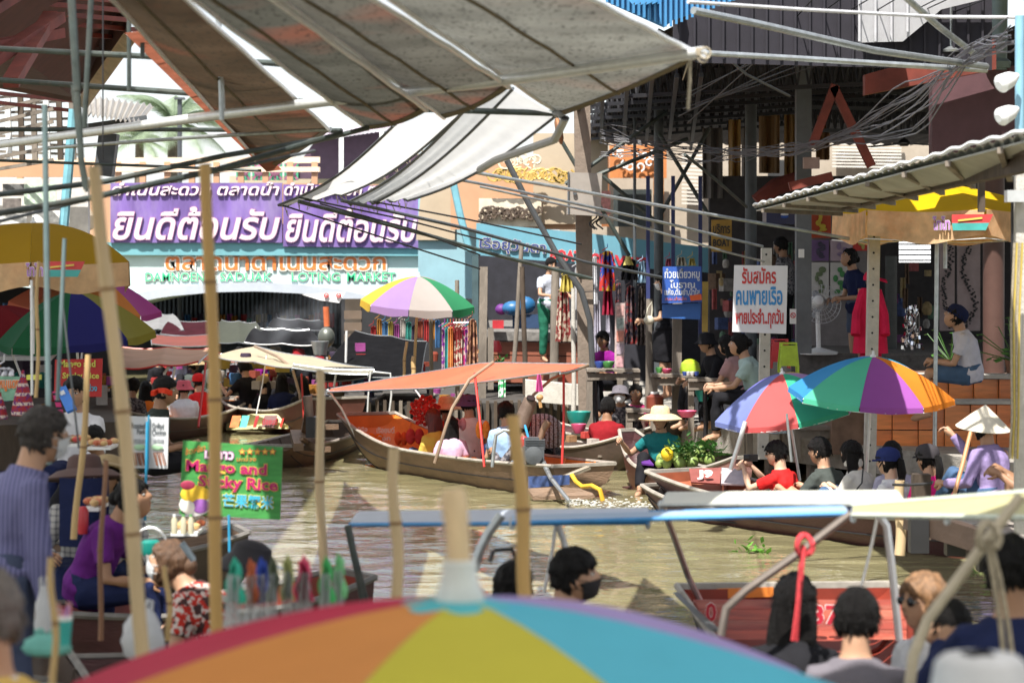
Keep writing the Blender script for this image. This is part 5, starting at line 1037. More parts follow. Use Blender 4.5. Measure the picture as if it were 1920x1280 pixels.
mpole(1398, 790, 1370, 880, 9, 23.3, STEELW, 'white slanting pole under the left rainbow umbrella')
mpole(1475, 775, 1484, 865, 5, 23, STEEL, 'thin grey slanting pole right of the white one')
# ---------------------------------------------------------------- boats
HULLW = mat('worn brown hull wood', (.20,.13,.085), .65, var=.3, scale=3, bump=.4, bscale=30, stretch=(.6,.6,2.5), dirt=.45, dcol=(.07,.05,.04))
HULLR = mat('red brown hull wood', (.075,.028,.03), .5, var=.3, scale=3, bump=.3, bscale=30, stretch=(.6,.6,2.5), dirt=.4, dcol=(.05,.03,.03))
HULLD = mat('dark hull wood', (.06,.04,.03), .55, var=.3, scale=3, bump=.3, dirt=.3)
ORI = mat('orange painted boat inside', (.62,.19,.03), .45, var=.15, scale=4, dirt=.3, dcol=(.25,.08,.02)); REDI = mat('worn red boat inside', (.22,.03,.015), .5, var=.25, scale=5, dirt=.5, dcol=(.14,.03,.02))
RAILM = mat('grey worn rail', (.34,.31,.27), .7, var=.25, scale=8, dirt=.3)
def boat(label, A, B, W, fb=.32, r0=.25, r1=.1, w0=.7, w1=.6, ov=.10, outer=HULLW, inner=HULLD, rail=RAILM, name='wooden_boat', seats=4, grp=None, n=28):
    """blunt or pointed wooden boat from A to B (points on the water), half widths w0/w1 of full at the ends"""
    A = V((A[0], A[1], 0)); B = V((B[0], B[1], 0)); L = (B-A).length; D = (B-A)/L; N = V((-D.y, D.x, 0)); t = thing(name, label, 'boat', (A+B)/2, grp)
    def wd(s): return W/2*(w0+(1-w0)*math.sin(min(1, s/.42)*math.pi/2)) if s < .42 else W/2*(w1+(1-w1)*math.cos(max(0, (s-.5)/.5)*math.pi/2))
    def sh(s): return fb+r0*max(0, 1-s/.42)**1.8+r1*max(0, (s-.6)/.4)**1.8
    def kl(s): return -.14+(sh(s)*.75+.14)*(max(0, 1-s/.22)**1.6)+(.22*(max(0, (s-.86)/.14)**1.6))
    prof = ((1, 1), (.90, .62), (.72, .26), (.42, .04), (0, 0))
    def ring(s, inn):
        z0, z1 = kl(s)+(.035 if inn else 0), sh(s); w = wd(s)-(.028 if inn else 0); c = A+D*(L*s); ps = [c+N*(w*a)+V((0,0,z0+(z1-z0)*b)) for a, b in prof]
        return ps+[c-N*(w*a)+V((0,0,z0+(z1-z0)*b)) for a, b in reversed(prof[:-1])]
    g = MB(); k = len(prof)*2-1
    o = [ring(i/n, 0) for i in range(n+1)]; ii = [ring(.012+i/n*.976, 1) for i in range(n+1)]
    g.add([p for r in o for p in r], [(i*k+j, (i+1)*k+j, (i+1)*k+j+1, i*k+j+1) for i in range(n) for j in range(k-1)]+[tuple(range(k)), tuple(n*k+j for j in reversed(range(k)))], 0)
    g.add([p for r in ii for p in r], [(i*k+j, i*k+j+1, (i+1)*k+j+1, (i+1)*k+j) for i in range(n) for j in range(k-1)]+[tuple(reversed(range(k))), tuple(n*k+j for j in range(k))], 1)
    g.build('hull', [outer, inner], t, 50)
    for sg in (0, -1):
        g = MB(); pts = [o[i][sg]+V((0,0,.008)) for i in range(n+1)]; g.tube(pts, .022, 6); g.build('gunwale', rail, t)
    for e in (0, n): g = MB(); g.bar(o[e][0]+V((0,0,.006)), o[e][-1]+V((0,0,.006)), .05, .035); g.build('end_rail', rail, t, 0)
    for i in range(seats):
        s = .22+.6*i/max(1, seats-1) if seats > 1 else .5; c = A+D*(L*s)+V((0,0,sh(s)*.55)); g = MB(); g.box(c, (.16, wd(s)*1.75, .025), math.atan2(D.y, D.x)); g.build('thwart', WOOD, t, 0)
    if L > 2.5:
        for j in (1, 2, k-2, k-3): g = MB(); g.tube([o[i][j]+N*(.004 if j < 4 else -.004) for i in range(1, n)], .007, 5); g.build('strake', BLACK, t)
        for q_ in range(7):
            i = 2+int((n-4)*q_/6); g = MB(); g.tube([ii[i][j]+V((0,0,.01)) for j in range(k)], .016, 5); g.build('hull_rib', inner, t)
    for i in range(5):
        s0, s1 = .12, .88; off = (i-2)*W*.12; g = MB(); g.bar(A+D*(L*s0)+N*off+V((0,0,.0)), A+D*(L*s1)+N*off+V((0,0,.0)), W*.11, .02); g.build('floorboard', inner, t, 0)
    return t, lambda s, a, z=0.: A+D*(L*s)+N*(wd(s)*a)+V((0,0,sh(s)+z)), D, N
def canopy(label, c, m, arch=.10, legs=(), name='boat_canopy', frame_m=STEEL, n=14, sag=.03, bars=3, under=True, edge=None, fn=None):
    """cloth over bent tubes; c = near-left, near-right, far-right, far-left corners"""
    a, b, e, d = [V(q) for q in c]; t = thing(name, label, 'canopy', (a+b+e+d)/4)
    f = lambda u, v: bil(a, b, e, d, u, v)+V((0,0,arch*math.sin(v*math.pi)-sag*math.sin((u*bars % 1)*math.pi)))
    f = fn or f
    g = MB(); g.sheet(f, n*2, 10, .004); g.build('cloth', m, t)
    for k in range(bars+1):
        g = MB(); u = k/bars; g.tube([f(u, v/8)-V((0,0,.018)) for v in range(9)], .013, 6); g.build('hoop', frame_m, t)
    for v in (0, 1): g = MB(); g.tube([f(u/12, v)+V((0,0,.002)) for u in range(13)], .012, 6); g.build('side_rail', edge or frame_m, t)
    for pts, r, mm in legs: g = MB(); g.tube(pts, r, 8); g.build('leg', mm, t)
    return t
ORC = mat('orange tarpaulin', (.76,.13,.045), .45, var=.14, scale=2, trans=.22, dirt=.15, dcol=(.6,.25,.15)); CRC = mat('cream tarpaulin', (.62,.56,.36), .6, var=.08, scale=2, trans=.4, dirt=.2, dcol=(.4,.33,.2))
PKC = mat('faded orange pink tarpaulin', (.70,.38,.22), .6, var=.12, scale=1.5, trans=.4, dirt=.3, dcol=(.75,.55,.4)); BGC = mat('beige tarpaulin', (.55,.46,.32), .65, var=.12, scale=2, trans=.35, dirt=.25, dcol=(.35,.28,.18))
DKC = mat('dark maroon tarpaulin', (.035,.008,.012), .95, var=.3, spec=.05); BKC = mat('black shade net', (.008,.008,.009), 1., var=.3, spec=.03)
REDP = mat('red painted tube', (.50,.035,.03), .4, var=.1)
# 1 the orange canopy boat
def oc(u, v):
    def pl(t, k):
        for (a, b), (c, e) in zip(k, k[1:]):
            if t <= c: return b+(e-b)*(t-a)/(c-a)
        return k[-1][1]
    yn = pl(u, ((0, 735), (.46, 728), (.75, 712), (1, 697))); yf = pl(u, ((0, 729), (.3, 704), (.6, 680), (1, 683))); s = v*v*(3-2*v)*.5+v*.5
    return P(613+437*u+v*(8+46*u), yn+(yf-yn)*s+2.5*math.sin(u*9)*math.sin(v*3.1), 30.2-4.3*u+v*1.5)
ob1, OB, OD, ON = boat('long brown tourist boat under the orange canopy crossing mid canal', (-1.88, 31.0), (.78, 26.0), 1.12, .30, .30, .05, w0=.72, w1=.70, outer=HULLW, inner=ORI, name='tourist_boat', seats=6)
for tx, x, y, w, h in (('ศูนย์เรือ', 655, 812, 34, 12), ('เรือยนต์', 706, 812, 34, 12), ('ป๊อก', 708, 826, 24, 10)):
    lettering(tx, P(x, y, 30.55), px(w, 30.5), px(h, 30.5), WHITE, ob1, .004, bold=.03, right=V((1, .12, 0)))
canopy('orange canopy on bent tubes over the brown tourist boat', (P(614, 734, 30.2), P(1050, 702, 25.9), P(1104, 684, 27.2), P(660, 722, 31.8)), ORC, .02, fn=oc, legs=
  [([P(614, 730, 30.2), P(640, 765, 30.3), P(668, 820, 30.3)], .016, STEELW), ([P(925, 679, 27.6), P(880, 712, 27.4), P(848, 765, 27.3), P(836, 800, 27.2), P(815, 868, 27.2)], .020, mat('brown worn tube', (.28,.20,.14), .5, .3)),
   ([P(1103, 684, 27), P(1035, 710, 26.7), P(1000, 740, 26.6), P(985, 800, 26.5)], .018, mat('brown worn tube', (0,0,0))), ([P(890, 700, 27.5), P(899, 780, 27), P(908, 875, 26.8)], .014, REDP), ([P(1057, 698, 26.4), P(1057, 790, 26.3), P(1053, 885, 26.2)], .014, REDP), ([P(775, 726, 30.8), P(793, 750, 30.7)], .012, STEELW)], bars=2, sag=.05)
g = MB(); g.sheet(lambda u, v: P(905+u*195, 680+u*4+v*(7-3*u), 27.0-u*.3), 8, 2, .004)
pk = MB(); pk.sheet(lambda u, v: P(1008+u*(5+v*8)-v*3, 702+v*32, 26)+V((0, .03*math.sin(u*9), 0)), 6, 5, .01); tag(pk.build('pink_bag', mat('pink plastic bag', (.75,.12,.40), .4, trans=.3)), 'small pink plastic bag tied under the orange canopy', 'bag')
g = MB(); g.sph(P(1012, 745, 26), (.04,.04,.035), 10, 6); g.tube([P(1012, 750, 26), P(1014, 764, 26)], .02, 6); tag(g.build('hanging_doll', mat('tan rattan', (.45,.25,.10), .6)), 'little tan ornament dangling below the pink bag', 'ornament')
g = MB(); g.sheet(lambda u, v: P(935+u*13, 712+v*32, 26.6)+V((0, .02*math.sin(u*9), 0)), 5, 5, .008); tag(g.build('hanging_towel', pattern('green white print', (.65,.7,.68), (.05,.35,.12), 'blotch', 18)), 'white and green cloth hung under the orange canopy', 'towel')
# long-tail engine
def engine(label, c, prop, grip, mm=DKST, s=1.):
    t = thing('longtail_engine', label, 'engine', c); c = V(c)
    g = MB(); g.box(c+V((0,0,.02*s)), (.26*s, .24*s, .22*s)); g.box(c+V((-.02, .02, .17*s)), (.18*s, .18*s, .12*s)); g.lathe(c+V((0,-.14*s,.02)), [(.10*s, 0), (.11*s, .03), (.03*s, .05)], 16, 0, Matrix.Rotation(R(90), 3, 'X'))
    for k in range(5): g.box(c+V((.02, -.02, (.10+.025*k)*s)), (.24*s, .20*s, .010))
    g.build('block', mm, t, 30)
    g = MB(); g.tube([c+V((.05, 0, .12*s)), c+V((.10, .02, .30*s)), c+V((.16, .03, .42*s))], [.03*s, .04*s, .05*s], 12); g.build('exhaust', mat('rusty exhaust', (.25,.15,.10), .5, .6, var=.3), t)
    g = MB(); g.tube([c+V((.1, 0, -.05)), c.lerp(V(prop), .5), V(prop)], [.035*s, .025, .022], 8); g.build('shaft', STEEL, t)
    g = MB(); g.tube([c, c.lerp(V(grip), .6)+V((0,0,.06)), V(grip)], .014, 8); g.build('tiller', mat('blue painted tube', (.04,.28,.55), .4), t)
    g = MB(); g.lathe(c+V((-.10, 0, .10)), [(.05*s, 0), (.055*s, .10*s), (.03*s, .13*s)], 12); g.build('fuel_can', mat('red plastic'), t)
    return t
engine('long-tail boat engine at the stern of the orange canopy boat', P(1000, 855, 26.2), P(1068, 940, 24.9), P(975, 780, 26.4), s=.9)
g = MB(); g.tube([P(1088, 705+0, 26.5)-V((0,0,0)), P(1090, 705, 26.5)], .01, 4)
tb = thing('exhaust_pipe', 'fat grey exhaust pipe pointing up from the long-tail engine', 'pipe', P(985, 800, 26.4)); g = MB(); g.tube([P(975, 800, 26.4), P(985, 775, 26.4), P(995, 748, 26.4)], [.09, .085, .075], 14); g.build('pipe', mat('brown grey muffler', (.20,.14,.11), .5, .4, var=.3), tb); g = MB(); g.tube([P(995, 748, 26.35), P(996, 745, 26.34)], .05, 12); g.build('mouth', BLACK, tb)
g = MB(); g.tube([P(923, 875, 26.3), P(926, 842, 26.3), P(930, 815, 26.3), P(944, 806, 26.3), P(960, 808, 26.3)], .02, 8); tag(g.build('hand_rail', STEEL), 'curved rail with black grip beside the man in light blue', 'rail')
g = MB(); g.bar(P(1048, 898, 25.7), P(1104, 876, 25.8), .12, .03); tag(g.build('stern_plank', mat('bleached plank', (.40,.35,.27), .7, var=.2), smooth=0), 'bleached plank sticking out over the stern of the orange canopy boat', 'plank')
g = MB(); g.tube([P(1072, 890, 25.6), P(1080, 903, 25.5), P(1092, 912, 25.4), P(1110, 910, 25.3), P(1125, 918, 25.2), P(1130, 938, 25.2)], .025, 8); tag(g.build('yellow_hose', mat('yellow hose', (.60,.36,.03), .4)), 'yellow hose hanging from the stern into the water', 'hose')
g = MB(); g.slab([P(990, 893, 25.8), P(990, 915, 25.8), P(1068, 908, 25.6), P(1068, 890, 25.6)], .02, off=V((0,-1,0))); tag(g.build('scuffed_board', mat('scuffed blue panel', (.04,.07,.18), .5, var=.5, scale=14), smooth=0), 'scuffed blue panel on the stern side of the orange canopy boat', 'panel')
g = MB(); g.slab([P(988, 915, 25.7), P(1000, 930, 25.6), P(1110, 928, 25.3), P(1124, 918, 25.3), P(1050, 912, 25.5)], .04, off=V((0,0,1))); tag(g.build('stern_board', HULLW, smooth=0), 'low wooden board along the waterline behind the engine', 'board')
# life jackets and rings inside
for i, (x, y, w, h, d, c, lb_) in enumerate(((778, 818, 34, 30, 29.8, (.45,.05,.05), 'red life vest propped in the bow of the orange canopy boat'), (752, 822, 24, 26, 30.0, (.62,.10,.03), 'orange red life vest at the bow of the orange canopy boat'), (845, 862, 44, 16, 28.7, (.75,.25,.04), 'orange cushion behind the woman in pink'), (880, 866, 36, 20, 28.3, (.75,.22,.03), 'orange life vest beside the green seat'), (704, 822, 30, 22, 30.6, (.75,.22,.03), 'folded orange vest on the bow floor'), (905, 805, 26, 34, 28.2, (.75,.28,.05), 'orange life vest behind the light blue shirt'), (862, 795, 24, 24, 28.5, (.55,.28,.33), 'dusty pink cushion between the passengers'))):
    g = MB(); wv, hv = px(w, d), px(h, d); c0 = P(x, y, d)
    for sx in (-1, 1): g.sph(c0+V((sx*wv*.24, 0, 0)), (wv*.28, .06, hv*.5), 12, 8)
    g.bar(c0+V((-wv*.4, -.05, 0)), c0+V((wv*.4, -.05, 0)), .02, .03); tag(g.build('life_vest', cloth('vest %d' % i, c)), lb_, 'life vest')
g = MB(); g.box(P(928, 872, 27.5), (.42, .25, .06)); tag(g.build('green_seat', mat('green seat', (.02,.28,.13), .5), smooth=0), 'green seat board near the engine', 'seat')
# red rose parasol hat
rp_ = thing('rose_fan', 'round red fabric-rose decoration beside the orange bow', 'decoration', P(797, 775, 29.5)); ROSE = mat('red fabric rose', (.50,.02,.015), .7, var=.5, scale=18)
for k in range(46):
    a = k*2.4; r = .028*math.sqrt(k)*.95; g = MB(); c = P(797, 770, 29.4)+V((math.cos(a)*r, -.03+.15*r, math.sin(a)*r)); g.lathe(c, [(.003, -.02), (.022, -.01), (.030, .012), (.020, .02), (.014, .004), (.002, .0)], 8, 0, Matrix.Rotation(R(80+rnd.uniform(-25, 25)), 3, 'X')); g.build('rose', ROSE, rp_)
# striped parasol behind engine
# 2 vendor boat with coconuts
b2, f2, _, _ = boat('small red brown vendor boat loaded with green coconuts', (1.32, 27.6), (2.45, 25.4), .78, .26, .36, .22, w0=.25, w1=.3, outer=mat('rosy brown hull', (.26,.13,.11), .6, var=.25, scale=3, bump=.3, stretch=(.6,.6,2.5), dirt=.4), inner=HULLR, name='vendor_boat', seats=2)
CG = mat('green coconut', (.24,.34,.09), .45, var=.25, scale=9, dirt=.25, dcol=(.35,.33,.12))
k = 0
for i, (x, y, r) in enumerate(((1242, 860, 12), (1262, 852, 15), (1284, 856, 14), (1302, 852, 14), (1318, 858, 12), (1250, 868, 10), (1275, 866, 13), (1298, 866, 12), (1330, 862, 11), (1236, 868, 8), (1312, 845, 11))):
    d = 26.3-(.2 if y > 860 else 0); g = MB(); q = px(r, d); g.sph(P(x, y, d), (q, q, q*1.08), 16, 10, 0, Matrix.Rotation(rnd.uniform(-.5, .5), 3, 'Y')); g.tube([P(x, y-r, d), P(x+2, y-r-3, d)], .02, 6)
    tag(g.build('coconut', CG), 'green coconut in the heap of the straw hat vendor boat', 'coconut', 'green coconuts in the vendor boat')
g = MB(); g.sph(P(1251, 851, 26.0), (.07,.07,.075), 14, 10); tag(g.build('yellow_fruit', mat('yellow fruit', (.70,.48,.02), .4)), 'single bright yellow fruit on top of the coconuts', 'fruit')
def leaves(label, pts, n, r, col, name='leaf_bunch', cat='leaves', w=.4):
    t = thing(name, label, cat, pts[0]); m = mat('leaf green %.2f %.2f' % (col[0], col[1]), col, .5, var=.4, scale=10, trans=.25); g = MB()
    for i in range(n):
        p = V(rnd.choice(pts))+V((rnd.gauss(0, r*.5), rnd.gauss(0, r*.4), rnd.gauss(0, r*.4))); a = rnd.uniform(0, 6.28); dr = V((math.cos(a), math.sin(a), rnd.uniform(-.3, 1))).normalized(); s = dr.cross(V((rnd.random(), rnd.random(), 1))).normalized(); L = r*rnd.uniform(.5, 1.2)
        g.add([p, p+dr*L*.5+s*L*w*.5, p+dr*L, p+dr*L*.5-s*L*w*.5], [(0,1,2,3)])
    g.build('leaves', m, t, 0); return t
leaves('dark green leaves lying over the coconuts', [P(1285, 842, 26.1), P(1300, 838, 26.1), P(1325, 845, 26.1), P(1338, 848, 26.1), P(1275, 845, 26.0)], 190, .12, (.05,.14,.03))
g = MB(); g.slab([P(1196, 858, 26.6), P(1205, 868, 26.4), P(1226, 870, 26.3), P(1210, 852, 26.8)], .02); tag(g.build('purple_cloth', cloth('purple cloth', (.10,.03,.20)), smooth=0), 'purple cloth folded in the tip of the vendor boat', 'cloth')
# 3 dark boats by the bank in the middle
boat('dark flat boat moored left of the straw hat vendor', (1.55, 29.4), (.05, 30.8), .8, .26, .22, .18, w0=.2, w1=.3, outer=HULLD, inner=HULLD, name='vendor_boat', seats=2)
boat('dark boat of the man in the dark red shirt', (2.2, 31.0), (.3, 32.2), .85, .30, .25, .15, w0=.3, w1=.4, outer=HULLD, inner=HULLR, name='vendor_boat', seats=2)
# 4 J9 passenger boat
b4, f4, _, _ = boat('red brown rowing boat full of seated tourists along the right bank', (1.66, 24.6), (4.5, 20.2), 1.15, .27, .14, .10, w0=.62, w1=.6, outer=HULLR, inner=mat('red brown boat inside', (.33,.10,.05), .5, var=.25, scale=4, dirt=.3), name='passenger_boat', seats=6)
g = MB(); g.slab([P(1292, 878, 24.5), P(1296, 903, 24.2), P(1350, 906, 24.2), P(1352, 876, 24.5)], .02, off=V((0,-.5,.8))); g.build('number_board', mat('washed red board', (.24,.07,.06), .6, var=.2), b4, 0)
lettering('J9', P(1307, 899, 24.22), px(30, 24.2), px(19, 24.2), WHITE, b4, .012, bold=.05, up=V((0,.35,1)))
g = MB(); g.slab([P(1353, 876, 24.5), P(1352, 906, 24.2), P(1396, 908, 23.9), P(1398, 880, 24.3)], .02, off=V((0,-.5,.8))); g.build('grey_board', mat('grey lilac board', (.36,.32,.34), .7, var=.2), b4, 0)
boat('low dark red boat tip lying beside the rowing boat with tourists', (1.42, 24.6), (3.2, 22.2), .8, .16, .1, .05, w0=.3, w1=.5, outer=HULLR, inner=HULLD, name='passenger_boat', seats=0)
# 5 boat 37 near right
b5, f5, _, _ = boat('near orange red tourist boat numbered 37 with its passengers seen from behind', (1.66, 14.6), (2.1, 8.4), 1.35, .46, .10, 0, w0=.98, w1=.85, outer=HULLD, inner=REDI, name='tourist_boat', seats=3)
for k in range(4):
    y = 1124+k*19; g = MB(); g.slab([P(1300+k*6, y, 14.15-k*.1), P(1300+k*6, y+17, 14.08-k*.1), P(1700, y+17, 14.08-k*.1), P(1700, y, 14.15-k*.1)], .02, off=V((0,-1,0))); g.build('plank', mat('scuffed red plank %d' % (k % 2), [(.20,.028,.015), (.26,.04,.02)][k % 2], .55, var=.45, scale=9, dirt=.7, dcol=(.30,.14,.09), stretch=(.4,1,3)), b5, 0)
lettering('37', P(1520, 1172, 13.7), px(58, 13.7), px(40, 13.7), mat('crimson numeral', (.45,.02,.04), .5), b5, .004, bold=.03, outline=WHITE, ow=.02)
lettering('0', P(1322, 1166, 13.7), px(22, 13.7), px(38, 13.7), mat('crimson numeral', (0,0,0)), b5, .004, bold=.03, outline=WHITE, ow=.02)
g = MB(); g.slab([P(1345, 1103, 14.5), P(1345, 1122, 14.5), P(1450, 1118, 14.5), P(1450, 1100, 14.5)], .01, off=V((0,-1,0))); g.build('orange_strip', ORI, b5, 0)
g = MB(); g.slab([P(1262, 1110, 14.4), P(1270, 1120, 14.0), P(1345, 1185, 11.5), P(1330, 1180, 11.5)], .03); g.build('side_plank', DKST, b5, 0)
CT = mat('white pale green canopy', (.78,.80,.70), .5, var=.04, trans=.25, dirt=.1, dcol=(.6,.6,.5)); CU = mat('yellowish canopy', (.60,.56,.30), .6, var=.06, trans=.35)
canopy('white top canopy on steel tubes over the boat numbered 37', (P(1240, 948, 12.4), P(1700, 948, 11.0), P(1660, 934, 12.6), P(1262, 937, 13.6)), CT, .06,
  [([P(1240, 944, 12.5), P(1262, 1000, 13.6), P(1290, 1080, 14.3), P(1330, 1160, 14.4)], .020, STEEL), ([P(1595, 962, 10.6), P(1500, 1035, 10.6), P(1400, 1105, 10.6), P(1362, 1140, 10.6), P(1352, 1190, 10.6)], .019, mat('brown grey tube', (.20,.17,.15), .4, .5)),
   ([P(1640, 955, 12), P(1662, 985, 12), P(1672, 1060, 12), P(1686, 1200, 12)], .020, STEELW), ([P(1645, 970, 12), P(1630, 1040, 12), P(1615, 1100, 12)], .008, STEELW)], bars=2, sag=.0)
canopy('pale yellow near canopy at the right edge', (P(1600, 966, 10.2), P(1990, 972, 8.4), P(1990, 918, 8.9), P(1600, 948, 10.8)), CU, .0,
  [([P(1915, 928, 8), P(1860, 1000, 8), P(1800, 1080, 8), P(1740, 1160, 8), P(1712, 1230, 8), P(1704, 1300, 8)], .019, mat('cream worn tube', (.46,.40,.30), .5, .1))], bars=2, sag=.0, edge=mat('pale green rail', (.62,.68,.58), .5))
# red and white ropes on the frames
def ropes(label, pts, m, x, y, d):
    t = thing('tied_rope', label, 'rope', P(x, y, d)); g = MB()
    for k in range(7): a = k*.9; g.tube([P(x, y, d)+V((math.cos(a+q)*.035, math.sin(a*2+q)*.03, math.sin(a+q)*.045)) for q in (0, .7, 1.4, 2.1)], .012, 6)
    g.build('knot', m, t)
    for ps in pts: g = MB(); g.tube([P(*q) for q in ps], .009, 6); g.build('strand', m, t)
RR = mat('red rope', (.50,.04,.05), .8, var=.3, scale=40)
ropes('red rope knotted on the brown grey tube and hanging down', [[(1505, 1020, 10.5), (1500, 1070, 10.5), (1494, 1140, 10.5), (1486, 1200, 10.5)], [(1508, 1025, 10.5), (1503, 1080, 10.45), (1497, 1140, 10.45), (1494, 1200, 10.5)], [(1500, 1060, 10.4), (1500, 1090, 10.4)]], RR, 1508, 1022, 10.5)
ropes('cream rope knotted on the near right tube and hanging down', [[(1850, 1010, 7.9), (1862, 1080, 7.9), (1875, 1160, 7.9), (1888, 1290, 7.9)], [(1856, 1010, 7.9), (1874, 1080, 7.9), (1892, 1180, 7.9), (1906, 1290, 7.9)]], ROPE, 1852, 1005, 7.9)
# 6 blue canopy boat just behind the rainbow umbrella
b6, f6, _, _ = boat('near boat under the blue and white canopy mostly hidden by the big umbrella', (-.3, 13.5), (.4, 8.6), 1.2, .34, .1, 0, w0=.9, w1=.8, outer=HULLD, inner=HULLR, name='tourist_boat', seats=3)
BLC = mat('blue and white canopy', (.42,.56,.74), .45, var=.05, trans=.3); WLC = mat('pale lilac canopy', (.66,.72,.84), .45, var=.05, trans=.3)
canopy('pale blue canopy tapering to a black bracket on the left', (P(655, 984, 12.2), P(1215, 980, 11.3), P(1215, 962, 12.2), P(690, 968, 13.2)), WLC, .05,
  [([P(652, 984, 12), P(655, 1000, 12), P(668, 1060, 12), P(684, 1140, 12)], .018, PIPED), ([P(655, 1000, 12), P(672, 1060, 12), P(692, 1140, 12)], .010, PIPED), ([P(940, 965, 11), P(915, 1000, 11), P(900, 1030, 11), P(888, 1070, 11)], .022, STEEL), ([P(1046, 984, 12), P(1056, 1010, 12), P(1062, 1035, 12)], .016, STEELW), ([P(1042, 984, 12), P(1036, 1030, 12), P(1020, 1110, 12)], .009, STEELW)], bars=2, sag=.0, edge=mat('blue rail', (.05,.25,.55), .4))
canopy('bright blue canopy tube and cloth joining the two near canopies', (P(960, 981, 11.2), P(1590, 963, 10.6), P(1580, 952, 11.2), P(960, 968, 12.0)), BLC, .02, [], bars=1, sag=0, edge=mat('blue rail', (0,0,0)))
g = MB(); g.tube([P(925, 1031, 11.5), P(960, 1029, 11.5), P(968, 1050, 11.5)], .01, 6); g.tube([P(925, 1031, 11.5), P(918, 1052, 11.5)], .012, 6); tag(g.build('dark_strap', BLACK), 'dark strap dangling under the pale blue canopy', 'strap')
# 7 far painted boat and the boats around it
b7, f7, D7, N7 = boat('far boat with colourful painted panels on its square stern', (-4.4, 38.2), (-2.6, 35.4), 1.15, .32, .10, .24, w0=.5, w1=.9, outer=mat('painted dark hull', (.10,.035,.025), .5), inner=HULLR, name='tourist_boat', seats=4)
g7 = MB(); g7.slab([P(424, 795, 36.4), P(424, 806, 36.3), P(470, 804, 35.8), P(560, 803, 35.6), P(566, 776, 35.7), P(470, 776, 35.9)], .05, off=V((0,-1,0))); g7.build('painted_side', mat('cream side paint', (.50,.46,.24), .5), b7, 0)
for (x0, x1, c) in ((430, 452, (.60,.14,.03)), (448, 468, (.08,.45,.36)), (474, 486, (.35,.03,.03)), (490, 520, (.10,.02,.02)), (524, 534, (.55,.04,.03)), (540, 558, (.05,.06,.10))):
    g = MB(); g.slab([P(x0+6, 779, 35.75), P(x0, 801, 35.65), P(x1-6, 801, 35.6), P(x1, 779, 35.7)], .03, off=V((0,-1,0))); g.build('painted_panel', mat('panel paint %d' % x0, c, .5, var=.3, scale=10), b7, 0)
lettering('เรือยนต์', P(492, 796, 35.6), px(28, 35.6), px(12, 35.6), mat('crimson numeral', (0,0,0)), b7, .01, bold=.02)
canopy('beige canopy on bent tubes over the far painted boat', (P(400, 668, 37), P(560, 690, 34.5), P(700, 690, 36), P(480, 649, 38.5)), BGC, .02, [([P(478, 649, 37), P(520, 668, 36), P(548, 690, 35.6), P(562, 740, 35.4), P(568, 790, 35.4)], .022, mat('brown worn tube', (0,0,0))), ([P(500, 665, 36.5), P(492, 720, 36.2), P(480, 780, 36)], .01, STEELW), ([P(565, 700, 35), P(570, 790, 35)], .014, REDP)], bars=2)
canopy('narrow grey canopy behind the slim bamboo pole', (P(548, 690, 33), P(690, 702, 33), P(702, 694, 34.5), P(550, 683, 34.5)), mat('grey green tarpaulin', (.26,.24,.17), .6, var=.15, trans=.3), .0, [([P(695, 697, 33), P(692, 720, 33), P(688, 790, 33)], .012, STEELW), ([P(700, 697, 34), P(732, 700, 34), P(734, 740, 34), P(728, 790, 34)], .014, STEELW), ([P(630, 700, 33.5), P(626, 725, 33.5)], .014, STEELW)], bars=1)
canopy('faded orange pink canopy over the boats left of the painted boat', (P(225, 690, 30), P(372, 678, 30), P(405, 652, 34), P(225, 650, 34)), PKC, .02, [([P(330, 680, 31), P(322, 720, 31)], .015, STEELW), ([P(318, 685, 31), P(308, 700, 31), P(312, 725, 31)], .02, STEELW), ([P(386, 680, 32), P(372, 800, 31)], .016, REDP)], bars=2, edge=REDP)
canopy('bright orange canopy behind the tall bamboo pole', (P(285, 645, 38), P(400, 648, 37), P(395, 627, 40), P(283, 627, 40)), ORC, .02, [], bars=1)
canopy('orange canopy behind the beige one', (P(345, 668, 39), P(440, 680, 38), P(455, 664, 40), P(345, 655, 40)), ORC, .01, [], bars=1)
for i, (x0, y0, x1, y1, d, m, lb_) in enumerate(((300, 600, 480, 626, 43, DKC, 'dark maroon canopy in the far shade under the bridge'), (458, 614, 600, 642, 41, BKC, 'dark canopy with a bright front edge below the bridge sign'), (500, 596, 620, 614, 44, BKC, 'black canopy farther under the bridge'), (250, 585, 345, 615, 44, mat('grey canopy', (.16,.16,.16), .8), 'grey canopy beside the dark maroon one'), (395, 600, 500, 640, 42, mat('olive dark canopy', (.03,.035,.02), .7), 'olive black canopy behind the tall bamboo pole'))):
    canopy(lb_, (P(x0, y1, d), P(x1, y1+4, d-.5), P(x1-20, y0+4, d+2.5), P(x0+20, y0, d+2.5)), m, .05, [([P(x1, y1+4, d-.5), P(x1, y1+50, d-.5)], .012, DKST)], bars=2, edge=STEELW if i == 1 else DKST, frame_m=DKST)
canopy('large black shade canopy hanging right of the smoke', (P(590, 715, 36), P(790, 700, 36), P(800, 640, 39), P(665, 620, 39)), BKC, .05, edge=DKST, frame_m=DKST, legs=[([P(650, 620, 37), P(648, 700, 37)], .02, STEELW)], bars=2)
g = MB(); g.slab([P(430, 640, 40), P(430, 690, 40), P(800, 705, 40), P(800, 620, 40)], .05, off=V((0,-1,0)))
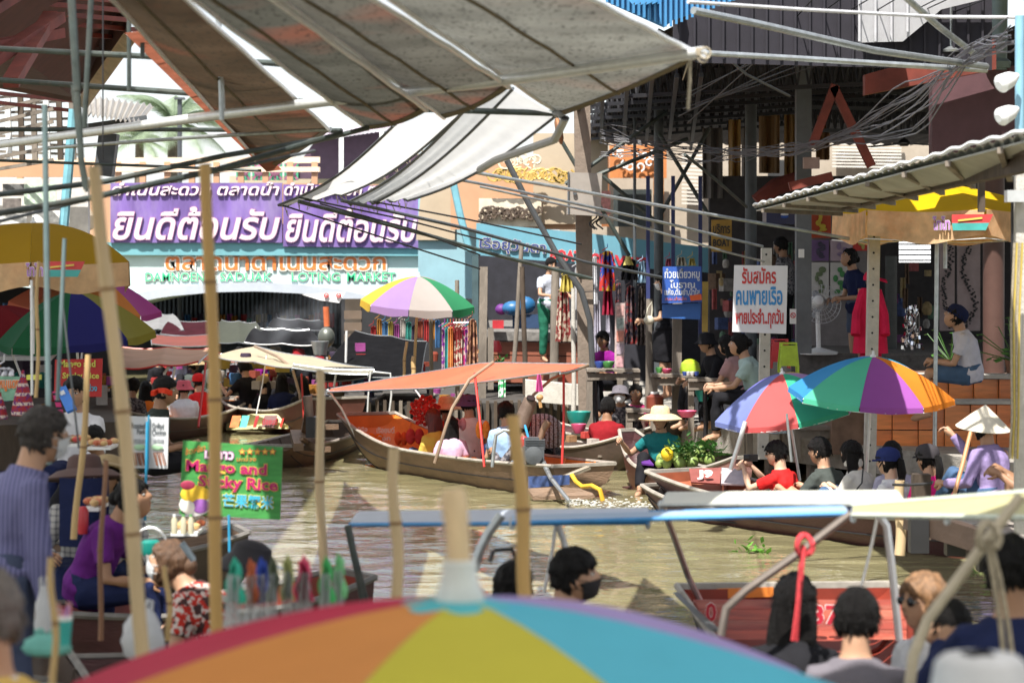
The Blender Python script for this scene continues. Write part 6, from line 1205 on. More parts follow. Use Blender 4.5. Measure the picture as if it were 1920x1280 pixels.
for i, (A, B, w, o, inn, lb_) in enumerate((((-5.7, 33), (-4.5, 38), 1.3, HULLR, ORI, 'boat below the faded orange pink canopy'), ((-6.8, 30.5), (-4.6, 31.5), .9, HULLR, REDI, 'red boat beside the orange lit man'), ((-3.2, 41), (-2.0, 45), 1.2, HULLD, HULLD, 'dark boat below the maroon canopy near the bridge'), ((-1.6, 37.5), (-2.3, 42), 1.1, HULLD, HULLD, 'dark boat under the black shade canopy'), ((-5.3, 43), (-3.8, 46), 1.1, HULLD, HULLR, 'dark boat in the far left shade by the bridge'))):
    boat(lb_, A, B, w, .3, .2, .1, outer=o, inner=inn, name='moored_boat', seats=2)
# boat prow cut by the slim bamboo pole
pr = thing('longtail_mount', 'worn timber stern with engine mount left of the orange canopy boat', 'boat', P(590, 845, 29)); 
for a, b, w in (((553, 812), (600, 840), .10), ((553, 812), (560, 838), .12), ((570, 800), (630, 800), .08), ((560, 838), (615, 842), .08), ((570, 812), (578, 760), .07), ((595, 835), (592, 790), .06), ((605, 845), (565, 822), .05)):
    g = MB(); g.bar(P(*a, 29.5), P(*b, 29), w, w*.8); g.build('timber', HULLW, pr, 0)
g = MB(); g.tube([P(576, 742, 29), P(580, 775, 29), P(586, 800, 29)], [.06,.05,.04], 12); g.build('pipe', mat('brown grey muffler', (0,0,0)), pr)
g = MB(); g.box(P(590, 800, 29), (.2,.2,.25)); g.build('engine_block', BLACK, pr, 0)
b8, _, _, _ = boat('worn boat whose timber stern pokes out behind the slim bamboo pole', (-3.0, 29.6), (-2.3, 33.5), .9, .24, .05, .1, w0=.7, outer=HULLW, inner=HULLD, name='moored_boat', seats=2)
# left vendor boats
bl = []
for i, (A, B, w, o, inn, lb_) in enumerate((((-2.75, 14.2), (-1.0, 15.3), .85, HULLR, REDI, 'vendor boat with grey rail and orange inside below the purple shirt vendor'), ((-3.0, 12.6), (-1.15, 12.9), .8, HULLD, HULLR, 'dark vendor boat in front, beside the woman in the floral shirt'), ((-2.6, 12.5), (-1.95, 9.8), .7, HULLR, HULLD, 'boat with a high tip beside the standing man'), ((-2.9, 8.2), (-1.48, 8.0), .6, HULLD, HULLD, 'boat at the lower left corner with the teal cup'), ((-3.9, 18.0), (-2.1, 18.6), .9, HULLD, HULLW, 'vendor boat behind the brown hat vendor'), ((-1.75, 10.4), (-.75, 10.9), .8, HULLD, HULLR, 'near dark boat carrying the wrapped bouquets'))):
    bl.append(boat(lb_, A, B, w, [.42,.36,.45,.30,.34,.30][i], [.05,.12,.15,.05,.1,.1][i], .12, w0=.6, w1=.6, outer=o, inner=inn, name='vendor_boat', seats=2, rail=mat('dull grey rail', (.15,.14,.13), .7, var=.3)))
# jetty on the right
jt = thing('jetty', 'dark timber jetty with bleached planks at the right edge', 'jetty', P(1850, 1040, 16.5))
for i in range(9):
    x = 1705+i*30; y = 962+i*9; g = MB(); g.slab([P(x, y, 17.2-i*.12), P(x+27, y+8, 17.1-i*.12), P(x+27+120, y-14, 18.6-i*.1), P(x+120, y-22, 18.7-i*.1)], .035); g.build('plank', mat('bleached jetty plank', (.30,.27,.24), .85, var=.25, scale=6, dirt=.4), jt, 0)
g = MB(); g.bar(P(1703, 970, 17.2), P(1960, 1052, 16.1), .09, .16); g.build('edge_beam', HULLD, jt, 0)
for x, y in ((1722, 1035), (1790, 1040), (1850, 1070), (1900, 1085)): g = MB(); g.bar(P(x, y, 17), P(x, 965+(x-1705)*.32, 17), .13, .13); g.build('jetty_pile', BLACK, jt, 0)
g = MB(); g.slab([P(1790, 1000, 17.3), P(1790, 1040, 17.3), P(1960, 1090, 16.6), P(1960, 1040, 16.6)], .4, off=V((0,-1,0))); g.build('lower_beam', HULLD, jt, 0)
leaves('small floating water plant in the open water on the right', [PZ(1400, 1036), PZ(1420, 1037)], 60, .10, (.12,.30,.04), 'water_plant', 'water plant')
leaves('little green weed floating near the jetty', [PZ(1838, 1070)], 30, .08, (.10,.28,.05), 'water_plant', 'water plant')
leaves('green weed caught beside the left boats', [PZ(130, 1130), PZ(145, 1128)], 60, .10, (.08,.16,.02), 'water_plant', 'water plant')
# white wake behind the propeller
wk = MB()
for i in range(380):
    x = 1060+rnd.random()**1.2*260; yy = 944+rnd.gauss(0, 1)*(2+(x-1060)*.035)+(x-1060)*.05; p = PZ(x, yy, .01); s = rnd.uniform(.003, .013); wk.sph(p+V((0, 0, rnd.uniform(0, .05)*(1-(x-1075)/260))), (s*1.8, s, s*.7), 5, 3)
stuff(tag(wk.build('wake_foam', mat('white water foam', (.55,.55,.52), .4), smooth=60), 'white foam churned up behind the orange canopy boat', 'foam'))
# ---------------------------------------------------------------- umbrellas
def umb(label, top, Rm, h, cols, rot=0., tilt=(0, 0), flap=0., pole_len=1.6, flapm=None, trim=None, pm=STEELW, power=1.7, lining=None, tr=.35, pr=.014, fin=True):
    n = len(cols); c = P(*top); M = Matrix.Rotation(R(tilt[0]), 3, 'X')@Matrix.Rotation(R(tilt[1]), 3, 'Y'); t = thing('umbrella', label, 'umbrella', c-V((0,0,pole_len)))
    def f(r, a, k=1):                     # a in panel units from front, 0 = facing the camera
        i = math.floor(a); fr = a-i; th = R(rot)+2*math.pi*a/n-math.pi/2; mid = (fr-.5)*2*math.pi/n
        rr = r*math.cos(math.pi/n)/math.cos(mid) if k else r; sc_ = 1-.05*math.sin(fr*math.pi)*(r/Rm)**2
        z = -h*(r/Rm)**power-.02*math.sin(fr*math.pi)*Rm*(r/Rm)*(1 if fr else 0)
        return c+M@V((rr*sc_*math.cos(th), rr*sc_*math.sin(th), z))
    for i, cl in enumerate(cols):
        g = MB(); g.sheet(lambda u, v: f(.012+v*(Rm-.012), i+.001+u*.998), 8, 10, .003); g.build('panel', [mat('umbrella cloth %.2f %.2f %.2f' % cl, cl, .75, var=.05, scale=3, trans=tr, spec=.2)], t, 40)
        if flap: g = MB(); g.sheet(lambda u, v: f(Rm*(1+.01*v), i+.01+u*.98)+M@V((0, 0, -v*flap*(1-.12*math.cos(u*6.28)))), 10, 2, .003); g.build('valance', flapm[i % len(flapm)] if flapm else [mat('umbrella cloth %.2f %.2f %.2f' % cl)] [0], t, 60)
        g = MB(); g.tube([f(.01+k/8*(Rm-.01), i+.0005)-M@V((0,0,.012)) for k in range(9)], .004, 4); g.build('rib', STEEL, t)
        if trim: g = MB(); g.tube([f(Rm, i+k/8*.998+.001)-M@V((0,0,flap+.002)) for k in range(9)], .006, 5); g.build('trim', trim, t)
    g = MB(); g.tube([c+M@V((0,0,.02)), c-M@V((0,0,pole_len))], pr, 10); g.build('pole', pm, t)
    if fin: g = MB(); g.lathe(c, [(.03, -.005), (.028, .01), (.014, .02), (.012, .05), (.004, .055)], 12, 0, M); g.build('finial', PLW, t)
    return t, f, M
GRN, VIO, ORG, BLU, RED_, YEL, NAV, LIL = (.06,.50,.30), (.36,.10,.42), (.85,.26,.03), (.05,.28,.62), (.70,.10,.11), (.68,.55,.14), (.03,.03,.22), (.42,.30,.62)
umb('big rainbow umbrella of mint, purple and orange panels above the rowing boat tourists', (1637, 668, 23), .80, .36, [VIO, ORG, (.03,.32,.50), GRN, YEL, LIL, (.05,.30,.66), (.10,.55,.36)], rot=-16, tilt=(7, 2), flap=.045, trim=PLW, pole_len=1.2)
umb('smaller rainbow umbrella in red, mint and violet left of the big one', (1467, 700, 23.8), .74, .36, [(.66,.12,.12), GRN, LIL, YEL, (.6,.3,.2), BLU, (.2,.2,.6), (.22,.27,.60)], rot=-44, tilt=(8, -10), flap=.045, trim=PLW, pole_len=1.1)
umb('purple white and green umbrella over the bank right of the bridge sign', (785, 518, 32), .77, .36, [(.42,.38,.36), (.04,.26,.12), (.60,.20,.24), (.03,.3,.2), (.7,.6,.3), (.72,.52,.06), (.68,.45,.06), (.34,.22,.46)], rot=-6, tilt=(6, 3), flap=.09, trim=None, pole_len=1.5, pm=BAMB, pr=.02)
umb('green, navy and yellow umbrella half hidden by the poles at the left', (135, 546, 26), .86, .50, [(.02,.02,.14), (.24,.21,.03), (.3,.03,.03), (.2,.2,.2), (.12,.01,.02), (.2,.01,.02), (.012,.09,.04), (.012,.10,.04)], rot=4, tilt=(5, -4), flap=.07, pole_len=1.5)
umb('dark red umbrella cut by the left edge behind the green one', (-10, 575, 27), .62, .42, [(.14,.006,.01)]*6+[(.11,.006,.01)]*2, tilt=(4, -20), pole_len=1.2)
umb('orange, purple and bright green umbrella behind the tall blurred bamboo', (165, 512, 30), .95, .42, [(.62,.22,.05), (.34,.05,.22), (.08,.50,.20), (.5,.4,.1), (.5,.1,.1), (.6,.2,.1), (.65,.18,.10), (.60,.22,.10)], rot=10, tilt=(4, 5), flap=.06, pole_len=1.5)
# yellow advertising umbrellas with printed valances
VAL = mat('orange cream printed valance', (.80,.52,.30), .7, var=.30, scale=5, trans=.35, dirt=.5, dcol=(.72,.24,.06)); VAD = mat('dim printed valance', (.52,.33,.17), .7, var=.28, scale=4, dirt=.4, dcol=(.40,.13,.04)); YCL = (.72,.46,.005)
def logo(parent, p, s, rt=V((1,0,0))):
    lettering('ไทไท', p, .30*s, .24*s, mat('violet logo letter', (.42,.20,.50), .5), parent, .01, right=rt, bold=.03, outline=WHITE, ow=.03)
    q = V(p)+rt*.32*s; u = V((0,0,1))
    for k, (z0, z1, cc) in enumerate(((.12, .26, (.55,.05,.05)), (.0, .12, (.06,.36,.34)))):
        g = MB(); g.slab([q+u*z0*s+rt*.02*s*k-V((0,.012,0)), q+u*z1*s-V((0,.012,0)), q+rt*(.56+.12*(z1/.26))*s+u*z1*s-V((0,.012,0)), q+rt*(.56+.12*(z0/.26))*s+u*z0*s-V((0,.012,0))], .006, off=V((0,-1,0))); g.build('logo_band', mat('logo band %d' % k, cc, .5), parent, 0)
    g = MB(); g.bar(q+rt*.1*s+u*.16*s-V((0,.02,0)), q+rt*.5*s+u*.2*s-V((0,.02,0)), .008, .03*s); g.build('logo_stroke', mat('logo yellow', (.7,.5,.1)), parent, 0)
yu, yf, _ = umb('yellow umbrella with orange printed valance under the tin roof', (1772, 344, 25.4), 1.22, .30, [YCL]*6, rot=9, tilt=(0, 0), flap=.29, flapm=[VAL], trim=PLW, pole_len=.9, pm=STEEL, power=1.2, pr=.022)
for k, (i, a) in enumerate(((0, .45), (0, .10), (-1, .55))):
    if k == 1: continue
    p = yf(1.22, i+a)+V((0,-.02,-.25)); q = yf(1.22, i+a+.2)+V((0,-.02,-.25)); rt = (q-p); rt.z = 0; logo(yu, p+V((0,-.035,.06)), .62, rt.normalized())
yl, lf, _ = umb('dim yellow umbrella with orange printed valance at the left edge', (62, 418, 22), 1.0, .36, [(.36,.21,.008)]*6, rot=10, tilt=(0, 0), flap=.23, flapm=[VAD], pole_len=1.2, power=2.4)  # dimmer yellow and valance colours stand for weak light on this umbrella
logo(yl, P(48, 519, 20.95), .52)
# foreground umbrella
fu, ff, FM = umb('large blurred foreground umbrella in yellow, orange, blue and red', (868, 1120, 5.7), 1.25, .33, [(.55,.50,.06), (.10,.48,.66), (.38,.30,.62), (.10,.40,.48), (.05,.30,.36), (.52,.03,.08), (.66,.27,.08)], rot=-20, tilt=(1, 0), pole_len=1.6, trim=None, tr=.3, fin=False, power=1.6)
g = MB(); c = P(862, 1120, 5.7); g.lathe(c, [(.058, -.03), (.060, .0), (.050, .03), (.043, .05), (.040, .085), (.030, .09)], 20); g.build('sleeve', mat('pale grey plastic sleeve', (.55,.57,.56), .5), fu)
g = MB(); g.tube([c+V((0,0,.05)), P(858, 1000, 5.72), P(850, 930, 5.75), P(848, 916, 5.75)], [.030,.030,.034,.026], 14); g.build('bamboo_tip', BAMBP, fu)
g = MB(); g.lathe(c, [(.16, -.024), (.13, -.012), (.06, -.004)], 20, cap=False); g.build('top_patch', mat('teal cloth patch', (.05,.36,.42), .7, var=.1), fu)
# ---------------------------------------------------------------- signs
def sign(label, pts, m, name='sign', back=None):
    t = thing(name, label, 'sign', (V(pts[1])+V(pts[2]))/2); g = MB(); g.slab(pts, .02, off=V((0,-1,0))); g.build('board', m, t, 0); return t
d = 25.2; s = sign('white board with red and blue hand painted Thai lines on a concrete post', [P(1377, 497, d), P(1373, 622, d), P(1474, 626, d), P(1477, 498, d)], mat('white sign board', (.66,.65,.68), .5, var=.03))
RDL = mat('red hand painted letter', (.50,.03,.03), .5); BLL = mat('blue hand painted letter', (.03,.22,.52), .5)
lettering('รับสมัคร', P(1391, 532, d-.003), px(64, d), px(31, d), RDL, s, .003, bold=.025); lettering('คนพายเรือ', P(1380, 572, d-.003), px(87, d), px(36, d), BLL, s, .003, bold=.025); lettering('พายประจำ..ทุกวัน', P(1379, 616, d-.003), px(90, d), px(38, d), RDL, s, .003, bold=.03)
d = 30.6; s = sign('blue board with white Thai noodle lettering and a red strip on a square post', [P(1243, 500, d), P(1241, 569, d), P(1316, 566, d), P(1315, 499, d)], mat('blue sign board', (.03,.10,.42), .5, var=.05)); WL = mat('white letter', (.62,.66,.72), .5)
for tx, x, y, w, h in (('ก๋วยเตี๋ยวหมู', 1246, 527, 66, 24), ('โบราณ', 1256, 540, 47, 15), ('แห้ง,ต้มยำ,น้ำใส', 1246, 555, 66, 15)): lettering(tx, P(x, y, d-.003), px(w, d), px(h, d), WL, s, .003, bold=.02)
lettering('ขนม,เส้นเล็ก', P(1247, 564, d-.003), px(40, d), px(8, d), mat('salmon letter', (.7,.2,.15)), s, .003); g = MB(); g.slab([P(1293, 554, d-.02), P(1295, 564, d-.02), P(1316, 562, d-.02), P(1315, 551, d-.02)], .01, off=V((0,-1,0))); g.build('patch', mat('orange red patch', (.7,.12,.03)), s, 0)
sign('plain blue panel hanging below the noodle sign', [P(1242, 571, 30.7), P(1241, 596, 30.7), P(1313, 599, 30.7), P(1314, 568, 30.7)], mat('plain blue panel', (.03,.12,.40), .5, var=.08))
d = 14.5; s = sign('green mango and sticky rice banner in front of the canal', [P(343, 826, d), P(336, 963, d), P(525, 974, d), P(530, 838, d)], mat('green banner', (.05,.27,.06), .6, var=.35, scale=4, stretch=(1,1,6)))
rt = V((px(187, d), .0, px(-11, d))).normalized(); upv = V((.04,0,1)).normalized(); MAG = mat('magenta letter', (.42,.01,.12), .5); YLE = mat('yellow letter edge', (.75,.55,.08), .5)
lettering('Mango and', P(347, 889, d-.004), px(154, d), px(29, d), MAG, s, .003, right=rt, up=upv, bold=.03, outline=YLE, ow=.03); lettering('Sticky Rice', P(370, 919, d-.004), px(152, d), px(31, d), MAG, s, .003, right=rt, up=upv, bold=.03, outline=YLE, ow=.03)
lettering('芒果糯米', P(416, 950, d-.004), px(98, d), px(27, d), mat('cyan letter', (.05,.42,.62), .5), s, .003, right=rt, up=upv, bold=.02, outline=YLE, ow=.035); lettering('มะกาว', P(383, 860, d-.004), px(56, d), px(17, d), mat('white pink letter', (.75,.6,.7)), s, .003, right=rt, up=upv, bold=.03, outline=mat('purple edge', (.30,.03,.28)), ow=.05)
lettering('ข้าวเหนียว', P(348, 853, d-.004), px(38, d), px(13, d), mat('orange sign letter'), s, .003, right=V((1,0,.25)).normalized()); lettering('มะม่วง', P(444, 864, d-.004), px(36, d), px(9, d), mat('orange sign letter'), s, .003)
for k in range(5):
    c = P(454+k*14.3, 846.5, d-.012); g = MB()
    for rr_, mm, dz in ((px(7.5, d), 0, 0), (px(5, d), 1, -.003)):
        ps = [c+V((math.sin(a)*q, dz, math.cos(a)*q)) for a, q in [(i*math.pi/5, rr_*(1 if i % 2 == 0 else .45)) for i in range(10)]]; g.slab(ps, .002, m=mm, off=V((0,-1,0)))
    g.build('star', [mat('red star edge', (.55,.05,.04)), mat('gold star', (.80,.50,.08))], s, 0)
for nm, x, y, rx, ry, c, q in (('plate', 366, 946, 31, 21, (.68,.66,.66), 0), ('mango_picture', 366, 926, 28, 17, (.74,.48,.03), .004), ('rice_picture', 376, 948, 17, 14, (.26,.09,.36), .006), ('mangosteen_picture', 352, 909, 14, 9, (.28,.02,.06), .006), ('cream_picture', 352, 950, 14, 12, (.7,.68,.62), .008)):
    g = MB(); g.sph(P(x, y, d-.012-q), (px(rx, d), .004, px(ry, d)), 18, 6); g.build(nm, mat(nm, c, .6, var=.2, scale=25), s)
d = 15.5; s = sign('white board reading roasted pork and grilled chicken', [P(243, 780, d), P(240, 877, d), P(314, 878, d), P(316, 783, d)], mat('white menu board', (.62,.64,.66), .5, var=.03)); DKL = mat('dark grey letter', (.10,.12,.14), .5)
for tx, x, y, w, h in (('Roasted', 247, 803, 25, 11), ('Pork', 257, 814, 15, 10), ('Grilled', 285, 803, 22, 11), ('Chicken', 285, 815, 26, 11), ('烤猪肉', 250, 831, 22, 9), ('烤鸡肉', 287, 830, 20, 9)): lettering(tx, P(x, y, d-.004), px(w, d), px(h, d), DKL if y < 820 else mat('light grey letter', (.4,.42,.45)), s, .003)
for k in range(12):
    x = 250+(k % 6)*3.4+(k//6)*38; g = MB(); g.bar(P(x, 848, d-.01), P(x+5+rnd.uniform(-2, 2), 872, d-.01), .012, .006); g.build('skewer_picture', mat('skewer print %d' % (k % 3), [(.30,.12,.07), (.45,.20,.12), (.20,.08,.05)][k % 3]), s, 0)
g = MB(); g.sph(P(262, 838, d-.012), (.04,.003,.02), 10, 5); g.sph(P(295, 838, d-.012), (.04,.003,.02), 10, 5); g.build('herb_picture', mat('herb print', (.35,.55,.35)), s)
g = MB(); g.bar(P(279, 778, d-.02), P(277, 880, d-.02), px(4, d), .01); g.build('tube_front', mat('bright blue tube'), s, 0)
d = 24; s = sign('red mango sticky rice sign half hidden by bamboo at the left', [P(103, 674, d), P(101, 742, d), P(190, 744, d), P(192, 672, d)], mat('red sign board', (.48,.02,.02), .5, var=.08)); YG = mat('yellow green letter', (.60,.58,.10), .5)
lettering('Mango and', P(111, 692, d-.004), px(68, d), px(17, d), YG, s, .003, bold=.03); lettering('Sticky Rice', P(117, 713, d-.004), px(69, d), px(15, d), YG, s, .003, bold=.03); lettering('ข้าวเหนียวมะม่วง', P(108, 733, d-.004), px(74, d), px(13, d), mat('cyan letter'), s, .003, bold=.02)
d = 20; s = sign('small green and white Thai sign behind the woven hats', [P(-10, 705, d), P(-10, 752, d), P(42, 750, d), P(42, 706, d)], mat('green white board', (.20,.40,.28), .6, var=.4, scale=8)); lettering('หมูแดง', P(-2, 735, d-.004), px(40, d), px(24, d), mat('orange sign letter'), s, .003, bold=.03, outline=mat('cream letter edge'), ow=.06)
d = 40; s = sign('white triangular hanging cloth with two small no entry marks beside the umbrella', [P(566, 552, d), P(600, 563, d), P(636, 568, d), P(648, 547, d)], PLW)
for x in (612, 635): g = MB(); c = P(x, 554, d-.03); g.tube([c+V((math.cos(a)*.035, 0, math.sin(a)*.035)) for a in [k*math.pi/7 for k in range(15)]], .008, 5); g.tube([c+V((-.03,0,0)), c+V((.03,0,0))], .008, 5); g.build('mark', RDL, s)
d = 32.6; s = sign('tall narrow faded price board in front of the magenta shirt', [P(1154, 568, d), P(1152, 690, d), P(1170, 690, d), P(1172, 568, d)], mat('faded price board', (.46,.36,.34), .7, var=.3, scale=9))
for k in range(5): g = MB(); g.slab([P(1156, 572+k*24, d-.01), P(1156, 592+k*24, d-.01), P(1169, 592+k*24, d-.01), P(1170, 572+k*24, d-.01)], .006, off=V((0,-1,0))); g.build('price_card', mat('price card %d' % k, [(.5,.3,.28), (.3,.36,.34), (.5,.2,.15), (.35,.28,.33), (.5,.28,.3)][k], .7, var=.5, scale=22), s, 0)
d = 31; s = sign('narrow yellow paper strip right of the blue noodle sign', [P(1317, 528, d), P(1316, 622, d), P(1327, 622, d), P(1328, 528, d)], mat('yellow strip', (.50,.34,.08), .7, var=.2))
# ---------------------------------------------------------------- tables and goods of the middle bank
def table(x0, x1, y, dd, label, m=WOOD, depth=.5, hgt=.7):
    t = thing('wooden_table', label, 'table', P((x0+x1)/2, y, dd)-V((0,0,hgt)))
    for k in range(4): g = MB(); a = P(x0, y, dd); b = P(x1, y+1, dd); g.bar(a+V((0, depth*k/4, 0)), b+V((0, depth*k/4, 0)), depth*.235, .035); g.build('plank', m, t, 0)
    for x in (x0+6, x1-6):
        for e in (.03, depth*.75): g = MB(); a = P(x, y, dd)+V((0, e, -.02)); g.bar(a, a-V((0,0,hgt-.02)), .07, .07); g.build('leg', m, t, 0)
    g = MB(); g.bar(P(x0, y+12, dd), P(x1, y+12, dd), .03, .09); g.build('apron', m, t, 0); return t
table(1100, 1200, 694, 32, 'wooden table with green bowl left of the blue noodle sign'); table(1222, 1300, 704, 30.5, 'wooden table of pink and green bowls below the blue sign'); table(1290, 1395, 712, 29.5, 'wooden table at which the woman in mint leans', hgt=.8)
table(1400, 1480, 790, 27.8, 'low grey bench behind the left rainbow umbrella', hgt=.4); table(1490, 1590, 802, 27.2, 'low wooden bench beside the tiled wall', hgt=.35); table(1175, 1300, 770, 31, 'low shelf under the wooden tables', hgt=.3)
def bowl(x, y, dd, r, m, label, h=.07, name='bowl', cat='bowl', grp=None):
    g = MB(); g.lathe(P(x, y, dd), [(r*.55, 0), (r*.9, h*.6), (r, h), (r*.93, h), (r*.5, h*.2), (.001, h*.15)], 16); return tag(g.build(name, m), label, cat, grp)
GRP = mat('green plastic', (.10,.36,.10), .4); PKP = mat('pink plastic', (.70,.10,.22), .4); BLP = mat('blue plastic', (.05,.10,.40), .4); TLP = mat('teal plastic', (.02,.30,.26), .4)
bowl(1140, 690, 31.8, .09, GRP, 'green bowl on the table before the magenta shirt', .09); bowl(1124, 690, 31.8, .07, BLP, 'small blue bowl beside the green bowl', .09); bowl(1250, 700, 30.3, .07, PKP, 'pink bowl on the table below the blue sign', .06); bowl(1236, 699, 30.3, .05, GRP, 'green cup beside the pink bowl', .07)
g = MB(); g.lathe(P(1294, 700, 29.6), [(.12, 0), (.13, .05), (.11, .13), (.06, .17), (.01, .18)], 20); tag(g.build('food_cover', mat('lime plastic')), 'lime green domed food cover on the table', 'food cover')
for i, (x, m) in enumerate(((1284, BLP), (1298, PLW), (1306, BLP), (1290, PLW))): bowl(x, 704, 29.3, .035, m, 'little blue and white bowl in front of the lime food cover', .05, grp='little bowls on the food table')
bowl(1288, 782, 29, .12, PKP, 'bright pink basin on the low shelf behind the vendor', .08); bowl(1085, 800, 31.2, .16, TLP, 'teal basket in the dark boat', .20, 'basket', 'basket'); bowl(1318, 752, 29.6, .10, TLP, 'teal basket below the food table', .14, 'basket', 'basket'); bowl(1085, 812, 30.8, .10, PKP, 'pink bag of goods beside the teal basket', .12, 'goods_bag', 'bag')
def jar(x, y, dd, r, h, m, label, lid=None, grp=None, name='jar'):
    t = thing(name, label, name.replace('_', ' '), P(x, y, dd), grp); g = MB(); g.lathe(P(x, y, dd), [(r, 0), (r, h*.72), (r*.55, h*.84), (r*.45, h*.92)], 14); g.build('body', m, t); g = MB(); g.lathe(P(x, y, dd)+V((0,0,h*.9)), [(r*.5, 0), (r*.5, h*.12)], 12); g.build('lid', lid or PLW, t); return t
CLR = mat('clear bottle plastic', (.50,.62,.68), .15, var=.1, trans=.3)
for k in range(4): jar(1448+k*8, 812, 27.5, .04, .26, CLR, 'clear water bottle standing under the left rainbow umbrella', BLP, 'water bottles under the rainbow umbrella', 'bottle')
for k, x in enumerate((1394, 1402, 1410)): jar(x, 806, 27.6, .035, .20, CLR, 'short clear bottle left of the water bottles', PLW, 'short bottles left of the water bottles', 'bottle')
jar(1228, 765, 30, .11, .20, mat('brown jar', (.20,.05,.03), .3), 'brown food jar on the shelf above the straw hat', PLW)
for k, (x, y, dd, c, lb_) in enumerate(((1100, 815, 30.5, (.5,.06,.05), 'red packet on the dark boat near the teal basket'), (1125, 818, 30.4, (.4,.38,.36), 'white packet on the dark boat'), (1070, 822, 30.3, (.35,.2,.1), 'brown packet at the end of the dark boat'), (1140, 826, 30.3, (.10,.25,.35), 'blue grey packet in the dark boat'), (1112, 828, 30.2, (.55,.5,.45), 'cream packet in the dark boat'), (1155, 822, 30.5, (.45,.05,.05), 'red box beside the man in dark red'))):
    g = MB(); g.box(P(x, y, dd), (.12, .10, .08), rnd.uniform(0, 1)); tag(g.build('packet', mat('packet %d' % k, c, .5, var=.3, scale=20), smooth=0), lb_, 'packet')
# white handbag, hanging clothes, blue bags, mannequin busts
g = MB(); g.sph(P(1217, 600, 30.8), (.07,.05,.06), 12, 8); g.tube([P(1211, 595, 30.8), P(1215, 578, 30.8), P(1222, 566, 30.8), P(1223, 580, 30.8), P(1221, 596, 30.8)], .012, 6); tag(g.build('handbag', mat('cream bag', (.50,.47,.38), .8)), 'cream handbag hanging from the shoulder of the person in black', 'bag')
def garment(x, y, w, h, dd, m, label, grp=None, sl=True, name='hanging_clothes'):
    g = MB(); W_, H_ = px(w, dd), px(h, dd); c = P(x, y, dd)
    def fn(u, v):
        ww = W_*(.62+.38*v) if sl else W_; return c+V(((u-.5)*ww, .06*math.sin(u*17+x)+.04*math.sin(v*5), -H_*v+(abs(u-.5)**2*-.25*H_ if v < .1 else 0)))
    g.sheet(fn, 18, 8, .012); g.tube([c+V((-.08,0,0)), c+V((0,0,.05)), c+V((0,0,.1))], .006, 4); return tag(g.build(name, m, None, 60), label, 'clothes', grp)
TD = pattern('tie dye', (.50,.04,.03), (.03,.06,.30), 'blotch', 7, c3=(.55,.30,.03)); BAT1 = pattern('red brown batik', (.22,.03,.03), (.45,.38,.30), 'blotch', 14); BAT2 = pattern('dark batik', (.03,.03,.05), (.18,.12,.12), 'blotch', 16, c3=(.30,.05,.05)); FLR = pattern('pink print', (.40,.03,.14), (.50,.40,.36), 'blotch', 12)
garment(1139, 470, 30, 75, 35, TD, 'rainbow tie-dye dress hanging right of the concrete pole', name='hanging_dress'); garment(1140, 540, 22, 50, 35.1, cloth('crimson cloth', (.30,.02,.05)), 'crimson skirt hanging under the tie-dye dress', name='hanging_skirt')
garment(1180, 485, 34, 40, 36, cloth('black top', (.02,.02,.025)), 'black top on a yellow bust'); g = MB(); g.tube([P(1178, 497, 35.8), P(1178, 487, 35.8), P(1178, 480, 35.8)], [.08,.05,.04], 10); tag(g.build('bust', mat('yellow bust', (.55,.45,.12))), 'yellow bust neck in the black top', 'mannequin')
for k, (x, y, w, h, m, lb_) in enumerate(((1115, 480, 12, 90, cloth('white shirt hung', (.55,.55,.58)), 'white garment hanging beside the tie-dye dress'), (1205, 490, 20, 40, cloth('pale blue cloth', (.25,.38,.50)), 'pale blue shirt on the clothes stall'), (1160, 530, 16, 110, BAT2, 'dark patterned dress left on the stall'), (1182, 535, 26, 110, BAT2, 'dark patterned dress in the middle of the stall'), (1205, 535, 22, 112, pattern('dark print', (.04,.03,.03), (.16,.13,.12), 'blotch', 24), 'dark speckled dress right on the stall'), (1120, 560, 14, 110, cloth('white lilac cloth', (.42,.40,.48)), 'long pale trousers hanging by the pole'), (1140, 585, 8, 70, cloth('white lilac cloth'), 'narrow pale trousers beside them'), (1255, 485, 16, 14, cloth('pink top', (.45,.1,.15)), 'pink top above the blue sign'), (1278, 482, 20, 16, cloth('cream top', (.5,.45,.35)), 'cream top above the blue sign'), (1298, 484, 14, 14, mat('yellow bust'), 'yellow bust above the blue sign'), (1056, 545, 28, 95, BAT1, 'red and white batik skirt hanging beside the thick wooden post'), (1062, 515, 24, 32, cloth('mustard cloth', (.40,.32,.07)), 'mustard shirt above the batik skirt'), (1082, 500, 10, 80, cloth('white shirt hung'), 'white cloth against the concrete pole'))):
    garment(x, y, w, h, 36.5 if x > 1095 else 36.8, m, lb_)
rk = thing('clothes_rack', 'clothes rack of bright sarongs under the purple and green umbrella', 'rack', P(855, 730, 31.5)); g = MB(); g.tube([P(828, 606, 31.5), P(892, 604, 31.5)], .012, 6); g.tube([P(830, 606, 31.5), P(830, 730, 31.5)], .012, 6); g.tube([P(893, 604, 31.5), P(893, 730, 31.5)], .012, 6); g.build('frame', STEEL, rk)
SAR = [pattern('violet sarong', (.20,.03,.25), (.45,.30,.35), 'blotch', 22), cloth('crimson sarong', (.42,.03,.06)), pattern('rust sarong', (.45,.12,.06), (.5,.4,.3), 'blotch', 20), cloth('teal sarong', (.04,.28,.28)), BAT1, FLR, cloth('orange sarong', (.55,.20,.06)), BAT1]
for k in range(11): garment(834+k*5.4, 612, 9, 88+rnd.uniform(-6, 8), 31.4-.05*(k % 3), SAR[(k*3) % 8], 'bright patterned sarong hanging on the rack under the umbrella', 'sarongs on the clothes rack', False, 'sarong')
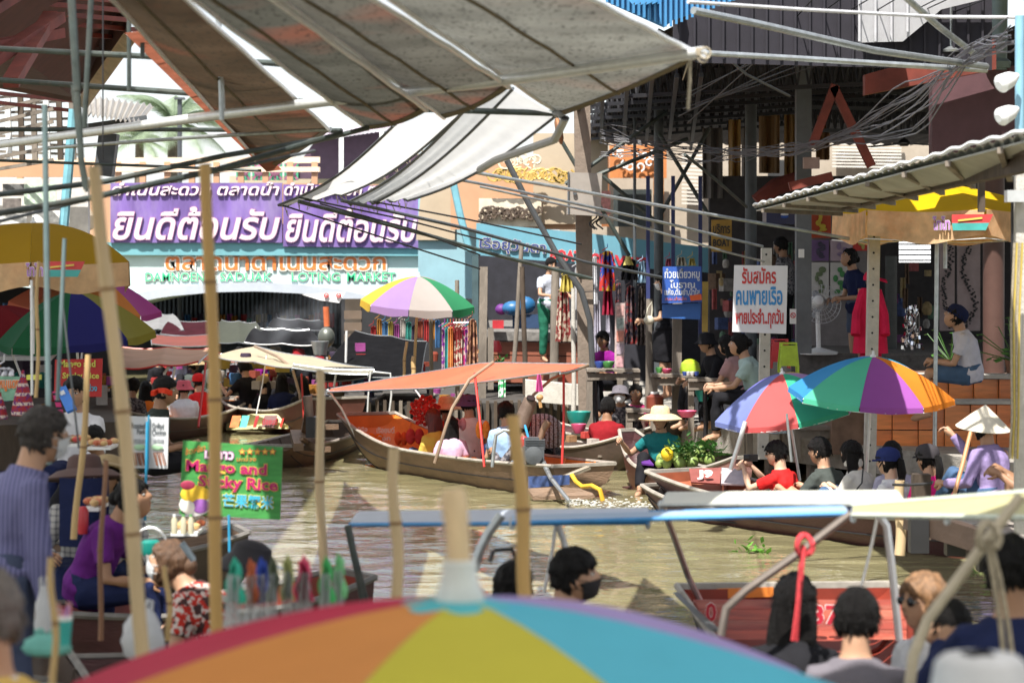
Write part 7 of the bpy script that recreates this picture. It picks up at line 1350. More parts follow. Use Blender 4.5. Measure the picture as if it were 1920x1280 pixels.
garment(886, 598, 22, 100, 31.0, pattern('brown feather print', (.38,.20,.12), (.10,.04,.03), 'blotch', 18), 'brown shawl with dark feather print at the right end of the rack', name='shawl')
g = MB(); g.sph(P(962, 578, 38.5), (.18,.14,.12), 14, 8); g.sph(P(985, 572, 38.6), (.17,.14,.14), 14, 8); tag(g.build('blue_bags', mat('bright blue bag', (.02,.12,.28), .4, var=.2)), 'bright blue plastic bags piled on the dark shop counter', 'bag')
g = MB(); g.box(P(990, 602, 38.7), (.50, .3, .22)); tag(g.build('blue_cloth_table', mat('navy table cloth', (.02,.05,.12), .7), smooth=0), 'navy covered table holding the blue bags', 'table')
g = MB(); g.box(P(934, 608, 38.4), (.18, .15, .13)); tag(g.build('red_box', mat('red plastic'), smooth=0), 'small dark red box at the left of the shop counter', 'box')
g = MB(); g.sph(P(940, 580, 38.6), (.10,.1,.09), 12, 8); tag(g.build('purple_bag', mat('purple bag', (.12,.02,.18))), 'dark purple bag left of the bright blue bags', 'bag')
t = thing('shrine_figure', 'little red figurine on the stone edge of the shop', 'figurine', P(931, 655, 38.2)); g = MB(); g.lathe(P(931, 660, 38.2), [(.08,0),(.09,.08),(.05,.18)], 12); g.build('robe', mat('red plastic'), t); g = MB(); g.sph(P(931, 650, 38.2), .05, 10, 8); g.build('head', mat('tan figurine', (.4,.2,.12)), t)
leaves('small green plant beside the red figurine', [P(932, 676, 38), P(940, 680, 38)], 60, .10, (.05,.2,.04), 'small_plant', 'plant')
# wok smoke stall under the bridge
g = MB(); g.sph(P(612, 632, 39.5), (.14,.14,.17), 16, 10); g.tube([P(612, 620, 39.5), P(612, 612, 39.5)], .03, 8); tag(g.build('gas_pot', mat('dull round pot', (.14,.15,.13), .4, .5)), 'dull round metal pot in the smoke', 'pot')
g = MB(); g.lathe(P(600, 665, 39), [(.10, 0), (.13, .14), (.15, .22)], 14); tag(g.build('stove', STEEL), 'small steel stove below the round pot', 'stove'); g = MB(); g.tube([P(613, 612, 39.6), P(611, 575, 39.6)], .05, 10); tag(g.build('orange_pipe', mat('orange rust pipe', (.50,.12,.04), .6)), 'orange pipe rising above the round pot', 'pipe')
for k in range(5): g = MB(); g.box(P(662, 590+k*22, 41), (.3,.1,.14)); tag(g.build('wooden_crate', mat('dim brown drawer', (.14,.10,.07)), smooth=0), 'dim wooden block on the post left of the umbrella', 'block', 'wooden blocks on the dark post')
column(663, 560, 720, 30, 41.5, mat('dim brown post', (.06,.045,.03), .8), 'dim brown post between the smoke and the purple green umbrella', False)
# dark shade wall under the right bridge end
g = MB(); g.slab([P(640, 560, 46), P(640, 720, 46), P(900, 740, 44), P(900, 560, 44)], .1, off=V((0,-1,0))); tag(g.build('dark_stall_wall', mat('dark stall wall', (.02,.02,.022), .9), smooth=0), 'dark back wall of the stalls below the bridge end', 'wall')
for k in range(12):
    garment(700+k*11, 600+rnd.uniform(-5, 12), 9, rnd.uniform(30, 60), 43, GM[k % 9], 'dim garment hanging on the dark stall wall', 'dim garments on the dark stall wall', False)
bamboo(762, 640, 756, 712, 6, 31.9, 'bamboo shaft of the purple and green umbrella', BAMB); bamboo(776, 668, 774, 712, 9, 31.7, 'short bamboo stump beside the umbrella shaft', BAMB)
# left bank stalls in the shade behind the vendors
ls = thing('left_stall', 'dark covered stall along the left bank behind the woven cones', 'stall', P(100, 800, 30))
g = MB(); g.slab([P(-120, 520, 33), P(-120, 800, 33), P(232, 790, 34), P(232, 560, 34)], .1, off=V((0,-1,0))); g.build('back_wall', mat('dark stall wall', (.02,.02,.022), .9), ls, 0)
g = MB(); g.slab([P(-120, 668, 29), P(96, 668, 29), P(110, 655, 31), P(-120, 655, 31)], .05, off=V((0,0,1))); g.build('counter', mat('pale counter', (.45,.44,.42), .7), ls, 0)
g = MB(); g.slab([P(-120, 800, 26), P(240, 790, 27.5), P(240, 745, 33), P(-120, 745, 33)], .5, off=V((0,0,1))); g.build('deck', WOODD, ls, 0)
g = MB(); g.slab([P(-200, 500, 27), P(240, 500, 28), V((-6.6, 36, 2.6)), V((-9, 36, 2.6))], .04, off=V((0,0,1))); g.build('roof', mat('dark stall roof', (.03,.03,.03), .9), ls, 0)
for k in range(64):
    x = rnd.uniform(-20, 228); y = rnd.choice((575, 600, 625, 648, 690, 715, 740, 765))+rnd.uniform(-7, 7); dd = 31+rnd.uniform(-.6, 1.2); s_ = rnd.uniform(.05, .16); g = MB()
    (g.box(P(x, y, dd), (s_, s_, s_*rnd.uniform(.6, 2)), rnd.uniform(0, 3)) if k % 3 else g.sph(P(x, y, dd), (s_*.6, s_*.6, s_*.7), 10, 7))
    tag(g.build('stall_goods', GM[k % 9]), 'small dim packet or toy among the goods of the left stall', 'goods', 'goods piled in the left stall')
# more things crowding the dark bank below the bridge end
for k in range(46):
    x = rnd.uniform(600, 900); y = rnd.uniform(650, 760); dd = 38+rnd.uniform(-1.5, 2.5); s_ = rnd.uniform(.06, .18); g = MB()
    (g.box(P(x, y, dd), (s_*1.5, s_, s_*rnd.uniform(.6, 1.8)), rnd.uniform(0, 3)) if k % 2 else g.lathe(P(x, y, dd), [(s_*.5, 0), (s_*.6, s_), (s_*.4, s_*1.3)], 10))
    tag(g.build('stall_goods', GM[(k*5) % 9]), 'small dim box or pot on the dark bank below the bridge end', 'goods', 'goods on the dark bank below the bridge end')
# ---------------------------------------------------------------- left foreground goods
WV = pattern('woven red stripes', (.30,.03,.04), (.55,.45,.40), 'stripe', 95, axis=2, c3=(.12,.03,.14))
for x, y0, y1, w, lb_ in ((43, 694, 778, 44, 'tall cone of red striped woven cloth behind the standing man'), (0, 735, 785, 30, 'red striped woven cone cut by the left edge')):
    g = MB(); dd = 17; c = P(x, y1, dd); q = px(w/2, dd); H_ = px(y1-y0, dd); g.lathe(c, [(q, 0), (q*1.02, H_*.08), (q*.66, H_*.5), (q*.32, H_*.78), (q*.16, H_*.9), (q*.15, H_*.97), (.01, H_)], 20); tag(g.build('woven_hat', WV), lb_, 'hat')
bc = thing('blue_scarf', 'bright blue patterned scarf draped beside the young vendor', 'scarf', P(130, 775, 18)); g = MB(); g.sheet(lambda u, v: P(106+u*18+v*20, 732-u*8+v*42, 18-.3*v), 6, 10, .02); g.build('cloth', mat('bright blue cloth', (.04,.16,.50), .8, var=.1), bc)
for k in range(6): g = MB(); g.box(P(117+k*4.4, 736+k*7.5, 17.9), (.035,.01,.03), M=Matrix.Rotation(R(-30), 3, 'Y')); g.build('motif', PLW, bc, 0)
g = MB(); g.sheet(lambda u, v: P(98+u*10+v*16, 734+v*60, 18.1), 4, 8, .02); tag(g.build('pink_scarf', pattern('pink black scarf', (.60,.06,.20), (.03,.03,.05), 'stripe', 120, axis=2)), 'pink and black scarf beside the blue one', 'scarf')
garment(8, 690, 40, 14, 17, cloth('white shirt hung'), 'white cloth bundle at the far left'); g = MB(); g.box(P(64, 707, 18), (.10,.08,.035)); tag(g.build('yellow_box', mat('yellow foam', (.65,.65,.10))), 'pale yellow flat box near the woven cones', 'box')
def food(x, y, dd, label, n=14, cols=((.45,.12,.05), (.55,.35,.15), (.50,.06,.05), (.35,.22,.08)), w=40):
    t = thing('food_tray', label, 'tray', P(x, y, dd)); g = MB(); g.slab([P(x-w/2, y, dd), P(x+w/2, y, dd), P(x+w/2, y, dd)+V((0,.35,0)), P(x-w/2, y, dd)+V((0,.35,0))], .02, off=V((0,0,1))); g.build('tray', PLW, t, 0)
    for k in range(n): g = MB(); g.sph(P(x+rnd.uniform(-w*.45, w*.45), y-2, dd)+V((0, rnd.uniform(0, .3), .02)), (.03,.03,.022), 8, 5); g.build('food_item', mat('food %d' % (k % len(cols)), cols[k % len(cols)], .5), t)
    return t
food(130, 832, 17.6, 'tray of skewers and fruit in the boat of the young vendor', 20, w=50); food(185, 838, 17.4, 'pink and red food tray beside the skewers', 14, ((.55,.12,.14), (.5,.3,.25)), 44); food(170, 952, 14.3, 'orange food on the tray in front of the navy apron', 12, ((.75,.20,.03), (.7,.15,.02)), 30); food(345, 998, 14.1, 'tray of brown sausages behind the small bottles', 10, ((.45,.22,.08), (.5,.28,.1)), 50)
for x, lb_, m in ((327, 'small white cap bottle on the vendor boat', PLW), (344, 'green necked small bottle on the vendor boat', GRP), (358, 'short green bottle at the right on the vendor boat', GRP)): jar(x, 1000, 13.9, .018, .11, mat('bottle glass', (.45,.42,.30), .2), lb_, m, name='small_bottle')
g = MB(); g.tube([P(282, 1022, 13.4)+V((math.cos(a)*.09, 0, math.sin(a)*.10)) for a in [k*math.pi/8-.3 for k in range(11)]], .009, 6); tag(g.build('metal_hoop', STEELW), 'curved metal handle beside the purple shirt vendor', 'handle')
for x, y, dd, m, lb_ in ((283, 1040, 12.5, mat('clear teal plastic', (.02,.30,.25), .2, trans=.3), 'teal plastic tub beside the floral shirt woman'), (155, 1000, 14.2, mat('red plastic'), 'red thermos beside the purple vendor')):
    r_b = {'red': .035}.get(lb_[:3], .055); g = MB(); c = P(x, y, dd); H_ = .16 if r_b < .05 else .08; g.lathe(c, [(r_b*.8, 0), (r_b, H_*.3), (r_b, H_*.85), (r_b*.6, H_)], 16); tag(g.build('vessel', m), lb_, 'vessel')
# cup with straws, white bags, black hat, wrapped bouquets
cu = thing('straw_cup', 'teal tumbler full of pink and lilac straws at the lower left', 'cup', P(118, 1205, 7.9)); g = MB(); g.lathe(P(118, 1207, 7.9), [(.024, 0), (.028, .05), (.030, .075), (.030, .08)], 18); g.build('tumbler', mat('teal tumbler', (.04,.36,.34), .35, var=.15), cu); g = MB(); g.lathe(P(118, 1207, 7.9)+V((0,0,.08)), [(.031, 0), (.031, .014)], 18); g.build('rim', PLW, cu)
for k in range(12): a = k*.55; g = MB(); b0 = P(118, 1160, 7.9)+V((math.cos(a)*.018, math.sin(a)*.018, 0)); g.tube([b0, b0+V((math.cos(a)*.01, 0, .035+.01*(k % 3)))], .0035, 5); g.build('straw', mat('straw %d' % (k % 3), [(.65,.15,.30), (.38,.20,.62), (.6,.3,.25)][k % 3]), cu)
def bag(label, x, y, w, h, dd, m):
    t = thing('plastic_bag', label, 'bag', P(x, y+h/2, dd)); g = MB(); c = P(x, y+h/2, dd); W_, H_ = px(w, dd)/2, px(h, dd)
    vs = []; n = 18; pr_ = ((.55, 0), (.95, .10), (1, .35), (.85, .62), (.55, .80), (.36, .90))
    for r, z in pr_: vs += [c+V((W_*r*math.cos(a)*(1+.12*math.sin(a*5+z*8)), W_*.6*r*math.sin(a)*(1+.12*math.sin(a*4)), H_*z)) for a in [2*math.pi*j/n for j in range(n)]]
    g.add(vs, [(i*n+j, i*n+(j+1) % n, (i+1)*n+(j+1) % n, (i+1)*n+j) for i in range(len(pr_)-1) for j in range(n)]+[tuple(reversed(range(n)))]); g.build('sack', m, t, 70)
    for sg in (-1, 1): g = MB(); q = c+V((sg*W_*.25, 0, H_*.88)); g.tube([q+V((-W_*.12*sg, 0, 0)), q+V((0, 0, H_*.16)), q+V((W_*.2*sg, 0, H_*.13)), q+V((W_*.15*sg, 0, -.01))], W_*.10, 6); g.build('handle', m, t)
    return t
WBG = mat('white plastic bag', (.66,.67,.70), .4, var=.08, trans=.35, bump=.6, bscale=20)
bag('white plastic carrier bag in the dark boat beside the tall blurred bamboo', 268, 1183, 78, 110, 9.9, WBG); bag('white plastic sheet hanging beside the standing man legs', 82, 1150, 34, 130, 9.8, WBG); bag('teal cloth bundle in the boat at the lower left', 88, 1205, 90, 46, 8.1, mat('mint cloth', (.18,.50,.45), .8, trans=.2))
BH = thing('black_hat', 'wide black sun hat of a vendor hidden behind wrapped ties', 'hat', P(470, 1070, 11.4)); g = MB(); g.lathe(P(466, 1062, 11.4), [(.155,-.03),(.158,-.02),(.12,.03),(.10,.055),(.09,.10),(.05,.122),(.001,.125)], 24, 0, Matrix.Rotation(R(14), 3, 'Y')); g.build('felt', mat('black felt', (.012,.010,.016), .7, var=.2), BH)
WRP = mat('clear wrap', (.62,.64,.66), .12, var=.1, trans=.5, alpha=.6)
for k, (x, y, w, c, lb_) in enumerate(((440, 1100, 26, (.05,.42,.30), 'mint green wrapped tie at the left of the row'), (470, 1102, 16, (.50,.13,.06), 'rust orange wrapped tie'), (490, 1100, 22, (.04,.08,.40), 'blue wrapped tie next to the orange one'), (512, 1098, 14, (.10,.12,.08), 'dark green wrapped tie with clear film'), (540, 1094, 16, (.36,.38,.16), 'olive wrapped tie standing taller'), (570, 1096, 24, (.70,.08,.18), 'pink red wrapped tie'), (612, 1098, 20, (.06,.38,.12), 'green wrapped tie behind the slim bamboo'), (635, 1092, 18, (.18,.50,.22), 'light green looped wrapped tie at the right end'))):
    dd = 8.6+.1*(k % 3); t = thing('wrapped_tie', lb_, 'tie'if 0 else 'ribbon', P(x, y+50, dd)); q = px(w/2, dd); g = MB(); c0 = P(x, y-46, dd)
    g.sheet(lambda u, v: c0+V(((u-.5)*q*2*(.35+1.1*v**.7)+.006*math.sin(v*9+k), .03*math.sin(u*6.3+k), -px(75, dd)*v)), 8, 10, .008); g.tube([c0+V((-q*.5, 0, -.02)), c0+V((0, 0, .015)), c0+V((q*.6, 0, -.01)), c0+V((q*.9, 0, -.06))], .008, 6); g.build('ribbon', cloth('ribbon %d' % k, c), t)
    g = MB(); g.sheet(lambda u, v: c0+V(((u-.5)*q*2.6*(.7+.5*v), -.03+.02*math.sin(u*14+k+v*3), -.04-px(95, dd)*v)), 10, 8, .001); g.build('film', WRP, t)
# smoke drifting from the stove
sm = bpy.data.materials.new('pale smoke'); sm.use_nodes = True; n_ = sm.node_tree.nodes; l_ = sm.node_tree.links; n_.clear(); o_ = n_.new('ShaderNodeOutputMaterial'); v_ = n_.new('ShaderNodeVolumePrincipled'); v_.inputs['Color'].default_value = (.85,.88,.95,1)
tc_ = n_.new('ShaderNodeTexCoord'); z_ = n_.new('ShaderNodeTexNoise'); z_.inputs['Scale'].default_value = 2.2; z_.inputs['Detail'].default_value = 3; l_.new(tc_.outputs['Object'], z_.inputs[0]); rr_ = n_.new('ShaderNodeMapRange'); rr_.inputs[1].default_value = .42; rr_.inputs[2].default_value = .75; rr_.inputs[3].default_value = 0; rr_.inputs[4].default_value = .7; l_.new(z_.outputs[0], rr_.inputs[0]); vd_ = n_.new('ShaderNodeVectorMath'); vd_.operation = 'DISTANCE'; vd_.inputs[1].default_value = (.5,.5,.5); l_.new(tc_.outputs['Generated'], vd_.inputs[0]); fo_ = n_.new('ShaderNodeMapRange'); fo_.inputs[1].default_value = .15; fo_.inputs[2].default_value = .48; fo_.inputs[3].default_value = 1; fo_.inputs[4].default_value = 0; l_.new(vd_.outputs['Value'], fo_.inputs[0]); mm_ = n_.new('ShaderNodeMath'); mm_.operation = 'MULTIPLY'; l_.new(rr_.outputs[0], mm_.inputs[0]); l_.new(fo_.outputs[0], mm_.inputs[1]); l_.new(mm_.outputs[0], v_.inputs['Density']); l_.new(v_.outputs[0], o_.inputs['Volume'])
g = MB(); g.sph(P(565, 620, 41), (1.1, .6, .75), 20, 12); sk2 = tag(g.build('smoke', sm), 'pale cooking smoke drifting under the right half of the bridge', 'smoke'); stuff(sk2)
# ---------------------------------------------------------------- the people
C_ = cloth
navy = C_('navy cloth', (.012,.018,.06)); blk = C_('black cloth', (.012,.012,.015)); wht = C_('white cotton', (.62,.62,.64)); offw = C_('off white wool', (.56,.54,.50)); red = C_('bright red cotton', (.58,.02,.02)); dred = C_('dark red cotton', (.22,.01,.015)); teal = C_('teal cotton', (.015,.17,.18)); lav = C_('lavender cotton', (.26,.20,.38)); pink = C_('bright pink cotton', (.70,.02,.20)); palepink = C_('pale pink cotton', (.58,.38,.52)); sky = C_('light blue cotton', (.28,.42,.62)); ywl = C_('yellow translucent wrap', (.55,.42,.08)); grey = C_('grey cotton', (.13,.12,.14)); dgreen = C_('dark grey green cotton', (.06,.07,.065)); mint = C_('mint cotton', (.34,.46,.44)); denim = C_('denim', (.06,.11,.20)); mag = C_('magenta cotton', (.22,.01,.20)); purp = C_('purple cotton', (.10,.015,.15)); slate = C_('slate trousers', (.06,.075,.13)); lil = C_('lilac grey cotton', (.40,.38,.50))
straw = mat('straw weave', (.62,.46,.28), .8, var=.15, scale=30, bump=.3); coneM = mat('pale palm leaf weave', (.68,.62,.50), .7, var=.06, scale=20, bump=.2); brownf = mat('brown felt', (.07,.035,.03), .8); tanf = mat('tan straw', (.30,.22,.11), .8); maskw = mat('white mask', (.62,.64,.66), .7, var=.03); maskk = mat('black mask', (.015,.015,.018), .7); masky = mat('pale yellow mask', (.50,.46,.28), .7)
purpst = pattern('purple pinstripe', (.17,.17,.32), (.09,.09,.20), 'stripe', 300, axis=0, thr=.2); floral = pattern('red white floral', (.58,.50,.46), (.45,.03,.02), 'blotch', 34, c3=(.06,.03,.03)); chk = pattern('white check', (.40,.39,.38), (.12,.12,.14), 'check', 160); dprint = pattern('grey print shirt', (.20,.19,.20), (.06,.06,.07), 'blotch', 30)
# left side
person('man in purple pinstriped shirt and slate trousers standing with his back to the camera', (74, 768, 10.8), -58, 'stand', 15, ((-.24,.06,-.2), (.24,.12,-.2)), hyaw=0, hpitch=-10, shirt=purpst, sleeve='long', pants=slate, mask=maskw, det=1, sc=1.03, hm=mat('dark grey brown hair', (.03,.024,.022), .6, var=.5, scale=60, bump=.6))
person('blurred grey haired person in white and yellow close to the camera at lower left', (-22, 1076, 6.4), 20, 'stand', 4, 'down', shirt=pattern('white yellow blotch', (.60,.60,.62), (.62,.42,.12), 'blotch', 9), sleeve='short', pants=slate, hm=M_HAIRG, det=1)
person('blurred child in a white cap near the bottom right corner', (1838, 1236, 5.2), 0, 'stand', 4, 'down', shirt=wht, pants=navy, hat=('bucket', mat('pale grey felt', (.5,.5,.52))), hm=M_HAIR)
person('vendor in brown wide hat, pale mask and navy apron over a checked shirt', (158, 862, 15), 190, 'bench', 14, 'work', hyaw=10, hpitch=-8, shirt=chk, sleeve='long', pants=navy, hat=('wide', brownf), mask=masky, skin=2, det=1)
g = MB(); ap = P(158, 950, 14.72); g.sheet(lambda u, v: ap+V(((u-.5)*.30, -.05*math.cos((u-.5)*3), .18-.42*v)), 8, 8, .008); tag(g.build('apron', navy), 'navy apron worn by the brown hat vendor', 'apron')
person('vendor in pale straw hat and checked shirt just behind the brown hat vendor', (206, 868, 15.9), 170, 'bench', 18, 'work', hpitch=-30, shirt=chk, sleeve='long', pants=navy, hat=('wide', tanf), skin=2)
person('vendor in a purple shirt leaning over her boat behind the tall bamboo', (236, 903, 14.3), -100, 'bench', 26, ((-.1,.45,.1), (.12,.42,.06)), hpitch=-25, shirt=purp, pants=navy, skin=2, hair='bun', det=1, hm=M_HAIR)
person('woman in red floral shirt with a pale hair claw bending over food', (335, 1022, 12.2), 70, 'bench', 34, 'work', hyaw=0, hpitch=-30, shirt=floral, sleeve='short', pants=blk, hair='bun', hm=M_HAIRB, mask=maskw, det=1, skin=0, fem=1)
g = MB(); 
for k in range(2): g.box(P(352, 1032+k*3, 11.95), (.025,.02,.10), M=Matrix.Rotation(R(-35), 3, 'Y'))
for k in range(5): g.box(P(345+k*4, 1024+k*5.5, 11.9), (.035,.012,.008), M=Matrix.Rotation(R(30), 3, 'Y'))
tag(g.build('hair_claw', mat('pale blue plastic', (.42,.52,.60), .3)), 'pale blue hair claw in the brown hair', 'hair clip')
person('young vendor facing us in open plaid shirt beside the blue scarf', (141, 708, 18.5), 178, 'bench', 4, 'work', hyaw=-6, shirt=wht, sleeve='long', pants=navy, det=0, skin=0)
person('man in orange vest lit red from the canopy, looking right', (306, 708, 19.5), -90, 'bench', 6, 'lap', hpitch=-8, shirt=C_('black print cloth', (.03,.04,.035)), pants=blk, skin=2, sc=.95)
g = MB(); g.sheet(lambda u, v: P(286+u*34, 733-6*math.sin(u*3.1)+v*9, 19.2+.1*math.sin(u*6)), 8, 3, .03); tag(g.build('vest_collar', C_('orange red vest', (.65,.05,.02))), 'orange red vest collar on the man looking right', 'vest')
person('seated woman in a dark headscarf beside the young vendor', (176, 800, 18), 150, 'sit', 10, 'lap', shirt=blk, sleeve='long', pants=blk, hair='short', skin=2, sc=.85)
# mid left boats
person('boatman in black T-shirt seated sideways under the beige canopy', (457, 675, 37.6), 50, 'bench', 6, 'hold', shirt=blk, pants=blk, skin=0)
person('passenger with long dark hair seen from behind in the painted boat', (529, 702, 36.8), 10, 'sit', 6, 'lap', shirt=navy, hair='long', pants=denim, skin=0, fem=1)
person('second long haired passenger at the right of the painted boat', (566, 706, 36.2), 30, 'sit', 6, 'lap', shirt=blk, hair='long', pants=navy, fem=1)
person('passenger with a sun visor facing left in the painted boat', (492, 706, 37.3), 50, 'sit', 8, 'phone', shirt=blk, hair='pony', pants=denim, skin=1, hat=('cap', tanf))
person('red capped passenger in the boats behind the tall golden bamboo', (372, 702, 37), 40, 'sit', 6, 'lap', shirt=red, hat=('cap', red), pants=navy)
person('passenger in white seen under the faded canopy near the bright orange hats', (345, 714, 35.5), 10, 'sit', 6, 'lap', shirt=wht, hat=('bucket', C_('pink hat cloth', (.6,.12,.15))), pants=navy)
person('passenger in dark clothes in the bow of the left boats', (250, 710, 33.6), -20, 'sit', 6, 'lap', shirt=dprint, pants=navy)
person('passenger in bright orange under the faded canopy', (273, 716, 34.2), 15, 'sit', 6, 'lap', shirt=C_('orange vest cloth', (.75,.2,.03)), pants=navy, hair='long')
for k in range(11):
    r3 = random.Random(k+70); x = 296+k*37+r3.uniform(-8, 8); dd = r3.uniform(39.5, 43.5)
    person('small passenger or vendor in dim clothes in the crowded far boats', (x, 655+r3.uniform(-6, 16), dd), r3.uniform(-180, 180), 'sit', 8, 'lap', shirt=r3.choice((blk, navy, dprint, dred, dgreen, mag, lil)), pants=blk, hair=r3.choice(('short', 'long', 'bun')), hat=r3.choice((None, None, ('wide', tanf), ('bucket', dred))), skin=r3.choice((0, 2)), group='people in the crowded far boats')
for k in range(60):
    r3 = random.Random(k+170); x = r3.uniform(290, 720); dd = r3.uniform(36.5, 42); s_ = r3.uniform(.06, .17); g = MB(); p_ = P(x, r3.uniform(668, 735), dd); p_.z = max(p_.z, .2)
    (g.box(p_, (s_*1.4, s_, s_), r3.uniform(0, 3)) if k % 2 else g.lathe(p_, [(s_*.5, 0), (s_*.7, s_*.7), (s_*.6, s_)], 10)); tag(g.build('boat_goods', GM[k % 9]), 'small box basket or pot of goods in the crowded far boats', 'goods', 'goods in the crowded far boats')
# orange canopy boat
person('passenger in purple bucket hat and white shirt with his back to us', (878, 741, 29.1), 20, 'sit', 4, 'lap', shirt=wht, hat=('bucket', C_('purple hat cloth', (.10,.07,.18))), pants=navy)
person('woman with reddish hair wrapped in yellow in the orange canopy boat', (812, 768, 29.2), 35, 'sit', 8, 'lap', shirt=ywl, sleeve='long', hair='long', hm=M_HAIRR, pants=denim, fem=1)
person('woman in pale pink with long black hair in the orange canopy boat', (846, 782, 28.38), 5, 'sit', 4, ((-.10,.20,.16),(.10,.20,.16)), shirt=palepink, hair='long', pants=denim, fem=1, sc=.9)
person('passenger in light blue shirt facing away near the engine', (948, 754, 27.6), 15, 'sit', 10, 'lap', shirt=sky, sleeve='short', pants=navy, sc=1.05)
person('passenger in straw hat at the far side of the orange canopy boat', (838, 748, 29.7), 0, 'sit', 6, 'lap', shirt=C_('orange red vest'), hat=('wide', straw), pants=navy)
person('boatman in grey printed shirt steering by the long-tail engine', (978, 782, 27.2), 40, 'sit', 10, 'hold', shirt=dprint, sleeve='long', pants=blk, hat=('cap', C_('dark red cap', (.15,.01,.02))), skin=2)
person('vendor under a striped round hat behind the boat engine', (1018, 778, 28.6), 160, 'sit', 12, 'work', shirt=dprint, sleeve='long', pants=blk, skin=2, sc=.85)
g = MB(); g.lathe(P(1022, 800, 28.4), [(.28,-.08),(.25,-.02),(.17,.06),(.08,.11),(.01,.13)], 26, 0, Matrix.Rotation(R(38), 3, 'X')@Matrix.Rotation(R(14), 3, 'Y'), cap=False); tag(g.build('striped_hat', pattern('black white stripe weave', (.38,.34,.36), (.04,.03,.04), 'stripe', 120, axis=0, c3=(.16,.08,.05))), 'wide round black and white striped hat tilted towards us', 'hat')
# middle bank
person('man in dark red shirt with his back to us in a dark boat', (1140, 746, 30.4), -20, 'sit', 6, 'work', shirt=dred, pants=blk, skin=2, sc=1.08)
person('masked vendor in grey hat and yellow sleeve bending behind the dark red shirt', (1163, 726, 31.4), 170, 'bench', 24, 'work', hpitch=-20, shirt=dprint, sleeve='long', pants=blk, hat=('bucket', grey), mask=maskw)
person('vendor in pink floral top beside the masked grey hat vendor', (1192, 722, 32), 175, 'bench', 14, 'work', hpitch=-15, shirt=FLR, pants=dred, hair='bun', skin=2)
person('person in magenta shirt seated behind the faded price board', (1130, 622, 33.4), 150, 'bench', 8, 'lap', shirt=mag, pants=blk, hair='bun', skin=2)
person('vendor in wide straw hat and teal shirt calling from her coconut boat', (1238, 766, 26.8), 165, 'sit', 6, ((-.10,.30,.12), (.42,.20,.34)), hyaw=-12, shirt=teal, sleeve='short', hat=('wide', straw), hair='bun', pants=blk, skin=0, det=1, fem=1)
person('standing person in black with a white mask carrying a cream handbag', (1243, 512, 31.5), 70, 'stand', 2, ((-.25,.25,.1), (.25,.28,.1)), shirt=blk, pants=blk, leg='skirt', mask=maskw, hair='pony', skin=0, fem=1)
person('man in white shirt and green trousers standing in the dark shop', (1033, 484, 38.2), -150, 'stand', 4, 'work', shirt=C_('pale blue white cotton', (.45,.48,.56)), pants=C_('green cloth', (.02,.13,.08)), hair='short')
person('dark hooded person seated at the food table', (1325, 626, 30), 110, 'bench', 12, 'work', shirt=blk, sleeve='long', pants=blk, hat=('bucket', blk), skin=0)
person('woman in mint T-shirt leaning on the wooden table, facing left', (1390, 628, 28.6), 80, 'bench', 16, ((-.1,.46,.10), (.14,.48,.12)), hpitch=-14, shirt=mint, pants=blk, hair='bun', fem=1, skin=0, sc=1.08)
person('person in pale top behind the woman in mint at the table', (1362, 630, 29.6), 60, 'bench', 14, 'work', shirt=C_('dusty pink cloth', (.36,.22,.22)), pants=blk, hair='long', fem=1)
person('dark figure standing in the dim doorway behind the white sign', (1464, 446, 34), 60, 'stand', 2, 'down', shirt=dprint, pants=blk, skin=2)
person('woman in dark T-shirt and shorts standing before the paintings', (1600, 470, 31), 110, 'stand', 10, ((-.12,.30,.08), (.12,.30,.06)), hpitch=-35, shirt=navy, pants=C_('grey blue shorts', (.08,.10,.15)), leg='short', hair='bun', skin=0, fem=1, sc=1.02)
person('man in white polo and navy cap sitting on the tiled wall reading his phone', (1802, 577, 26.4), 78, 'bench', 12, ((-.02,.36,.12), (.08,.36,.12)), hyaw=4, hpitch=-34, shirt=C_('lilac white polo', (.50,.50,.58)), pants=denim, leg='short', hat=('cap', navy), skin=0, glasses=None, det=1, sc=1.06)
# rowing boat tourists
person('tourist in red T-shirt with glasses taking photos with a black camera', (1456, 828, 23.3), 52, 'legsup', 6, ((-.10,.40,.44), (.04,.40,.46)), hyaw=22, shirt=red, pants=blk, leg='short', glasses=mat('glass frame', (.02,.02,.02), .3), skin=1, det=1, sc=1.0)
g = MB(); g.box(P(1411, 858, 23.35), (.10,.06,.065)); g.lathe(P(1404, 858, 23.3), [(.03, 0), (.032, .05)], 14, 0, Matrix.Rotation(R(-90), 3, 'Y')); tag(g.build('camera', BLACK, smooth=30), 'black camera held up by the tourist in red', 'camera')
person('tourist with cropped hair in dark green T-shirt', (1537, 822, 22.8), 46, 'legsup', 8, 'knees', hyaw=10, shirt=dgreen, pants=blk, leg='short', skin=0, det=1, sc=1.05)
person('woman in off white turtleneck with a black bag strap looking at her phone', (1598, 828, 22.3), 48, 'legsup', 8, 'phone', hyaw=-4, hpitch=-6, shirt=offw, sleeve='long', pants=denim, hair='long', fem=1, skin=1, det=1, sc=1.0)
g = MB(); c = P(1607, 872, 21.8); g.lathe(P(1600, 867, 22.3), [(.085, -.03), (.092, .0), (.085, .04), (.078, .05)], 18); tag(g.build('turtleneck_collar', offw), 'thick rolled collar of the off white turtleneck', 'collar')
g = MB(); g.tube([P(1618, 880, 22.0), P(1616, 905, 21.95), P(1602, 922, 21.95)], .008, 6); tag(g.build('bag_strap', BLACK), 'thin black bag strap over the off white turtleneck', 'strap')
person('dark haired passenger with a scrunchie half hidden behind the navy cap', (1672, 829, 22.2), 20, 'sit', 4, 'lap', shirt=lil, sleeve='long', pants=navy, hair='pony', fem=1)
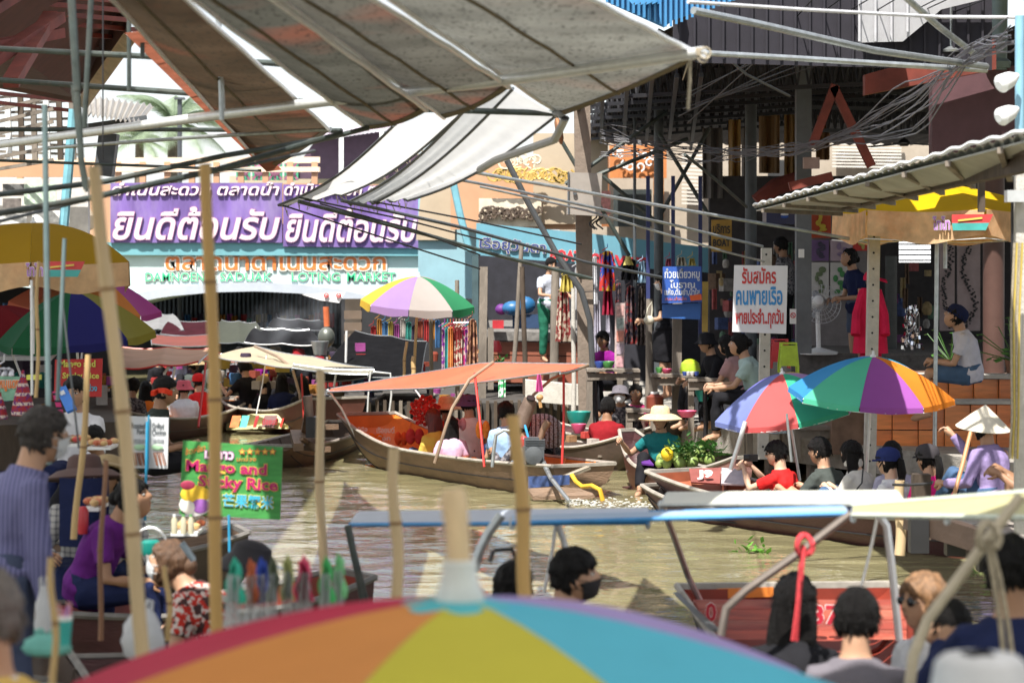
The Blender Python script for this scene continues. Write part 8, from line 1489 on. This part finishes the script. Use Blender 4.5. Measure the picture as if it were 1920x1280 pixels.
person('woman in navy cap and white shirt facing left in the rowing boat', (1664, 842, 21.7), 45, 'sit', 6, 'lap', hyaw=8, shirt=wht, sleeve='long', pants=navy, hair='pony', hat=('cap', C_('navy cap cloth', (.02,.03,.12)), WHITE), fem=1, skin=1, det=1)
person('woman in bright pink shirt and dark cap with a long ponytail', (1738, 836, 21.3), 25, 'sit', 6, 'lap', hyaw=12, shirt=pink, pants=navy, hair='pony', hat=('cap', C_('charcoal cap', (.05,.045,.05))), fem=1, det=1)
person('rower in conical palm hat and lavender shirt gripping a wooden paddle', (1846, 777, 20.6), 30, 'sit', 10, ((-.34,.24,.12), (-.16,.34,.52)), hpitch=-8, shirt=lav, sleeve='long', pants=denim, hat=('cone', coneM), hair='bun', fem=1, det=1)
g = MB(); g.tube([P(1820, 810, 20.1), P(1805, 870, 20.0), P(1786, 938, 19.9)], .018, 8); g.tube([P(1786, 938, 19.7), P(1780, 960, 19.7), P(1772, 985, 19.7)], [.02,.05,.06], 8); tag(g.build('paddle', mat('orange varnished wood', (.50,.24,.10), .4, var=.15)), 'orange varnished paddle held by the conical hat rower', 'paddle')
person('person in navy shorts crouching at the right edge of the jetty', (1925, 772, 17.6), 75, 'squat', 20, 'knees', shirt=C_('lilac grey cotton', (.4,.4,.5)), pants=navy, leg='short', skin=2, det=1, sc=1.05)
# near boats
person('black haired man with a black mask looking right under the blue canopy', (1068, 1032, 10.8), -84, 'sit', 4, 'lap', hyaw=-6, hpitch=-10, shirt=blk, pants=blk, mask=maskk, skin=0, det=1, sc=1.02)
person('dark haired passenger whose head shows left of the masked man', (962, 1058, 11.2), -12, 'sit', 6, 'lap', shirt=blk, pants=blk, det=1)
person('passenger with long straight black hair behind the red rope', (1490, 1080, 10.9), -14, 'sit', 4, 'lap', shirt=blk, sleeve='short', hair='long', pants=blk, det=1, fem=1, sc=1.05)
person('passenger in grey T-shirt with his back to us in the numbered boat', (1606, 1108, 9.6), -12, 'sit', 6, 'lap', shirt=grey, pants=navy, det=1, sc=.98)
person('woman with dyed hair and dark sunglasses in a white top', (1738, 1078, 10.6), 128, 'sit', 6, 'lap', hyaw=-10, hpitch=-8, shirt=wht, hair='long', hm=M_BLOND, pants=denim, glasses=mat('sunglass lens', (.01,.01,.012), .1), det=1, fem=1, sc=1.05)
person('dark haired child bending forward beside the woman in sunglasses', (1790, 1130, 9.6), 70, 'sit', 22, 'lap', hpitch=-20, shirt=wht, pants=navy, det=1, sc=.85)
person('boatman in navy shirt seen from behind at the right edge of the near boats', (1896, 1010, 8.8), -8, 'bench', 4, 'hold', shirt=navy, sleeve='long', pants=navy, skin=2, det=1, sc=1.05)
bpy.data.scenes.remove(TMP)
